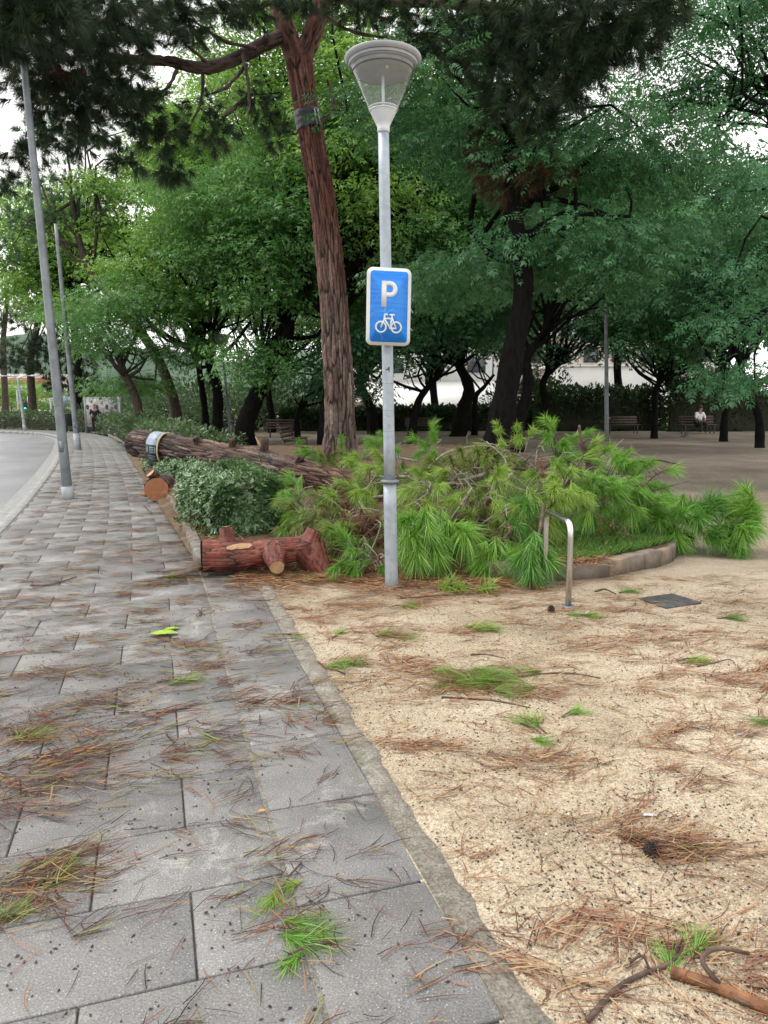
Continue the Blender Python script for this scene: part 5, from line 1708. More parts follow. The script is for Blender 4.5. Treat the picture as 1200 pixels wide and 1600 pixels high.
def build_poles():
    g = 'street lamps along the road kerb'
    b1 = gp(107, 780)
    t1 = at(33, 60, b1[1])
    t1 = b1 + (t1 - b1) * 1.12
    street_pole('nearest tall grey street lamp pole at the left, beside the road kerb', b1, t1, 0.083, 0.045, 0.22, g, head=(-1.6,))
    b2 = gp(122, 703)
    t2 = at(87, 350, b2[1])
    street_pole('second grey street lamp pole along the road kerb', b2, t2, 0.105, 0.06, 0.6, g)
    b3 = gp(39, 673)
    t3 = at(28, 590, b3[1])
    street_pole('short street lamp with two white heads on the bend', b3, t3, 0.10, 0.07, 0.4, g, head=(-0.9, 0.9), mat='basepaint')
    b4 = at(14, 645, 75)
    b4[2] = -0.2
    street_pole('farthest white street lamp at the left edge beyond the hedge', b4, at(6, 590, 75), 0.12, 0.08, 0.0, g, head=(-0.8, 0.8), mat='basepaint')
    # park lamps
    for (px, py, tx, ty, r0, lab) in ((948, 690, 947, 455, 0.075, 'plain grey park lamp pole right of the pile of branches'), (362, 692, 347, 545, 0.06, 'thin leaning grey pole behind the fallen trunk')):
        b = gp(px, py)
        tp = at(tx, ty, b[1])
        r = thing('park_lamp', lab, 'lamp post', b)
        Buf().add(*tube(catmull([b - [0, 0, 0.1], (b + tp) / 2, tp], 10), np.linspace(r0 * 1.15, r0 * 0.85, 10), 16)).build('pole', MT['galvdark'], r, smooth=True)
        V, Q = lathe([(r0 + 0.005, 0), (r0 + 0.03, 0.02), (r0 + 0.03, 0.05), (r0 - 0.01, 0.07)], 16, b + [0, 0, 0.9])
        Buf().add(V, Q).build('collar', MT['galvdark'], r, smooth=True)
        V, Q = lathe([(r0 * 0.8, 0), (r0, 0.02), (0.16, 0.12), (0.34, 0.5), (0.38, 0.52), (0.38, 0.56), (0.0, 0.62)], 24, tp)
        Buf().add(V, Q).build('luminaire', MT['lampgrey'], r, smooth=True)


def build_rack():
    r = thing('bike_rack', 'bent stainless steel bike rack in front of the stone edging', 'bike rack', (1.41, 5.54, 0))
    f, k = np.array([1.41, 5.54, 0]), np.array([1.37, 6.20, 0.0])
    h = 0.655
    u = unit(k - f)
    pts = [f + [0, 0, -0.05], f + [0, 0, 0.3], f + [0, 0, h - 0.12]]
    for a in np.linspace(0.15, math.pi / 2, 6):
        pts.append(f + u * 0.09 * (1 - math.cos(a)) + [0, 0, h - 0.09 + 0.09 * math.sin(a) - 0.0])
    for a in np.linspace(0, math.pi / 2 - 0.15, 6):
        pts.append(k - u * 0.09 * (1 - math.sin(a)) + [0, 0, h - 0.09 + 0.09 * math.cos(a)])
    pts += [k + [0, 0, h - 0.12], k + [0, 0, 0.3], k + [0, 0, -0.05]]
    Buf().add(*tube(np.array(pts), 0.0235, 20)).build('hoop', MT['steel'], r, smooth=True)
    for c in (f, k):
        V, Q = lathe([(0.024, 0.012), (0.05, 0.010), (0.055, -0.02)], 20, c)
        Buf().add(V, Q).build('foot_flange', MT['galvdark'], r, smooth=True)


def build_manhole():
    c = np.array([2.23, 5.66])
    r = thing('manhole_cover', 'dark square cast iron cover set in the sand', 'manhole cover', (*c, 0))
    ang = math.radians(23)
    Buf().add(*bev_box((*c, 0.002), (0.355, 0.305, 0.024), 0.004, ang)).build('frame', MT['iron'], r)
    Buf().add(*bev_box((*c, 0.008), (0.325, 0.275, 0.014), 0.004, ang)).build('cover', MT['iron'], r)
    ca, sa = math.cos(ang), math.sin(ang)
    for k in range(7):
        o = -0.12 + k * 0.04
        Buf().add(*bev_box((c[0] + o * ca, c[1] + o * sa, 0.0165), (0.012, 0.24, 0.004), 0.0012, ang)).build('rib', MT['iron'], r)


def build_benches():
    proto = thing('bench', 'x', 'bench', (0, 0, 0), 'slatted park benches')
    for k in range(4):
        Buf().add(*bev_box((0, -0.18 + k * 0.12, 0.44), (1.7, 0.10, 0.035), 0.006)).build('seat_slat', MT['benchwood'], proto, local=True)
    for k in range(3):
        Buf().add(*box((0, 0.27 + k * 0.025, 0.55 + k * 0.13), (1.7, 0.03, 0.10))).build('back_slat', MT['benchwood'], proto, local=True)
    for sx in (-0.7, 0.7):
        Buf().add(*tube(catmull([(sx, -0.2, -0.02), (sx, -0.2, 0.40), (sx, 0.22, 0.41), (sx, 0.34, 0.88)], 14), 0.025, 8)).build('leg_frame', MT['iron'], proto, local=True)
        Buf().add(*tube([(sx, 0.22, 0.41), (sx, 0.20, 0.2), (sx, 0.24, -0.02)], 0.025, 8)).build('leg', MT['iron'], proto, local=True)
    spots = [(15.35, 36.4, 0.0, 'slatted bench on which the person sits under the right-hand trees'), (11.9, 37.2, 0.05, 'empty slatted bench left of the candelabra tree'), (2.0, 39.0, 0.0, 'slatted bench beside the V-forked tree, in front of the awning'),
             (-2.95, 25.0, 1.45, 'low wooden bench seen end-on left of the tall pine'), (-4.9, 37, 0.2, 'bench far behind, left of the tall pine')]
    for k, (x, y, a, lab) in enumerate(spots):
        o = proto if k == 0 else copy_tree(proto)
        o.location = (x, y, 0)
        o.rotation_euler = (0, 0, a)
        o['label'] = lab


def skin_mesh(name, verts, edges, radii, mat, parent, sub=2, rootv=0):
    me = bpy.data.meshes.new(name)
    me.from_pydata([tuple(v) for v in verts], edges, [])
    o = bpy.data.objects.new(name, me)
    COL.objects.link(o)
    o.parent = parent
    m = o.modifiers.new('skin', 'SKIN')
    m.use_smooth_shade = True
    if not me.skin_vertices:
        me.attributes.new  # layer is created with the modifier below
    bpy.context.view_layer.objects.active = o
    if not me.skin_vertices:
        with bpy.context.temp_override(object=o, active_object=o):
            bpy.ops.mesh.customdata_skin_add()
    for k, sv in enumerate(me.skin_vertices[0].data):
        rr = radii[k]
        sv.radius = (rr, rr) if not isinstance(rr, tuple) else rr
        sv.use_root = (k == rootv)
    s = o.modifiers.new('sub', 'SUBSURF')
    s.levels = s.render_levels = sub
    me.materials.append(mat)
    return o


def figure(label, loc, rotz, seated, top, legs, hairm, seed):
    r = thing('person', label, 'person', loc, rotz=rotz)
    if seated:
        J = {'pel': (0, 0.02, 0.53), 'bel': (0, 0.0, 0.72), 'chest': (0, -0.04, 0.94), 'neck': (0, -0.07, 1.08), 'head0': (0, -0.10, 1.16), 'head1': (0, -0.11, 1.27),
             'hl': (-0.10, 0.0, 0.52), 'kl': (-0.13, -0.44, 0.51), 'al': (-0.14, -0.46, 0.09), 'tl': (-0.15, -0.62, 0.05), 'hr': (0.10, 0.0, 0.52), 'kr': (0.15, -0.43, 0.51), 'ar': (0.13, -0.42, 0.09), 'tr': (0.14, -0.58, 0.05),
             'sl': (-0.18, -0.05, 1.0), 'el': (-0.24, -0.14, 0.74), 'wl': (-0.10, -0.36, 0.66), 'fl': (-0.04, -0.44, 0.62), 'sr': (0.18, -0.05, 1.0), 'er': (0.24, -0.14, 0.74), 'wr': (0.10, -0.37, 0.68), 'fr': (0.04, -0.45, 0.64)}
    else:
        J = {'pel': (0, 0, 0.93), 'bel': (0, 0, 1.10), 'chest': (0, 0.0, 1.30), 'neck': (0, 0, 1.45), 'head0': (0, -0.02, 1.54), 'head1': (0, -0.03, 1.66),
             'hl': (-0.10, 0, 0.90), 'kl': (-0.11, -0.02, 0.50), 'al': (-0.11, 0.02, 0.09), 'tl': (-0.12, -0.15, 0.04), 'hr': (0.10, 0, 0.90), 'kr': (0.11, -0.02, 0.50), 'ar': (0.11, 0.02, 0.09), 'tr': (0.12, -0.15, 0.04),
             'sl': (-0.19, 0, 1.38), 'el': (-0.25, 0.03, 1.10), 'wl': (-0.24, -0.05, 0.86), 'fl': (-0.23, -0.08, 0.77), 'sr': (0.19, 0, 1.38), 'er': (0.25, 0.03, 1.10), 'wr': (0.24, -0.05, 0.86), 'fr': (0.23, -0.08, 0.77)}
    Rd = {'pel': 0.13, 'bel': 0.125, 'chest': 0.14, 'neck': 0.055, 'head0': 0.085, 'head1': 0.095, 'hl': 0.09, 'kl': 0.062, 'al': 0.042, 'tl': 0.035, 'hr': 0.09, 'kr': 0.062, 'ar': 0.042, 'tr': 0.035,
          'sl': 0.06, 'el': 0.045, 'wl': 0.03, 'fl': 0.028, 'sr': 0.06, 'er': 0.045, 'wr': 0.03, 'fr': 0.028}
    E = [('pel', 'bel'), ('bel', 'chest'), ('chest', 'neck'), ('neck', 'head0'), ('head0', 'head1'), ('pel', 'hl'), ('hl', 'kl'), ('kl', 'al'), ('al', 'tl'), ('pel', 'hr'), ('hr', 'kr'), ('kr', 'ar'), ('ar', 'tr'),
         ('chest', 'sl'), ('sl', 'el'), ('el', 'wl'), ('wl', 'fl'), ('chest', 'sr'), ('sr', 'er'), ('er', 'wr'), ('wr', 'fr')]

    def sub(names, grow, nm, mat):
        ix = {k: i for i, k in enumerate(names)}
        ed = [(ix[a], ix[b]) for a, b in E if a in ix and b in ix]
        return skin_mesh(nm, [J[k] for k in names], ed, [Rd[k] + grow for k in names], mat, r)
    sub(list(J), 0.0, 'body', MT['skin'])
    sub(['pel', 'bel', 'chest', 'sl', 'el', 'sr', 'er'], 0.016, 'shirt', MT[top])
    sub(['pel', 'hl', 'kl', 'al', 'hr', 'kr', 'ar'], 0.018, 'trousers', MT[legs])
    h = np.array(J['head1'])
    V, Q = lathe([(0.0, 0.115), (0.06, 0.10), (0.098, 0.05), (0.104, 0.0), (0.098, -0.03)], 16)
    V = V * [1, 1.08, 1] + h + [0, 0.018, 0.0]
    Buf().add(V, Q).build('hair', MT[hairm], r, smooth=True, local=True)
    return r


def build_people():
    figure('person in a white top sitting on a bench under the right-hand trees', (15.35, 36.35, 0.0), 0.15, True, 'shirt', 'cloth', 'hair', 1)
    p = at(148, 650, 43.7)
    figure('person in dark clothes standing in front of the pebble panel', (p[0], 43.7, 0), 0.3, False, 'cloth', 'cloth', 'greyhair', 2)


def build_far_street():
    # pebble panel with round holes between two posts
    a, b = at(137, 680, 44.5), at(191, 680, 43.0)
    a[2] = b[2] = 0
    r = thing('climbing_wall', 'grey pebbled panel with rows of dark round holes beyond the pavement', 'wall', (a + b) / 2)
    d = unit(b - a)
    L = np.linalg.norm(b - a)
    n = np.array([d[1], -d[0], 0])
    ang = math.atan2(d[1], d[0])
    c = (a + b) / 2
    Buf().add(*box(c + [0, 0, 1.25], (L - 0.1, 0.14, 1.75), ang)).build('board', MT['stonepanel'], r)
    for e in (a, b):
        Buf().add(*box(e + [0, 0, 1.08], (0.12, 0.18, 2.16), ang)).build('post', MT['galvdark'], r)
    for row, (zz, xs) in enumerate(((1.55, (-0.42, -0.14, 0.14, 0.40)), (1.12, (-0.05, 0.27)))):
        for fx in xs:
            cc = c + d * fx * L + n * 0.072 + [0, 0, zz]
            aa = np.arange(12) * math.pi / 6
            V = np.array([cc + d * math.cos(t) * 0.12 + np.array([0, 0, math.sin(t) * 0.15]) + n * 0.004 for t in aa] + [cc + n * 0.006])
            T = np.stack([np.full(12, 12), np.arange(12), (np.arange(12) + 1) % 12], -1)
            Buf().add(V, T).build('hole', MT['ink'], r)
    # litter bin on the bend
    p = gp(112, 676)
    r = thing('litter_bin', 'black litter bin on two legs far along the pavement', 'litter bin', p)
    V, Q = lathe([(0.0, 0.42), (0.30, 0.42), (0.36, 1.12), (0.38, 1.14), (0.38, 1.18), (0.32, 1.19), (0.30, 0.6), (0.0, 0.55)], 20, p)
    Buf().add(V, Q).build('drum', MT['bin'], r, smooth=True)
    for sx in (-0.3, 0.3):
        Buf().add(*tube([p + [sx, 0, -0.02], p + [sx, 0, 0.5], p + [sx * 1.25, 0, 0.95]], 0.04, 8)).build('leg', MT['bin'], r)
    # traffic light, sign frames and a sign beyond the bend
    p = at(45, 645, 82)
    p[2] = -0.25
    r = thing('traffic_light', 'traffic light showing green beyond the bend', 'traffic light', p)
    Buf().add(*tube([p, p + [0, 0, 1.5], p + [0, 0, 3.0]], 0.07, 10)).build('pole', MT['basepaint'], r)
    hd = Buf().add(*box(p + [-0.25, -0.1, 2.0], (0.34, 0.28, 0.9))).build('housing', MT['bin'], r)
    for k, zz in enumerate((1.72, 2.0, 2.28)):
        V, Q = lathe([(0.0, 0.03), (0.08, 0.025), (0.12, 0.0)], 12)
        V = V[:, [0, 2, 1]] * [1, -1, 1] + p + [-0.25, -0.245, zz]
        Buf().add(V, Q).build('lens', MT['greenlight'] if k == 0 else MT['tyre'], hd)
    for (px, ty, Y, wd, lab) in ((29, 610, 80, 0.9, 'white portal frame sign post left of the traffic light'), (80, 623, 80, 1.0, 'white portal frame sign post beside the left street pole')):
        p = at(px, 645, Y)
        p[2] = -0.25
        tz = at(px, ty, Y)[2]
        r = thing('sign_frame', lab, 'sign post', p)
        Buf().add(*tube([p, p + [0, 0, tz / 2], [p[0], p[1], tz]], 0.09, 8)).build('post', MT['basepaint'], r)
        Buf().add(*box([p[0] + wd / 2, p[1], tz], (wd, 0.12, 0.14))).build('crossbar', MT['basepaint'], r)
    p = at(106, 648, 70)
    p[2] = -0.2
    r = thing('information_sign', 'small pale blue sign on a pole between the two left street poles', 'sign', p)
    Buf().add(*tube([p, p + [0, 0, 1.2], p + [0, 0, 2.75]], 0.06, 8)).build('pole', MT['basepaint'], r)
    Buf().add(*box(p + [-0.15, -0.08, 2.3], (0.55, 0.05, 0.9))).build('board', MT['sleeveprint'], r)
    # white car beyond the hedge
    p = at(64, 645, 90)
    r = thing('parked_car', 'white car parked beyond the bend hedge', 'car', (p[0], 90, -0.25))
    prof = [(-2.0, 0.35), (-2.05, 0.75), (-1.9, 0.95), (-1.0, 1.05), (-0.5, 1.45), (0.9, 1.48), (1.6, 1.05), (2.0, 0.95), (2.05, 0.5), (1.95, 0.35)]
    V = []
    for yy, sc_ in ((-0.85, 0.97), (0.85, 0.97)):
        V += [[x, yy * (0.82 if z > 1.2 else 1), z] for x, z in prof]
    k = len(prof)
    i = np.arange(k)
    Q = np.stack([i, (i + 1) % k, k + (i + 1) % k, k + i], -1)
    V = np.array(V + [[0, -0.85, 0.8], [0, 0.85, 0.8]])
    T = np.vstack([np.stack([np.full(k, 2 * k), (i + 1) % k, i], -1), np.stack([np.full(k, 2 * k + 1), k + i, k + (i + 1) % k], -1)])
    o = np.array([p[0], 90, -0.25])
    Buf().add(V + o, Q, T).build('body', MT['carwhite'], r)
    Buf().add(np.array([[-0.85, -0.8, 1.08], [1.35, -0.8, 1.08], [0.85, -0.72, 1.40], [-0.45, -0.72, 1.40]]) + o + [0, -0.06, 0], [[0, 1, 2, 3]]).build('side_window', MT['window'], r)
    for x in (-1.25, 1.25):
        for yy in (-0.8, 0.8):
            V, Q = lathe([(0.0, -0.1), (0.31, -0.1), (0.33, 0.0), (0.31, 0.1), (0.0, 0.1)], 16)
            Buf().add(V[:, [0, 2, 1]] + o + [x, yy, 0.33], Q).build('wheel', MT['tyre'], r)


build_lamp()
build_poles()
build_rack()
build_manhole()
build_benches()
build_people()
build_far_street()


# ------------------------------------------------------------------ the fallen pine
def disc(c, ax, rad, n=24, dome=0.01):
    """a sawn end: slightly uneven disc facing along ax"""
    ax = unit(ax)
    u = unit(np.cross(ax, [0.3, 0.2, 1]))
    v = np.cross(ax, u)
    a = np.arange(n) * 2 * math.pi / n
    V = [c + ax * dome]
    for f in (0.5, 1.0):
        for t in a:
            rr = rad * f * (1 + 0.03 * math.sin(3 * t + 1) + 0.02 * math.sin(7 * t))
            V.append(c + (u * math.cos(t) + v * math.sin(t)) * rr + ax * dome * (1 - f * 0.5))
    T = [[0, 1 + k, 1 + (k + 1) % n] for k in range(n)]
    Q = [[1 + k, 1 + n + k, 1 + n + (k + 1) % n, 1 + (k + 1) % n] for k in range(n)]
    return np.array(V), np.array(Q), np.array(T)


def end_part(name, c, ax, rad, mat, parent):
    """sawn end with its own origin at the pith so that the rings are centred"""
    V, Q, T = disc(np.zeros(3), ax, rad)
    o = Buf().add(V, Q, T).build(name, mat, parent, local=True)
    o.location = Vector(tuple(np.asarray(c) - wloc(parent)))
    return o


def build_fallen_trunk():
    rg = np.random.default_rng(5)
    pts = [at(212, 692, 15.2), at(262, 699, 14.7), at(330, 712, 13.9), at(400, 724, 12.9), at(470, 740, 11.9), at(530, 752, 11.1), at(590, 768, 10.3)]
    P = catmull(pts, 300)
    R = np.interp(np.linspace(0, 1, 300), [0, 0.1, 0.35, 0.6, 0.8, 1], [0.275, 0.265, 0.26, 0.24, 0.20, 0.14])
    r = thing('fallen_pine_trunk', 'fallen pine trunk lying across the hedge with a sleeve near its cut end', 'fallen trunk', (P[150][0], P[150][1], 0.15))
    red = np.clip(np.interp(np.linspace(0, 1, 300), [0, 0.25, 0.4, 0.55, 0.7, 0.85, 1], [0.15, 0.2, 0.6, 0.25, 0.5, 0.9, 0.8]), 0, 1)
    stubs = []
    st = [(45, (-0.2, -0.4, 0.8), 0.10, 0.055), (62, (0.1, -0.5, 0.9), 0.16, 0.05), (78, (0.2, -0.2, 1.0), 0.20, 0.06), (96, (0.3, -0.7, 0.5), 0.25, 0.05), (110, (0.4, 0.3, 1), 0.3, 0.04)]
    for (k, d, ln, rr) in st:
        d = unit(d)
        k *= 2
        a = P[k] + d * R[k] * 0.7
        stubs.append((catmull([a, a + d * (ln * 0.6 + R[k] * 0.3), a + d * (ln + R[k] * 0.35)], 12), np.linspace(rr * 1.3, rr * 0.9, 12), 20, 0.3))
    bark_object('trunk', P, R, 130, 0.055, 0.62, 0.034, rg, MT['bark_fallen'], r, red, stubs)
    end_part('cut_end', P[0] + (P[0] - P[1]) * 0.1, P[0] - P[3], R[0] * 0.97, MT['wood_cut'], r)
    end_part('knot', P[1] + np.array([-0.02, -0.235, 0.0]) + unit(P[0] - P[3]) * 0.0, (-0.35, -0.9, 0.1), 0.10, MT['wood_pale'], r)
    # splinter of pale wood standing up
    a = at(413, 706, 12.9)
    Buf().add(*tube([a, at(405, 694, 12.9), at(399, 682, 12.9)], [0.03, 0.024, 0.006], 5)).build('splinter', MT['wood_pale'], r)

    # loose printed sleeve round the trunk
    k = 34
    c = at(253, 699, 14.75)
    ax = unit(P[k + 6] - P[k - 6])
    s = thing('trunk_sleeve', 'loose blue-grey and black printed sleeve round the fallen trunk', 'sleeve', c - [0, 0, 0.36])
    u = unit(np.cross(ax, [0, 0, 1]))
    if u[1] > 0:
        u = -u
    v = np.cross(u, ax)
    if v[2] < 0:
        v = -v

    def pt(t, w_, rr):
        # t: angle from the top towards the viewer
        tw = 0.05 * math.sin(t * 1.0)
        return c + ax * (w_ + tw) + (v * math.cos(t) + u * math.sin(t)) * rr * (1 + 0.02 * math.sin(3 * t)) - np.array([0, 0, 0.02])

    def sheet(t0, t1, w0, w1, rr, n=20):
        T_ = np.linspace(t0, t1, n)
        V = [pt(t, w_, rr + q) for q in (0, -0.012) for w_ in (w0, w1) for t in T_]
        Q = []
        for i in range(n - 1):
            Q += [[i, i + 1, n + i + 1, n + i], [2 * n + i, 3 * n + i, 3 * n + i + 1, 2 * n + i + 1], [i, 2 * n + i, 2 * n + i + 1, i + 1], [n + i, n + i + 1, 3 * n + i + 1, 3 * n + i]]
        return np.array(V), np.array(Q)
    R0 = 0.325
    Buf().add(*sheet(-1.7, 1.28, -0.16, 0.16, R0)).build('upper_panel', MT['sleeveblue'], s, smooth=False)
    Buf().add(*sheet(1.28, 4.6, -0.16, 0.16, R0)).build('lower_panel', MT['sleeveblack'], s, smooth=False)
    # yellowed inner edge
    Tq = np.linspace(-1.7, 4.6, 44)
    Buf().add(*tube(np.array([pt(t, 0.165, R0 - 0.004) for t in Tq]), 0.016, 6)).build('foam_edge', MT['sleeverim'], s, smooth=True)
    # pale print: a rounded frame and text bars
    for (t0, t1, w0, w1) in ((1.42, 1.46, -0.02, 0.10), (1.72, 1.76, -0.02, 0.10), (1.42, 1.76, -0.035, -0.02), (1.42, 1.76, 0.10, 0.115), (1.53, 1.57, 0.01, 0.07), (1.62, 1.66, 0.01, 0.07), (1.45, 1.74, -0.12, -0.09),
                             (1.95, 1.99, -0.11, 0.10), (2.07, 2.11, -0.11, 0.08), (2.19, 2.23, -0.11, 0.10)):
        Buf().add(*sheet(t0, t1, w0, w1, R0 + 0.003, 4)).build('print', MT['sleeveprint'], s)
    Buf().add(*sheet(0.9, 0.96, 0.09, 0.12, R0 + 0.003, 4)).build('print', MT['ink'], s)
    # sawn log piece on the pavement edge
    b = gp(246, 786)
    d = unit(np.array([-0.10, 1.0, 0.0]))
    rr = 0.20
    r = thing('sawn_log', 'short sawn log with a round orange cut face beside the hedge', 'log', (b[0], b[1], 0.01))
    c0 = np.array([b[0], b[1], 0.01 + rr + 0.01])
    PP = catmull([c0, c0 + d * 0.3, c0 + d * 0.62], 40)
    bark_object('bark', PP, np.full(40, rr), 48, 0.10, 0.12, 0.02, rg, MT['bark_fallen'], r, np.full(40, 0.2),
                [(catmull([c0 + d * 0.22 + [-0.03, 0, 0.13], c0 + d * 0.12 + [-0.05, -0.02, 0.22], c0 + d * 0.04 + [-0.08, -0.05, 0.27]], 14), np.linspace(0.09, 0.08, 14), 28, 0.5)])
    end_part('cut_face', c0 - d * 0.004, -d, rr * 0.97, MT['wood_cut'], r)
    end_part('cut_face', c0 + d * 0.624, d, rr * 0.97, MT['wood_cut'], r)
    end_part('stub_face', c0 + d * 0.04 + np.array([-0.081, -0.051, 0.271]), (-0.5, -0.5, 0.7), 0.078, MT['wood_pale'], r)
    V = np.array([c0 + x for x in ([-0.17, -0.02, -0.02], [-0.25, -0.06, -0.05], [-0.26, -0.05, -0.09], [-0.18, 0.0, -0.12], [-0.17, 0.03, -0.02], [-0.24, 0.0, -0.05], [-0.25, 0.0, -0.09], [-0.17, 0.04, -0.12])])
    Buf().add(V, _BOXF).build('torn_bark', MT['wood_pale'], r)


def build_red_log():
    rg = np.random.default_rng(15)
    Y = 6.75
    z0 = 0.17
    # axis from the wide sawn end on the left to the fork on the right
    A, B = at(318, 872, Y - 0.05), at(498, 858, Y + 0.1)
    rl, rr = 0.152, 0.115
    A[2], B[2] = 0.015 + rl + 0.02, 0.24
    ax = B - A
    r = thing('forked_log', 'wet red forked log with sawn branch stubs at the corner of the bed', 'log', (*((A + B) / 2)[:2], 0.0))
    n = 160
    P = catmull([A, A * 0.65 + B * 0.35 + [0, 0.01, -0.022], A * 0.3 + B * 0.7 + [0, -0.01, -0.012], B], n)
    R = np.interp(np.linspace(0, 1, n), [0, 0.08, 0.22, 0.42, 0.6, 0.78, 0.9, 1], [rl, rl * 0.95, rl * 0.97, 0.118, 0.126, 0.112, 0.118, 0.095])
    red = np.clip(0.72 + 0.4 * np.sin(np.arange(n) * 0.12), 0, 1)
    u = unit(ax)

    def pos(f):
        return A + ax * f
    stubs, ends = [], []

    def stub(f, d, ln, ra, rb, off=0.5):
        d = unit(d)
        a = pos(f) + d * 0.04
        e = a + d * ln
        stubs.append((catmull([a, a + d * ln * 0.5, e], 26), np.interp(np.linspace(0, 1, 26), [0, 0.55, 1], [ra * 1.5, ra * 1.02, rb]), 44, 0.7))
        ends.append((e + d * 0.002, d, rb * 0.98))
    stub(0.22, (-0.12, 0.15, 1.0), 0.205, 0.066, 0.06)                       # top stub
    stub(0.60, (0.22, -0.85, -0.30), 0.27, 0.085, 0.066)                      # sawn stub facing the viewer
    stub(0.90, (0.40, -0.30, -0.62), 0.31, 0.11, 0.075)                       # fork leg to the ground
    stub(0.90, (0.35, 0.2, 0.75), 0.13, 0.08, 0.075)                          # short knob on the right top
    bark_object('bark', P, R, 120, 0.030, 0.24, 0.0065, rg, MT['bark_red'], r, red, stubs, 0.75)
    end_part('cut_face', A - u * 0.004, -u, rl * 0.97, MT['wood_cut'], r)
    end_part('cut_face', B + u * 0.004, u, 0.10, MT['wood_cut'], r)
    for (e, d, q) in ends:
        end_part('stub_face', e, d, q, MT['wood_pale'], r)
    # bare wound where bark is scraped off, and a lifted bark flake at the left end
    for (f, h, lx, hz) in ((0.34, 0.62, 0.11, 0.030), (0.27, 0.55, 0.05, 0.022)):
        c = pos(f)
        q = []
        for s_ in np.linspace(-1, 1, 9):
            for t_ in (-1, 0, 1):
                th_ = h + t_ * hz / 0.15 * (1 - s_ * s_) ** 0.5
                rad = np.interp(f, [0, 0.22, 0.42, 1], [rl, rl * 0.97, 0.118, 0.1]) + 0.012
                q.append(c + u * s_ * lx + np.array([0, -math.cos(th_) * rad, math.sin(th_) * rad]))
        Q = [[3 * i + j, 3 * i + 3 + j, 3 * i + 4 + j, 3 * i + 1 + j] for i in range(8) for j in range(2)]
        Buf().add(np.array(q), Q).build('bare_wood', MT['wood_pale'], r, smooth=True)
    e = A + np.array([-0.02, -0.06, -rl])
    V = np.array([e + x for x in ([0.0, -0.05, 0.03], [-0.26, -0.13, -0.01], [-0.24, -0.02, -0.005], [0.02, 0.09, 0.03], [0.0, -0.05, 0.055], [-0.25, -0.13, 0.005], [-0.23, -0.02, 0.02], [0.02, 0.09, 0.06])])
    V[:, 2] = np.maximum(V[:, 2], 0.016)
    Buf().add(V, _BOXF).build('bark_flake', MT['twig'], r)


def ground_h(x, y):
    """height of whatever lies below a point in front of and on the bed"""
    x, y = np.asarray(x, float), np.asarray(y, float)
    yf = np.interp(x, BED_F[:, 0], BED_F[:, 1], left=6.9, right=99)
    return np.where(y > yf, bed_h(x, y), np.where(x < xc(y) + 0.1, 0.014, sandz(x, y)))


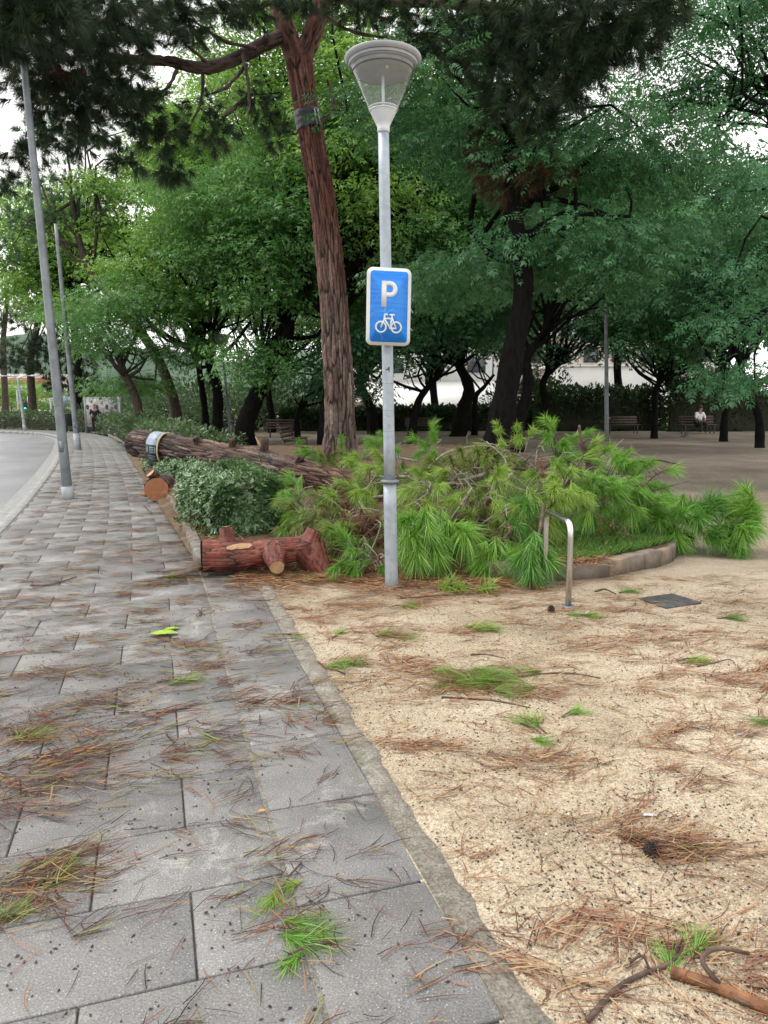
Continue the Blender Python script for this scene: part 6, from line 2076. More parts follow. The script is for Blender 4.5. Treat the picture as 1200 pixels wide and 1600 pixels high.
def pine_branch(label, path, r0, spec, mat, seed, twigs=8, tw_len=(0.25, 0.5), L=0.22, n=110, droop=0.3, wood='twig', group='branches of the fallen pine', name='pine_branch', spread=1.15, start=0.2, down=0.0, extra_mat=None, wd=0.0055, cat='branch', bare=False, bare_twigs=0):
    """path: (px, py, Y) main limb; spec: list of extra tufts (px, py, Y); twigs carry a tuft each"""
    rg = np.random.default_rng(seed)
    P = catmull([at(*q) for q in path], 16)
    g = ground_h(P[:, 0], P[:, 1])
    P[:, 2] = np.maximum(P[:, 2], g + r0)
    R = np.linspace(r0, max(0.004, r0 * 0.3), 16)
    c = P[8]
    r = thing(name, label, cat, (P[0][0], P[0][1], float(g[0])), group)
    wd_ = Buf().add(*tube(P, R, 8))
    Cs, As = [], []
    T = unit(np.gradient(P, axis=0))
    for k in range(twigs):
        f = start + (1 - start) * (k + rg.uniform(0.1, 0.9)) / twigs
        i = min(15, int(f * 15))
        side = unit(np.cross(T[i], rg.normal(size=3)))
        d = unit(T[i] * rg.uniform(0.2, 0.8) + side + np.array([0, -0.35, 0.25 - down]))
        ln = rg.uniform(*tw_len)
        e = P[i] + d * ln
        m = P[i] + d * ln * 0.5 + [0, 0, 0.05]
        e[2] = max(e[2], float(ground_h(e[0], e[1])) + 0.05)
        m[2] = max(m[2], float(ground_h(m[0], m[1])) + 0.03)
        tp = catmull([P[i], m, e], 6)
        wd_.add(*tube(tp, np.linspace(max(0.006, R[i] * 0.45), 0.005, 6), 5))
        Cs.append(e)
        As.append(unit(tp[-1] - tp[-3]))
        if rg.uniform() < 0.55:
            Cs.append(tp[3])
            As.append(unit(tp[3] - tp[2] + rg.normal(size=3) * 0.1))
    for k in range(bare_twigs):
        i = rg.integers(3, 15)
        d = unit(rg.normal(size=3) * [1, 1, 0.4] + [0, -0.3, 0.35])
        e = P[i] + d * rg.uniform(0.25, 0.6)
        e[2] = max(e[2], float(ground_h(e[0], e[1])) + 0.03)
        tp = catmull([P[i], (P[i] + e) / 2 + rg.normal(size=3) * 0.06 + [0, 0, 0.06], e], 7)
        wd_.add(*tube(tp, np.linspace(0.0075, 0.0035, 7), 5))
    if not bare:
        Cs.append(P[-1])
        As.append(T[-1])
    for (px, py, Y, *a) in spec:
        p = at(px, py, Y)
        p[2] = max(p[2], float(ground_h(p[0], p[1])) + 0.06)
        i = int(np.argmin(np.linalg.norm(P - p, axis=1)))
        m = (P[i] + p) / 2 + [0, 0, 0.05]
        tp = catmull([P[i], m, p], 6)
        wd_.add(*tube(tp, np.linspace(max(0.006, R[i] * 0.5), 0.006, 6), 5))
        Cs.append(p)
        As.append(np.array(a[0]) if a else np.array([rg.normal() * 0.3, -0.5, -0.6]))
    wd_.build('limb', MT[wood], r, smooth=True)
    if len(Cs):
        V, Q, Tt = needle_tufts(np.array(Cs), np.array(As), L, n, wd, rg, spread, droop, 0.13, True)
        gh = ground_h(V[:, 0], V[:, 1]) + 0.006
        V[:, 2] = np.maximum(V[:, 2], gh + 0.25 * np.maximum(0, gh - V[:, 2]) * 0.2)
        tag(Buf().add(V, Q, Tt).build('needles', MT[mat], r), kind='stuff')
    return r


def build_pile():
    D = (0.0, -0.45, -0.75)
    # big drooping brushes at the front
    pine_branch('big drooping green brush of needles touching the right side of the lamp post', [(700, 770, 7.5), (670, 815, 7.0), (652, 850, 6.75)], 0.02,
                [(640, 842, 6.55, D), (668, 836, 6.6, D), (652, 868, 6.45, D), (684, 868, 6.5, (0.3, -0.5, -0.6)), (630, 870, 6.5, (-0.3, -0.4, -0.7)), (664, 812, 6.75, D), (690, 846, 6.6, (0.4, -0.4, -0.6))], 'ndlG', 201, 2, n=190, L=0.26, spread=0.95, down=0.5)
    pine_branch('drooping green brush between the lamp-side brush and the large front brush', [(735, 770, 7.5), (712, 812, 7.1), (706, 835, 6.9)], 0.018,
                [(700, 828, 6.85, D), (722, 832, 6.85, D), (708, 850, 6.75, D), (690, 815, 6.95, D)], 'ndlG', 202, 2, n=170, L=0.25, spread=0.95, down=0.5)
    pine_branch('green brush spreading left of the large front brush', [(820, 800, 7.2), (785, 845, 6.85), (765, 868, 6.6)], 0.018,
                [(752, 862, 6.6, (-0.4, -0.4, -0.6)), (775, 858, 6.6, D), (765, 880, 6.5, D), (795, 868, 6.6, D), (745, 885, 6.5, (-0.4, -0.4, -0.6))], 'ndlG', 203, 2, n=170, L=0.26, spread=1.0, down=0.5)
    pine_branch('large rounded green brush of needles at the very front, left of the bike rack', [(850, 790, 7.0), (842, 835, 6.6), (836, 862, 6.35)], 0.02,
                [(830, 868, 6.25, D), (850, 862, 6.25, (0.3, -0.4, -0.7)), (812, 876, 6.25, (-0.4, -0.4, -0.7)), (836, 850, 6.4, D), (858, 880, 6.2, (0.5, -0.3, -0.6)), (830, 890, 6.15, D)], 'ndlD', 204, 1, n=210, L=0.29, spread=1.0, down=0.5)
    pine_branch('low sprig of pale needles lying on the sand right of the lamp foot', [(622, 924, 6.25), (680, 926, 6.1), (770, 925, 5.95)], 0.008,
                [(700, 928, 6.0, (0.5, -0.5, 0.25)), (725, 930, 5.95, (0.6, -0.5, 0.2)), (762, 926, 5.95, (0.6, -0.3, 0.3)), (770, 910, 6.05, (0.3, -0.3, 0.5)), (705, 910, 6.05, (-0.1, -0.3, 0.8))], 'ndlY', 205, 0, n=60, L=0.18, bare=True)
    # the main heap
    heap = [
        ('heap branch of pale needles just right of the lamp post collar', [(760, 740, 8.2), (690, 760, 7.8), (640, 790, 7.3)], 'ndlY', 11, 0.022),
        ('heap branch with brown-tinged needles behind the lamp-side brush', [(780, 735, 8.6), (720, 760, 8.2), (660, 775, 7.9)], 'ndlM', 10, 0.022),
        ('heap branch hanging over the middle brushes', [(800, 740, 8.3), (760, 775, 7.7), (725, 805, 7.3)], 'ndlY', 11, 0.022),
        ('heap branch of bright tufts above the large front brush', [(870, 735, 8.2), (840, 765, 7.6), (815, 805, 7.1)], 'ndlY', 11, 0.022),
        ('heap branch of bright tufts right above the bike rack', [(900, 745, 8.0), (880, 765, 7.6), (858, 795, 7.1)], 'ndlY', 10, 0.022),
        ('heap branch with drooping tufts right of the bike rack', [(880, 750, 8.0), (920, 770, 7.7), (945, 795, 7.4)], 'ndlG', 11, 0.022),
        ('heap branch of long soft needles over the grass', [(900, 740, 8.2), (960, 770, 7.9), (1000, 800, 7.6)], 'ndlG', 12, 0.022),
        ('heap branch at the rear centre, below the arching grey limb', [(840, 735, 8.9), (770, 730, 8.7), (710, 745, 8.4)], 'ndlM', 10, 0.022),
        ('heap branch at the rear right, beneath the sawn stub', [(850, 740, 8.9), (910, 735, 8.7), (975, 755, 8.4)], 'ndlG', 11, 0.022),
        ('heap branch crowning the pile, left of the upright stub', [(850, 745, 9.0), (815, 715, 9.0), (775, 700, 8.9)], 'ndlY', 9, 0.02),
        ('heap branch pointing up behind the small sawn stub', [(840, 740, 9.2), (870, 715, 9.2), (880, 700, 9.2)], 'ndlG', 8, 0.02),
        ('heap branch low in the shadow of the middle brushes', [(760, 780, 7.8), (745, 815, 7.4), (735, 840, 7.1)], 'ndlM', 9, 0.02),
        ('heap branch low behind the large front brush', [(840, 790, 7.6), (800, 815, 7.3), (790, 835, 7.1)], 'ndlD', 9, 0.02),
        ('soft drooping branch above the far end of the grass', [(930, 745, 8.3), (985, 755, 8.2), (1035, 785, 8.0)], 'ndlG', 12, 0.02),
        ('green branch left of the lamp post collar, over the end of the fallen trunk', [(640, 745, 9.0), (600, 745, 9.2), (560, 740, 9.6)], 'ndlY', 9, 0.02),
        ('green branch lying behind the tall pine base toward the lamp post', [(650, 720, 11), (600, 712, 11.5), (560, 715, 12)], 'ndlG', 9, 0.02),
        ('green branch behind the fallen trunk, left of the tall pine base', [(560, 735, 12.5), (510, 716, 13), (465, 705, 13.4)], 'ndlG', 10, 0.02),
        ('green and brown branch lying left of the lamp post', [(600, 775, 8.6), (550, 785, 8.4), (510, 800, 8.1)], 'ndlY', 10, 0.02),
        ('brown-tinged branch behind the red log', [(580, 800, 8.0), (520, 815, 7.8), (470, 815, 7.7)], 'ndlM', 10, 0.02),
        ('low green branch between the red log and the lamp post', [(600, 840, 7.3), (560, 850, 7.2), (520, 850, 7.2)], 'ndlM', 9, 0.016),
        ('green tuft branch at the hedge side of the red log', [(530, 780, 8.3), (490, 790, 8.2), (455, 800, 8.2)], 'ndlG', 8, 0.016),
        ('low green branch left of the lamp foot', [(600, 870, 6.85), (580, 880, 6.8), (550, 885, 6.85)], 'ndlG', 7, 0.014),
        ('green sprays along the back of the fallen trunk', [(470, 735, 12), (520, 735, 11.6), (560, 745, 11)], 'ndlM', 9, 0.016),
        ('upright green spray behind the heap, beside the V-forked tree foot', [(700, 745, 9.6), (680, 722, 9.8), (665, 708, 10)], 'ndlG', 8, 0.018),
    ]
    for k, (lab, path, mt, tw, r0) in enumerate(heap):
        pine_branch(lab, path, r0, [], mt, 220 + k, tw + 6, (0.12, 0.48), L=0.18, n=120, droop=0.4, spread=0.78, down=0.1 if k % 3 else 0.35, wd=0.0042, bare_twigs=6, wood='twig' if k % 3 == 1 else 'twig_grey')
    # right wing
    pine_branch('dense dark green branch at the right end of the heap, lying past the stone edging', [(1010, 790, 8.0), (1075, 815, 7.7), (1140, 825, 7.55)], 0.024,
                [(1085, 790, 7.7, (0.5, -0.2, 0.5)), (1110, 800, 7.6, (0.6, -0.3, 0.3)), (1080, 840, 7.5, (0.2, -0.6, -0.3)), (1115, 840, 7.4, (0.4, -0.6, -0.2))], 'ndlD', 260, 9, (0.2, 0.4), n=150, L=0.25)
    pine_branch('rightmost bright green branch tip curving up on the sand', [(1100, 832, 7.6), (1150, 822, 7.5), (1180, 795, 7.5)], 0.018,
                [(1165, 800, 7.5, (0.6, -0.2, 0.6)), (1178, 815, 7.45, (0.8, -0.3, 0.2)), (1150, 842, 7.4, (0.4, -0.6, -0.1)), (1172, 785, 7.5, (0.5, 0, 0.9))], 'ndlG', 261, 6, (0.15, 0.3), n=150, L=0.24)
    pine_branch('long soft needles trailing over the end of the stone edging', [(1000, 775, 8.0), (1040, 800, 7.8), (1060, 835, 7.5)], 0.014,
                [(1050, 815, 7.6, (0.3, -0.4, -0.7)), (1020, 800, 7.7, (0.3, -0.4, -0.7)), (1062, 848, 7.4, (0.2, -0.5, -0.7))], 'ndlG', 262, 6, (0.2, 0.35), n=130, L=0.27, down=0.4)
    # upright stub with its tuft
    pine_branch('upright broken brown stub with a fan of bright needles beside the park lamp', [(928, 765, 8.6), (917, 715, 8.6), (908, 690, 8.6), (905, 664, 8.6)], 0.045,
                [(925, 705, 8.5, (0.75, -0.2, 0.45)), (932, 700, 8.5, (0.85, -0.2, 0.3)), (930, 690, 8.5, (0.7, -0.1, 0.6)), (918, 715, 8.5, (0.7, -0.3, 0.1))], 'ndlY', 263, 0, n=70, L=0.27, droop=0.05, spread=0.5, bare=True, wood='twig')
    pine_branch('small sawn branch stub with a pale cut end on top of the heap', [(857, 775, 8.2), (850, 745, 8.2), (843, 716, 8.2)], 0.032, [], 'ndlM', 264, 0, bare=True, wood='stick', n=10)
    pine_branch('peeling brown bark branch lying across the heap above the grass', [(900, 792, 7.5), (945, 778, 7.6), (985, 760, 7.8), (1012, 755, 7.9)], 0.017, [], 'ndlB', 265, 0, bare=True, wood='stick', n=10)
    pine_branch('arching grey bare limb over the left of the heap', [(655, 750, 8.4), (690, 712, 8.4), (735, 698, 8.5), (775, 700, 8.6), (800, 725, 8.6)], 0.015, [], 'ndlB', 266, 0, bare=True, wood='twig_grey', n=10)
    for k, (lab, pth) in enumerate((('thin grey twig hanging below the arching limb', [(720, 702, 8.35), (690, 740, 8.2), (675, 760, 8.1)]), ('grey twig bent over the heap right of the arching limb', [(760, 690, 8.4), (790, 720, 8.2), (780, 755, 8.1)]),
                                    ('thin brown forked twig in front of the heap', [(738, 762, 7.4), (722, 785, 7.2), (703, 812, 7.0)]), ('dark twig sagging beside the middle brushes', [(795, 790, 7.2), (788, 825, 7.0), (782, 848, 6.8)]),
                                    ('grey twig sticking up at the rear right of the heap', [(985, 765, 8.3), (1005, 745, 8.3), (1020, 735, 8.3)]), ('dark twig over the fallen trunk left of the collar', [(545, 765, 9.0), (575, 757, 8.8), (605, 752, 8.5)]),
                                    ('bare dark twig under the upright stub', [(880, 715, 8.4), (910, 735, 8.4), (930, 770, 8.3)]), ('long thin twig across the grass', [(910, 790, 7.3), (950, 815, 7.2), (990, 840, 7.1)]))):
        pine_branch(lab, pth, 0.008, [], 'ndlB', 270 + k, 3, (0.08, 0.2), wood='twig_grey' if k in (0, 1, 2, 4) else 'twig', bare=True, n=6, L=0.1, group='bare twigs on the heap', name='bare_twig', cat='twig')
    # dead brown clump
    rg = np.random.default_rng(280)
    for (px, py, Y, nn, lab) in ((575, 825, 7.6, 26, 'reddish brown clump of dead needles left of the lamp post'), (530, 790, 8.2, 16, 'pale brown clump of dead needles behind the red log'), (560, 885, 6.9, 12, 'dark brown clump of dead needles at the lamp foot'), (735, 800, 7.6, 16, 'brown dead needles showing in the middle of the heap')):
        c = at(px, py, Y)
        c[2] = max(c[2], float(ground_h(c[0], c[1])) + 0.05)
        r = thing('dead_needle_clump', lab, 'needle clump', (c[0], c[1], float(ground_h(c[0], c[1]))), 'brown clumps of dead needles')
        C = c + rg.normal(size=(nn, 3)) * [0.14, 0.12, 0.06]
        V, Q, T = needle_tufts(C, rg.normal(size=(nn, 3)), 0.16, 90, 0.005, rg, 1.4, 0.4, 0.08, True)
        V[:, 2] = np.maximum(V[:, 2], ground_h(V[:, 0], V[:, 1]) + 0.005)
        tag(Buf().add(V, Q, T).build('needles', MT['ndlB'], r), kind='stuff')
        tw = catmull([c + [-0.15, 0, -0.02], c + [0, 0, 0.03], c + [0.17, 0.05, 0]], 6)
        Buf().add(*tube(tw, 0.006, 5)).build('twig', MT['twig'], r)


# ------------------------------------------------------------------ grass and litter
def ribbons(P, ang, L, wd, zf, rg, lift=0.006, bend=0.5):
    """thin curved needles lying on a surface; zf gives its height"""
    n = len(P)
    k = 4
    t = np.linspace(-0.5, 0.5, k)
    cur = rg.normal(size=n) * bend
    a = ang[:, None] + cur[:, None] * t[None, :]
    X = np.zeros((n, k))
    Yv = np.zeros((n, k))
    for i in range(1, k):
        X[:, i] = X[:, i - 1] + np.cos((a[:, i] + a[:, i - 1]) / 2) * L / (k - 1)
        Yv[:, i] = Yv[:, i - 1] + np.sin((a[:, i] + a[:, i - 1]) / 2) * L / (k - 1)
    X += P[:, 0, None]
    Yv += P[:, 1, None]
    Z = zf(X, Yv) + 0.0025 + rg.uniform(0, lift, n)[:, None] + rg.uniform(-1, 1, n)[:, None] * t[None, :] * lift * 0.8
    Z = np.maximum(Z, zf(X, Yv) + 0.0018)
    wv = wd[:, None] * np.array([0.5, 0.5, 0.45, 0.2])[None, :]
    nx, ny = -np.sin(a) * wv, np.cos(a) * wv
    tl = rg.uniform(-0.6, 0.6, n)[:, None] * wv
    V = np.stack([np.stack([X - nx, Yv - ny, Z - np.minimum(tl, 0)], -1), np.stack([X + nx, Yv + ny, Z + np.maximum(tl, 0)], -1)], 2).reshape(n, 2 * k, 3)
    q = np.array([[2 * i, 2 * i + 1, 2 * i + 3, 2 * i + 2] for i in range(k - 1)])
    Q = q[None] + (np.arange(n) * 2 * k)[:, None, None]
    return V.reshape(-1, 3), Q.reshape(-1, 4)


def flat(x, y):
    return np.full(np.shape(x), 0.0145)


def build_ground_litter():
    rg = np.random.default_rng(300)

    def clumps(centers, per, spreadv, base_ang, ang_sd, ln, wd, zf, lift=0.010):
        Ps, As = [], []
        for c in centers:
            m = rg.integers(*per)
            a0 = base_ang + rg.normal() * ang_sd
            d = np.array([math.cos(a0), math.sin(a0)])
            nrm = np.array([-d[1], d[0]])
            Ps.append(c + d * (rg.normal(size=m) * spreadv[0])[:, None] + nrm * (rg.normal(size=m) * spreadv[1])[:, None])
            As.append(a0 + rg.normal(size=m) * 0.38)
        P, A = np.concatenate(Ps), np.concatenate(As)
        n = len(P)
        return ribbons(P, A, rg.uniform(*ln, n), rg.uniform(*wd, n), zf, rg, lift)
    # on the pavement
    cross = math.radians(17)

    def pav_pts(n, s0, s1, t0=-0.42, t1=2.05):
        s = s0 + (s1 - s0) * rg.uniform(0, 1, n) ** 1.15
        t = rg.uniform(t0, t1, n)
        t = np.where(s > S_BED - 0.1, np.maximum(t, 0.03), t)
        return cm(s, t)
    b = Buf()
    b.add(*clumps(pav_pts(330, 1.4, 9), (3, 15), (0.055, 0.028), cross, 0.5, (0.06, 0.15), (0.0022, 0.0038), flat))
    b.add(*clumps(pav_pts(480, 4.2, 22), (8, 26), (0.12, 0.04), cross, 0.3, (0.08, 0.17), (0.004, 0.0065), flat))
    # drift of needles at the left
    dr = np.array([gp(*q)[:2] for q in ((30, 1140), (70, 1120), (120, 1105), (160, 1095), (20, 1170), (60, 1165), (100, 1150), (20, 1235), (70, 1230), (110, 1225), (160, 1235), (10, 1265), (60, 1205), (30, 1290), (25, 1345), (70, 1350), (110, 1345), (20, 1385), (50, 1430), (15, 1400), (120, 1190), (200, 1085), (60, 1060), (100, 1040), (150, 1060), (330, 1010), (120, 1000), (90, 970), (200, 960), (280, 940))])
    b.add(*clumps(np.repeat(dr, 2, 0) + rg.normal(size=(len(dr) * 2, 2)) * 0.05, (14, 34), (0.10, 0.035), cross + 0.1, 0.35, (0.07, 0.17), (0.0022, 0.0038), flat, 0.02))
    n = 600
    P = pav_pts(n, 1.3, 10)
    b.add(*ribbons(P, rg.uniform(0, 6.28, n), rg.uniform(0.05, 0.13, n), rg.uniform(0.002, 0.0034, n), flat, rg, 0.006))
    # beside the hedge and log
    hp = np.array([gp(*q)[:2] for q in ((250, 800), (270, 830), (240, 850), (280, 860), (230, 880), (300, 850), (260, 900), (330, 930), (380, 910), (440, 905), (200, 830), (170, 870), (220, 920))])
    b.add(*clumps(np.repeat(hp, 3, 0) + rg.normal(size=(len(hp) * 3, 2)) * 0.12, (20, 44), (0.16, 0.07), cross, 0.3, (0.08, 0.17), (0.0028, 0.0045), flat, 0.02))
    tag(b.build('needle_litter', MT['litter']), 'fallen pine needles scattered over the grey paving', 'needles', kind='stuff')
    # on the sand
    b = Buf()

    def sand_pts(n, y0, y1, x1=3.6):
        y = y0 + (y1 - y0) * rg.uniform(0, 1, n) ** 1.2
        x0 = xc(y) + 0.58
        x = x0 + (np.minimum(x1, 0.62 * y + 0.6) - x0) * rg.uniform(0, 1, n)
        yf = np.interp(x, BED_F[:, 0], BED_F[:, 1], left=6.6, right=99)
        return np.stack([x, np.minimum(y, yf - 0.08)], -1)
    b.add(*clumps(sand_pts(170, 1.6, 6.6), (3, 12), (0.06, 0.03), 0.15, 0.7, (0.06, 0.15), (0.0028, 0.0045), sandz))
    tag_pts = np.array([gp(*q)[:2] for q in ((480, 965), (450, 955), (520, 950), (585, 945), (560, 1030), (600, 1000), (640, 1050), (690, 1060), (720, 1085), (760, 1050), (650, 1160), (610, 1165), (1060, 1130), (1010, 1150), (1100, 1060), (1030, 1000), (1170, 1010), (1180, 1055), (1130, 1180), (1000, 1310), (1040, 1320), (1080, 1345), (960, 1300), (1150, 1160), (1080, 1210), (830, 1190), (730, 1190), (900, 1010), (870, 1200), (930, 1440), (870, 1480), (760, 1500), (1180, 1520), (1150, 1480), (1120, 940), (960, 960), (660, 940), (700, 990))])
    b.add(*clumps(np.repeat(tag_pts, 3, 0) + rg.normal(size=(len(tag_pts) * 3, 2)) * 0.06, (12, 30), (0.09, 0.03), 0.05, 0.4, (0.07, 0.16), (0.003, 0.0048), sandz, 0.018))
    n = 1500
    P = sand_pts(n, 1.4, 6.6)
    b.add(*ribbons(P, rg.uniform(0, 6.28, n), rg.uniform(0.04, 0.12, n), rg.uniform(0.0022, 0.0038, n), sandz, rg, 0.006))
    far_pts = sand_pts(260, 3.8, 6.6)
    b.add(*clumps(far_pts, (8, 24), (0.10, 0.035), 0.05, 0.35, (0.07, 0.16), (0.0035, 0.006), sandz, 0.015))
    tag(b.build('needle_litter', MT['rust']), 'rust-coloured pine needles scattered over the sand', 'needles', kind='stuff')
    # brown needles covering the bed
    n = 9000
    u, v = rg.uniform(0, 0.62, n), rg.uniform(0.0, 1, n) ** 2 * 0.6
    P = bed_xy(u, v)
    Vb, Qb = ribbons(P, rg.uniform(0, 6.28, n), rg.uniform(0.10, 0.24, n), rg.uniform(0.004, 0.008, n), lambda x, y: bed_h(x, y) + 0.004, rg, 0.04)
    n2 = 6500
    P = np.stack([rg.uniform(-1.4, 1.3, n2), rg.uniform(5.9, 6.75, n2)], -1)
    P[:, 1] = np.interp(P[:, 0], BED_F[:, 0], BED_F[:, 1]) - 0.02 - np.abs(rg.normal(size=n2)) * 0.34 * (0.6 + 0.6 * (wob(P[:, 0], P[:, 1], 3.0) > 0))
    P = P[P[:, 0] > xc(P[:, 1]) + 0.15]
    n2 = len(P)
    V2, Q2 = ribbons(P, rg.normal(size=n2) * 0.5, rg.uniform(0.08, 0.17, n2), rg.uniform(0.004, 0.0075, n2), lambda x, y: sandz(x, y) + 0.004, rg, 0.03)
    tag(Buf().add(Vb, Qb).add(V2, Q2).build('bed_litter', MT['rust']), 'brown needle mulch covering the bed and its front edge', 'needles', kind='stuff')
    # dark catkin scales
    n = 3800
    P = np.vstack([pav_pts(n, 1.3, 7), sand_pts(9000, 1.4, 6.2)])
    Z = np.r_[np.full(n, 0.0135), sandz(P[n:, 0], P[n:, 1])]
    keep = wob(P[:, 0], P[:, 1], 2.6, 9) + 0.6 * wob(P[:, 0], P[:, 1], 7.0, 3) + rg.normal(size=len(P)) * 0.35 > 0.0
    P, Z = P[keep], Z[keep]
    m = len(P)
    a = rg.uniform(0, 6.28, m)
    l = rg.uniform(0.003, 0.009, m)
    ca, sa = np.cos(a), np.sin(a)
    V = np.stack([np.stack([P[:, 0] + dx * l * ca - dy * l * sa, P[:, 1] + dx * l * sa + dy * l * ca, Z + dz * l], -1) for dx, dy, dz in ((-1, 0, 0.2), (0, -0.5, 0.1), (1, 0, 0.2), (0, 0.5, 0.1), (0, 0, 0.75))], 1).reshape(-1, 3)
    T = (np.arange(m) * 5)[:, None, None] + np.array([[0, 1, 4], [1, 2, 4], [2, 3, 4], [3, 0, 4]])[None]
    tag(Buf().add(V, T.reshape(-1, 3)).build('scale_litter', MT['speck']), 'small dark cone scales sprinkled over paving and sand', 'litter', kind='stuff')
    # loose grit on the near sand
    n = 42000
    y = 1.45 + 4.0 * rg.uniform(0, 1, n) ** 1.6
    x0 = xc(y) + 0.50
    x = x0 + (0.62 * y + 0.25 - x0) * rg.uniform(0, 1, n)
    z = sandz(x, y)
    l = rg.uniform(0.0016, 0.0042, n) * np.where(rg.uniform(size=n) < 0.05, 1.9, 1.0)
    a = rg.uniform(0, 6.28, n)
    V = np.stack([np.stack([x + l * np.cos(a + q), y + l * np.sin(a + q), z + l * h], -1) for q, h in ((0, -0.2), (1.6, 0.15), (3.1, -0.2), (4.7, 0.1))] + [np.stack([x + rg.uniform(-0.3, 0.3, n) * l, y + rg.uniform(-0.3, 0.3, n) * l, z + l * 0.9], -1)], 1).reshape(-1, 3)
    T = (np.arange(n) * 5)[:, None, None] + np.array([[0, 1, 4], [1, 2, 4], [2, 3, 4], [3, 0, 4]])[None]
    tag(Buf().add(V, T.reshape(-1, 3)).build('grit', MT['grit']), 'loose pale grit lying on the sandy ground', 'gravel', kind='stuff')
    # grass on the right part of the bed
    n = 26000
    u, v = rg.uniform(0.50, 0.995, n), 0.006 + rg.uniform(0, 1, n) ** 1.7 * 0.34
    P = bed_xy(u, v)
    z = bed_h(P[:, 0], P[:, 1])
    h = rg.uniform(0.03, 0.085, n)
    a = rg.uniform(0, 6.28, n)
    w_ = rg.uniform(0.003, 0.006, n)
    lean = rg.normal(size=(n, 2)) * 0.5
    b0 = np.stack([P[:, 0] - np.cos(a) * w_ / 2, P[:, 1] - np.sin(a) * w_ / 2, z - 0.01], -1)
    b1 = np.stack([P[:, 0] + np.cos(a) * w_ / 2, P[:, 1] + np.sin(a) * w_ / 2, z - 0.01], -1)
    m1 = np.stack([P[:, 0] + lean[:, 0] * h * 0.35, P[:, 1] + lean[:, 1] * h * 0.35, z + h * 0.6], -1)
    tp = np.stack([P[:, 0] + lean[:, 0] * h, P[:, 1] + lean[:, 1] * h, z + h], -1)
    V = np.stack([b0, b1, m1, tp], 1).reshape(-1, 3)
    T = (np.arange(n) * 4)[:, None, None] + np.array([[0, 1, 2], [1, 3, 2]])[None]
    tag(Buf().add(V, T.reshape(-1, 3)).build('grass', MT['grass']), 'short green lawn inside the stone edging right of the bike rack', 'grass', kind='stuff')


def sprig(label, px, py, ang, n_t, mat, seed, stem=0.14, L=0.12, n=46, jit=0.02, name='needle_sprig', cat='sprig', group='needle sprigs on the ground', twig=True, zf=None, wood='twig', wd=0.0028):
    """small fallen sprig: a twig with flat-lying needle tufts; ang is its heading in degrees from +X"""
    rg = np.random.default_rng(seed)
    p = gp(px, py)
    zf = zf or (lambda x, y: ground_h(x, y))
    a = math.radians(ang)
    d = np.array([math.cos(a), math.sin(a), 0])
    z = float(zf(p[0], p[1]))
    r = thing(name, label, cat, (p[0], p[1], z), group)
    Q = catmull([p - d * stem + [0, 0.01, z + 0.006], p - d * stem * 0.4 + [0, 0.012, z + 0.014], p + [0, 0, z + 0.012]], 8)
    if twig:
        Buf().add(*tube(Q, np.linspace(0.0045, 0.003, 8), 6)).build('twig', MT[wood], r, smooth=True)
    C = np.array([p + [0, 0, z + 0.015] - d * 0.05 * k + rg.normal(size=3) * [jit, jit, 0.0] for k in range(n_t)])
    A = np.array([d + [rg.normal() * 0.35, rg.normal() * 0.35, 0.12] for _ in range(n_t)])
    V, Qq, T = needle_tufts(C, A, L, n, wd, rg, 0.85, 0.1, 0.06, True)
    g = zf(V[:, 0], V[:, 1])
    V[:, 2] = np.maximum(g + 0.003, g + (V[:, 2] - g) * 0.55)
    tag(Buf().add(V, Qq, T).build('needles', MT[mat], r), kind='stuff')
    if n_t > 1:
        m = 16 * n_t
        Pd = C[rg.integers(0, n_t, m)][:, :2] + rg.normal(size=(m, 2)) * 0.05
        Vd, Qd = ribbons(Pd, a + rg.normal(size=m) * 0.9, rg.uniform(0.05, 0.14, m), rg.uniform(0.0018, 0.003, m), zf, rg, 0.03)
        tag(Buf().add(Vd, Qd).build('dry_needles', MT['litter'], r), kind='stuff')
    return r


def ground_twig(label, pts, r0, mat='twig', r1=None, lift=0.0, cat='twig'):
    P = np.array([gp(*q[:2]) for q in pts])
    P[:, 2] = [float(ground_h(x, y)) + r0 * 0.8 + (q[2] if len(q) > 2 else 0) for (x, y, _), q in zip(P, pts)]
    r = thing('fallen_twig', label, cat, (P[0][0], P[0][1], 0), 'twigs on the ground')
    C = catmull(P, 20)
    Buf().add(*tube(C, np.linspace(r0, r1 or r0 * 0.5, 20), 7)).build('stem', MT[mat], r, smooth=True)
    return r, C


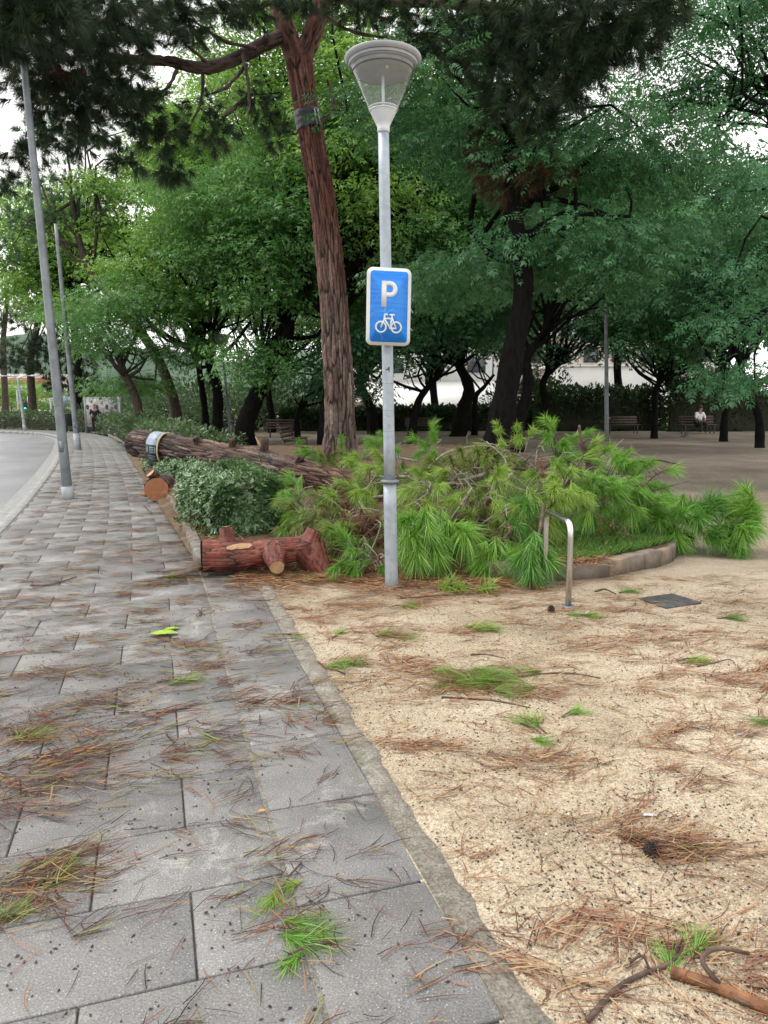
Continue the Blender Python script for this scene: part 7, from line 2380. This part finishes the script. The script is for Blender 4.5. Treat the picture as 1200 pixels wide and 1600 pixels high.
def pine_cone(label, px, py, rad, seed):
    p = gp(px, py)
    z = float(ground_h(p[0], p[1]))
    r = thing('pine_cone', label, 'pine cone', (p[0], p[1], z), 'pine cones on the sand')
    c = p + [0, 0, z + rad * 0.8]
    V, Q = lathe([(0.0, -rad), (rad * 0.6, -rad * 0.8), (rad * 0.78, 0), (rad * 0.5, rad * 0.7), (0, rad)], 10, c)
    Buf().add(V, Q).build('core', MT['cone'], r)
    sc = Buf()
    k = 0
    for i in range(8):
        th = -1.2 + i * 0.36
        for j in range(9):
            a = j * 2 * math.pi / 9 + i * 0.36
            d = np.array([math.cos(a) * math.cos(th), math.sin(a) * math.cos(th), math.sin(th)])
            b = c + d * rad * 0.72
            t = unit(np.cross([0, 0, 1], d) + 1e-6)
            u = np.cross(d, t)
            s_ = rad * 0.24
            e = c + d * rad * 1.1
            Vv = np.array([b - t * s_ * 0.6, b + t * s_ * 0.6, e + t * s_ + u * s_ * 0.5, e + u * s_ * 1.0, e - t * s_ + u * s_ * 0.5, e - u * s_ * 0.2])
            sc.add(Vv, np.array([[0, 1, 2, 5], [0, 5, 4, 3], [1, 3, 2, 2][:4]])[:2], np.array([[5, 2, 3], [5, 3, 4], [1, 3, 2], [0, 4, 3]]))
    tag(sc.build('scales', MT['cone'], r), kind='stuff')


def build_small_things():
    S = [
        ('bright yellow-green sprig on the paving, nearest large one', 440, 1400, 250, 2, 'ndlY', 0.10), ('green and rust tuft on the paving below the bright sprig', 500, 1478, -20, 3, 'ndlG', 0.12), ('green sprig pointing left below the rust tuft', 450, 1505, 200, 1, 'ndlG', 0.10),
        ('green tuft on the sand beside the border, near the bent twig', 555, 1040, 10, 3, 'ndlG', 0.14), ('left half of the wide green and rust needle heap on the sand', 690, 1068, 190, 11, 'ndlM', 0.19), ('right half of the wide green and rust needle heap, ending in a bright fan', 790, 1070, -20, 9, 'ndlG', 0.19),
        ('small upright looking green sprig on the bent twig near the stick', 1065, 1470, 60, 2, 'ndlG', 0.12), ('yellow-green sprig right of the wide needle heap', 830, 1130, 110, 2, 'ndlY', 0.12), ('green sprig below the wide needle heap, lower of two', 845, 1150, -60, 1, 'ndlG', 0.10),
        ('green sprig at the foot of the bike rack', 925, 965, -10, 3, 'ndlG', 0.14), ('small green sprig left of the iron cover', 990, 926, 20, 2, 'ndlG', 0.12), ('bluish green sprig right of the iron cover', 1148, 965, 10, 2, 'ndlD', 0.13), ('long pale sprig on the sand left of the bike rack', 770, 985, -10, 4, 'ndlY', 0.16),
        ('flat pale sprig below the lamp foot', 620, 995, 5, 3, 'ndlM', 0.15), ('tiny green sprig beside the flat pale sprig', 537, 990, 60, 1, 'ndlG', 0.09), ('bright sprig just in front of the lamp foot', 640, 948, -8, 2, 'ndlY', 0.14), ('small green sprig on the border course', 462, 998, -30, 1, 'ndlG', 0.10),
        ('yellow-green sprig with a dark twig at the right, above the rust drift', 1090, 1030, 15, 2, 'ndlY', 0.11), ('tiny green sprig in the middle of the sand', 905, 1110, 40, 1, 'ndlG', 0.09), ('green sprig at the right edge of the sand', 1195, 1130, 170, 2, 'ndlD', 0.10),
        ('green sprig on the paving beside the red log', 270, 905, 15, 2, 'ndlG', 0.13), ('pale sprig on the paving left of the border joint', 285, 1070, 5, 2, 'ndlM', 0.12), ('green sprig under the sawn stub of the red log', 440, 905, -20, 3, 'ndlG', 0.15), ('green sprig in front of the fork of the red log', 480, 908, -30, 3, 'ndlG', 0.14),
        ('dry sprig across the border course and strip', 520, 1130, 10, 2, 'ndlB', 0.13), ('rust sprig beside the pine cone', 1045, 1325, -25, 4, 'ndlB', 0.15), ('green sprig on the paving at the left edge', 20, 1440, 40, 2, 'ndlM', 0.12), ('green and rust sprig on the left needle drift', 60, 1150, 20, 3, 'ndlM', 0.13), ('green sprig at the lower edge of the left needle drift', 105, 1360, 70, 2, 'ndlM', 0.11), ('small green sprig on the far paving', 345, 860, 20, 2, 'ndlG', 0.12)]
    for k, (lab, px, py, an, nt_, mt, L) in enumerate(S):
        sprig(lab, px, py, an, nt_, mt, 400 + k, L=L * 1.3, n=70, wd=0.0021, jit=0.07 if nt_ > 8 else 0.025)
    ground_twig('thin black curved twig lying right of the wide needle heap', [(815, 1058), (860, 1052), (900, 1053), (938, 1060)], 0.006)
    ground_twig('thin dark twig in front of the wide needle heap', [(690, 1088), (740, 1092), (790, 1098), (828, 1106)], 0.006)
    ground_twig('short dark bent twig at the sand edge beside the green tuft', [(498, 1035), (510, 1045), (525, 1048), (540, 1052)], 0.006)
    ground_twig('black twig on top of the wide needle heap', [(735, 1030, 0.03), (760, 1030, 0.03), (790, 1036, 0.03)], 0.006)
    ground_twig('dark wavy twig on the sand at the upper right', [(1090, 1040), (1115, 1035), (1140, 1030), (1150, 1040)], 0.004)
    ground_twig('long dark stick lying on the far open ground', [(960, 722), (990, 724), (1025, 720), (1060, 727)], 0.03)
    ground_twig('dark stick on the paving at the left', [(48, 918), (80, 917), (120, 905)], 0.01)
    ground_twig('short black stick on the paving near the sawn log', [(226, 812), (232, 817), (238, 823)], 0.014)
    ground_twig('dark twig on the sand right of the bike rack', [(930, 926), (945, 922), (962, 930)], 0.008)
    ground_twig('dark twig in front of the lamp foot', [(622, 935), (680, 932), (735, 928)], 0.006)
    r, C = ground_twig('long grey-brown twig curving toward the pinkish stick', [(918, 1600), (960, 1550), (1000, 1525), (1040, 1510), (1062, 1492), (1066, 1478)], 0.0085, 'twig')
    q = catmull([C[9], C[9] + [-0.015, 0.02, 0.03], C[9] + [-0.05, 0.02, 0.01]], 8)
    Buf().add(*tube(q, 0.004, 6)).build('side_shoot', MT['twig'], r, smooth=True)
    ground_twig('thin dark twig above the long curving twig', [(975, 1452), (990, 1465), (1020, 1474), (1060, 1472)], 0.0045)
    r, C = ground_twig('thick orange-brown barked stick at the lower right corner', [(1048, 1524), (1100, 1540), (1160, 1562), (1260, 1602)], 0.0175, 'stick', 0.017, cat='stick')
    q = catmull([C[9] + [0, 0, 0.01], C[9] + [-0.03, 0.04, 0.05], C[9] + [0.03, 0.075, 0.055], C[9] + [0.12, 0.085, 0.03]], 12)
    Buf().add(*tube(q, np.linspace(0.008, 0.005, 12), 6)).build('side_shoot', MT['twig'], r, smooth=True)
    q = catmull([C[10] + [0, 0, 0.0], C[10] + [0.03, -0.04, 0.0], C[10] + [0.12, -0.07, -0.01]], 10)
    Buf().add(*tube(q, np.linspace(0.006, 0.003, 10), 6)).build('side_shoot', MT['twig'], r, smooth=True)
    pine_cone('black pine cone beside the rust needles at the lower right', 1017, 1335, 0.024, 1)
    pine_cone('small dark pine cone at the foot of the bike rack', 861, 957, 0.026, 2)
    # single leaves, paper scrap, pebbles

    def leaf(label, px, py, ang, L, mat, z0=0.0145, cat='leaf'):
        p = gp(px, py)
        r_ = thing('fallen_leaf', label, cat, (p[0], p[1], z0))
        V, T = BLADE
        a = math.radians(ang)
        V = V * [L, L * 1.2, L * 0.8]
        V = V @ np.array([[math.cos(a), math.sin(a), 0], [-math.sin(a), math.cos(a), 0], [0, 0, 1]])
        V = V - [0, 0, V[:, 2].min()] + [p[0], p[1], z0 + 0.006]
        Buf().add(V, T).build('blade', MT[mat], r_, smooth=True)
        e = np.array([p[0], p[1], z0 + 0.008])
        Buf().add(*tube([e, e - [math.cos(a) * L * 0.15, math.sin(a) * L * 0.15, 0.002], e - [math.cos(a) * L * 0.3, math.sin(a) * L * 0.3, 0.003]], 0.0016, 5)).build('stalk', MT[mat], r_)
    leaf('large yellow-green leaf lying flat on the paving', 232, 997, 12, 0.20, 'leafgreen')
    leaf('second yellow-green leaf touching the large one', 255, 990, 35, 0.12, 'leafgreen')
    leaf('small orange leaf on the paving', 402, 1276, 20, 0.035, 'leaforange')
    p = gp(1015, 1275)
    z = float(sandz(p[0], p[1]))
    V = np.array([[x, y, zz] for zz in (0.003, 0.006) for x, y in ((-0.025, -0.006), (0.027, -0.010), (0.024, 0.008), (-0.02, 0.010))]) + [p[0], p[1], z]
    tag(Buf().add(V, _BOXF).build('paper_scrap', MT['paper']), 'scrap of white paper on the sand above the pine cone', 'paper')
    for (px, py, s_, lab) in ((1165, 1148, 0.035, 'flat grey pebble at the right edge of the sand'), (1095, 1137, 0.022, 'small grey pebble left of the flat pebble')):
        p = gp(px, py)
        z = float(sandz(p[0], p[1]))
        V, Q = lathe([(0.0, -0.2), (0.8, -0.1), (1.0, 0.15), (0.7, 0.42), (0.0, 0.5)], 10)
        V = V * [s_ * 1.4, s_ * 0.8, s_ * 0.6] * (1 + 0.08 * np.sin(np.arange(len(V)) * 1.9))[:, None] + [p[0], p[1], z]
        tag(Buf().add(V, Q).build('pebble', MT['stone'], smooth=True), lab, 'pebble')
    # small iron cover in the paving and chips of wood by the hedge
    p = gp(262, 912)
    r_ = thing('service_cover', 'small dark service cover let into the paving left of the red log', 'manhole cover', (p[0], p[1], 0.01))
    Buf().add(*bev_box((p[0], p[1], 0.010), (0.34, 0.30, 0.012), 0.002, math.radians(17))).build('lid', MT['iron'], r_)
    Buf().add(*box((p[0], p[1], 0.0175), (0.05, 0.02, 0.004), math.radians(17))).build('lifting_slot', MT['ink'], r_)
    p = gp(283, 797)
    r_ = thing('wood_chip', 'orange splintered wood chip at the foot of the hedge', 'wood chip', (p[0], p[1], 0.015))
    V = np.array([[-0.14, -0.03, 0.0], [0.10, -0.05, 0.0], [0.13, 0.04, 0.0], [-0.10, 0.05, 0.0], [-0.16, -0.02, 0.03], [0.08, -0.03, 0.06], [0.14, 0.03, 0.05], [-0.08, 0.04, 0.025]]) + [p[0], p[1], 0.016]
    Buf().add(V, _BOXF).build('chip', MT['wood_pale'], r_)
    # pigeon on the open ground
    p = gp(1069, 686)
    r_ = thing('pigeon', 'dark pigeon on the open ground left of the seated person', 'pigeon', p)
    P = catmull([(-0.20, 0, 0.10), (-0.10, 0, 0.13), (0.0, 0, 0.15), (0.09, 0, 0.20), (0.13, 0, 0.26), (0.17, 0, 0.275), (0.205, 0, 0.265)], 22)
    R = np.interp(np.linspace(0, 1, 22), [0, 0.2, 0.42, 0.6, 0.72, 0.86, 0.93, 1], [0.018, 0.05, 0.075, 0.06, 0.035, 0.034, 0.012, 0.004])
    Buf().add(*tube(P + p, R, 12)).build('body', MT['pigeon'], r_, smooth=True)
    for sy in (-0.03, 0.03):
        Buf().add(*tube(np.array([(0.0, sy, 0.09), (0.005, sy, 0.04), (0.0, sy, 0.0), (0.03, sy, 0.002)]) + p, 0.006, 5)).build('leg', MT['brickred'], r_)


build_fallen_trunk()
build_red_log()
build_pile()
build_ground_litter()
build_small_things()
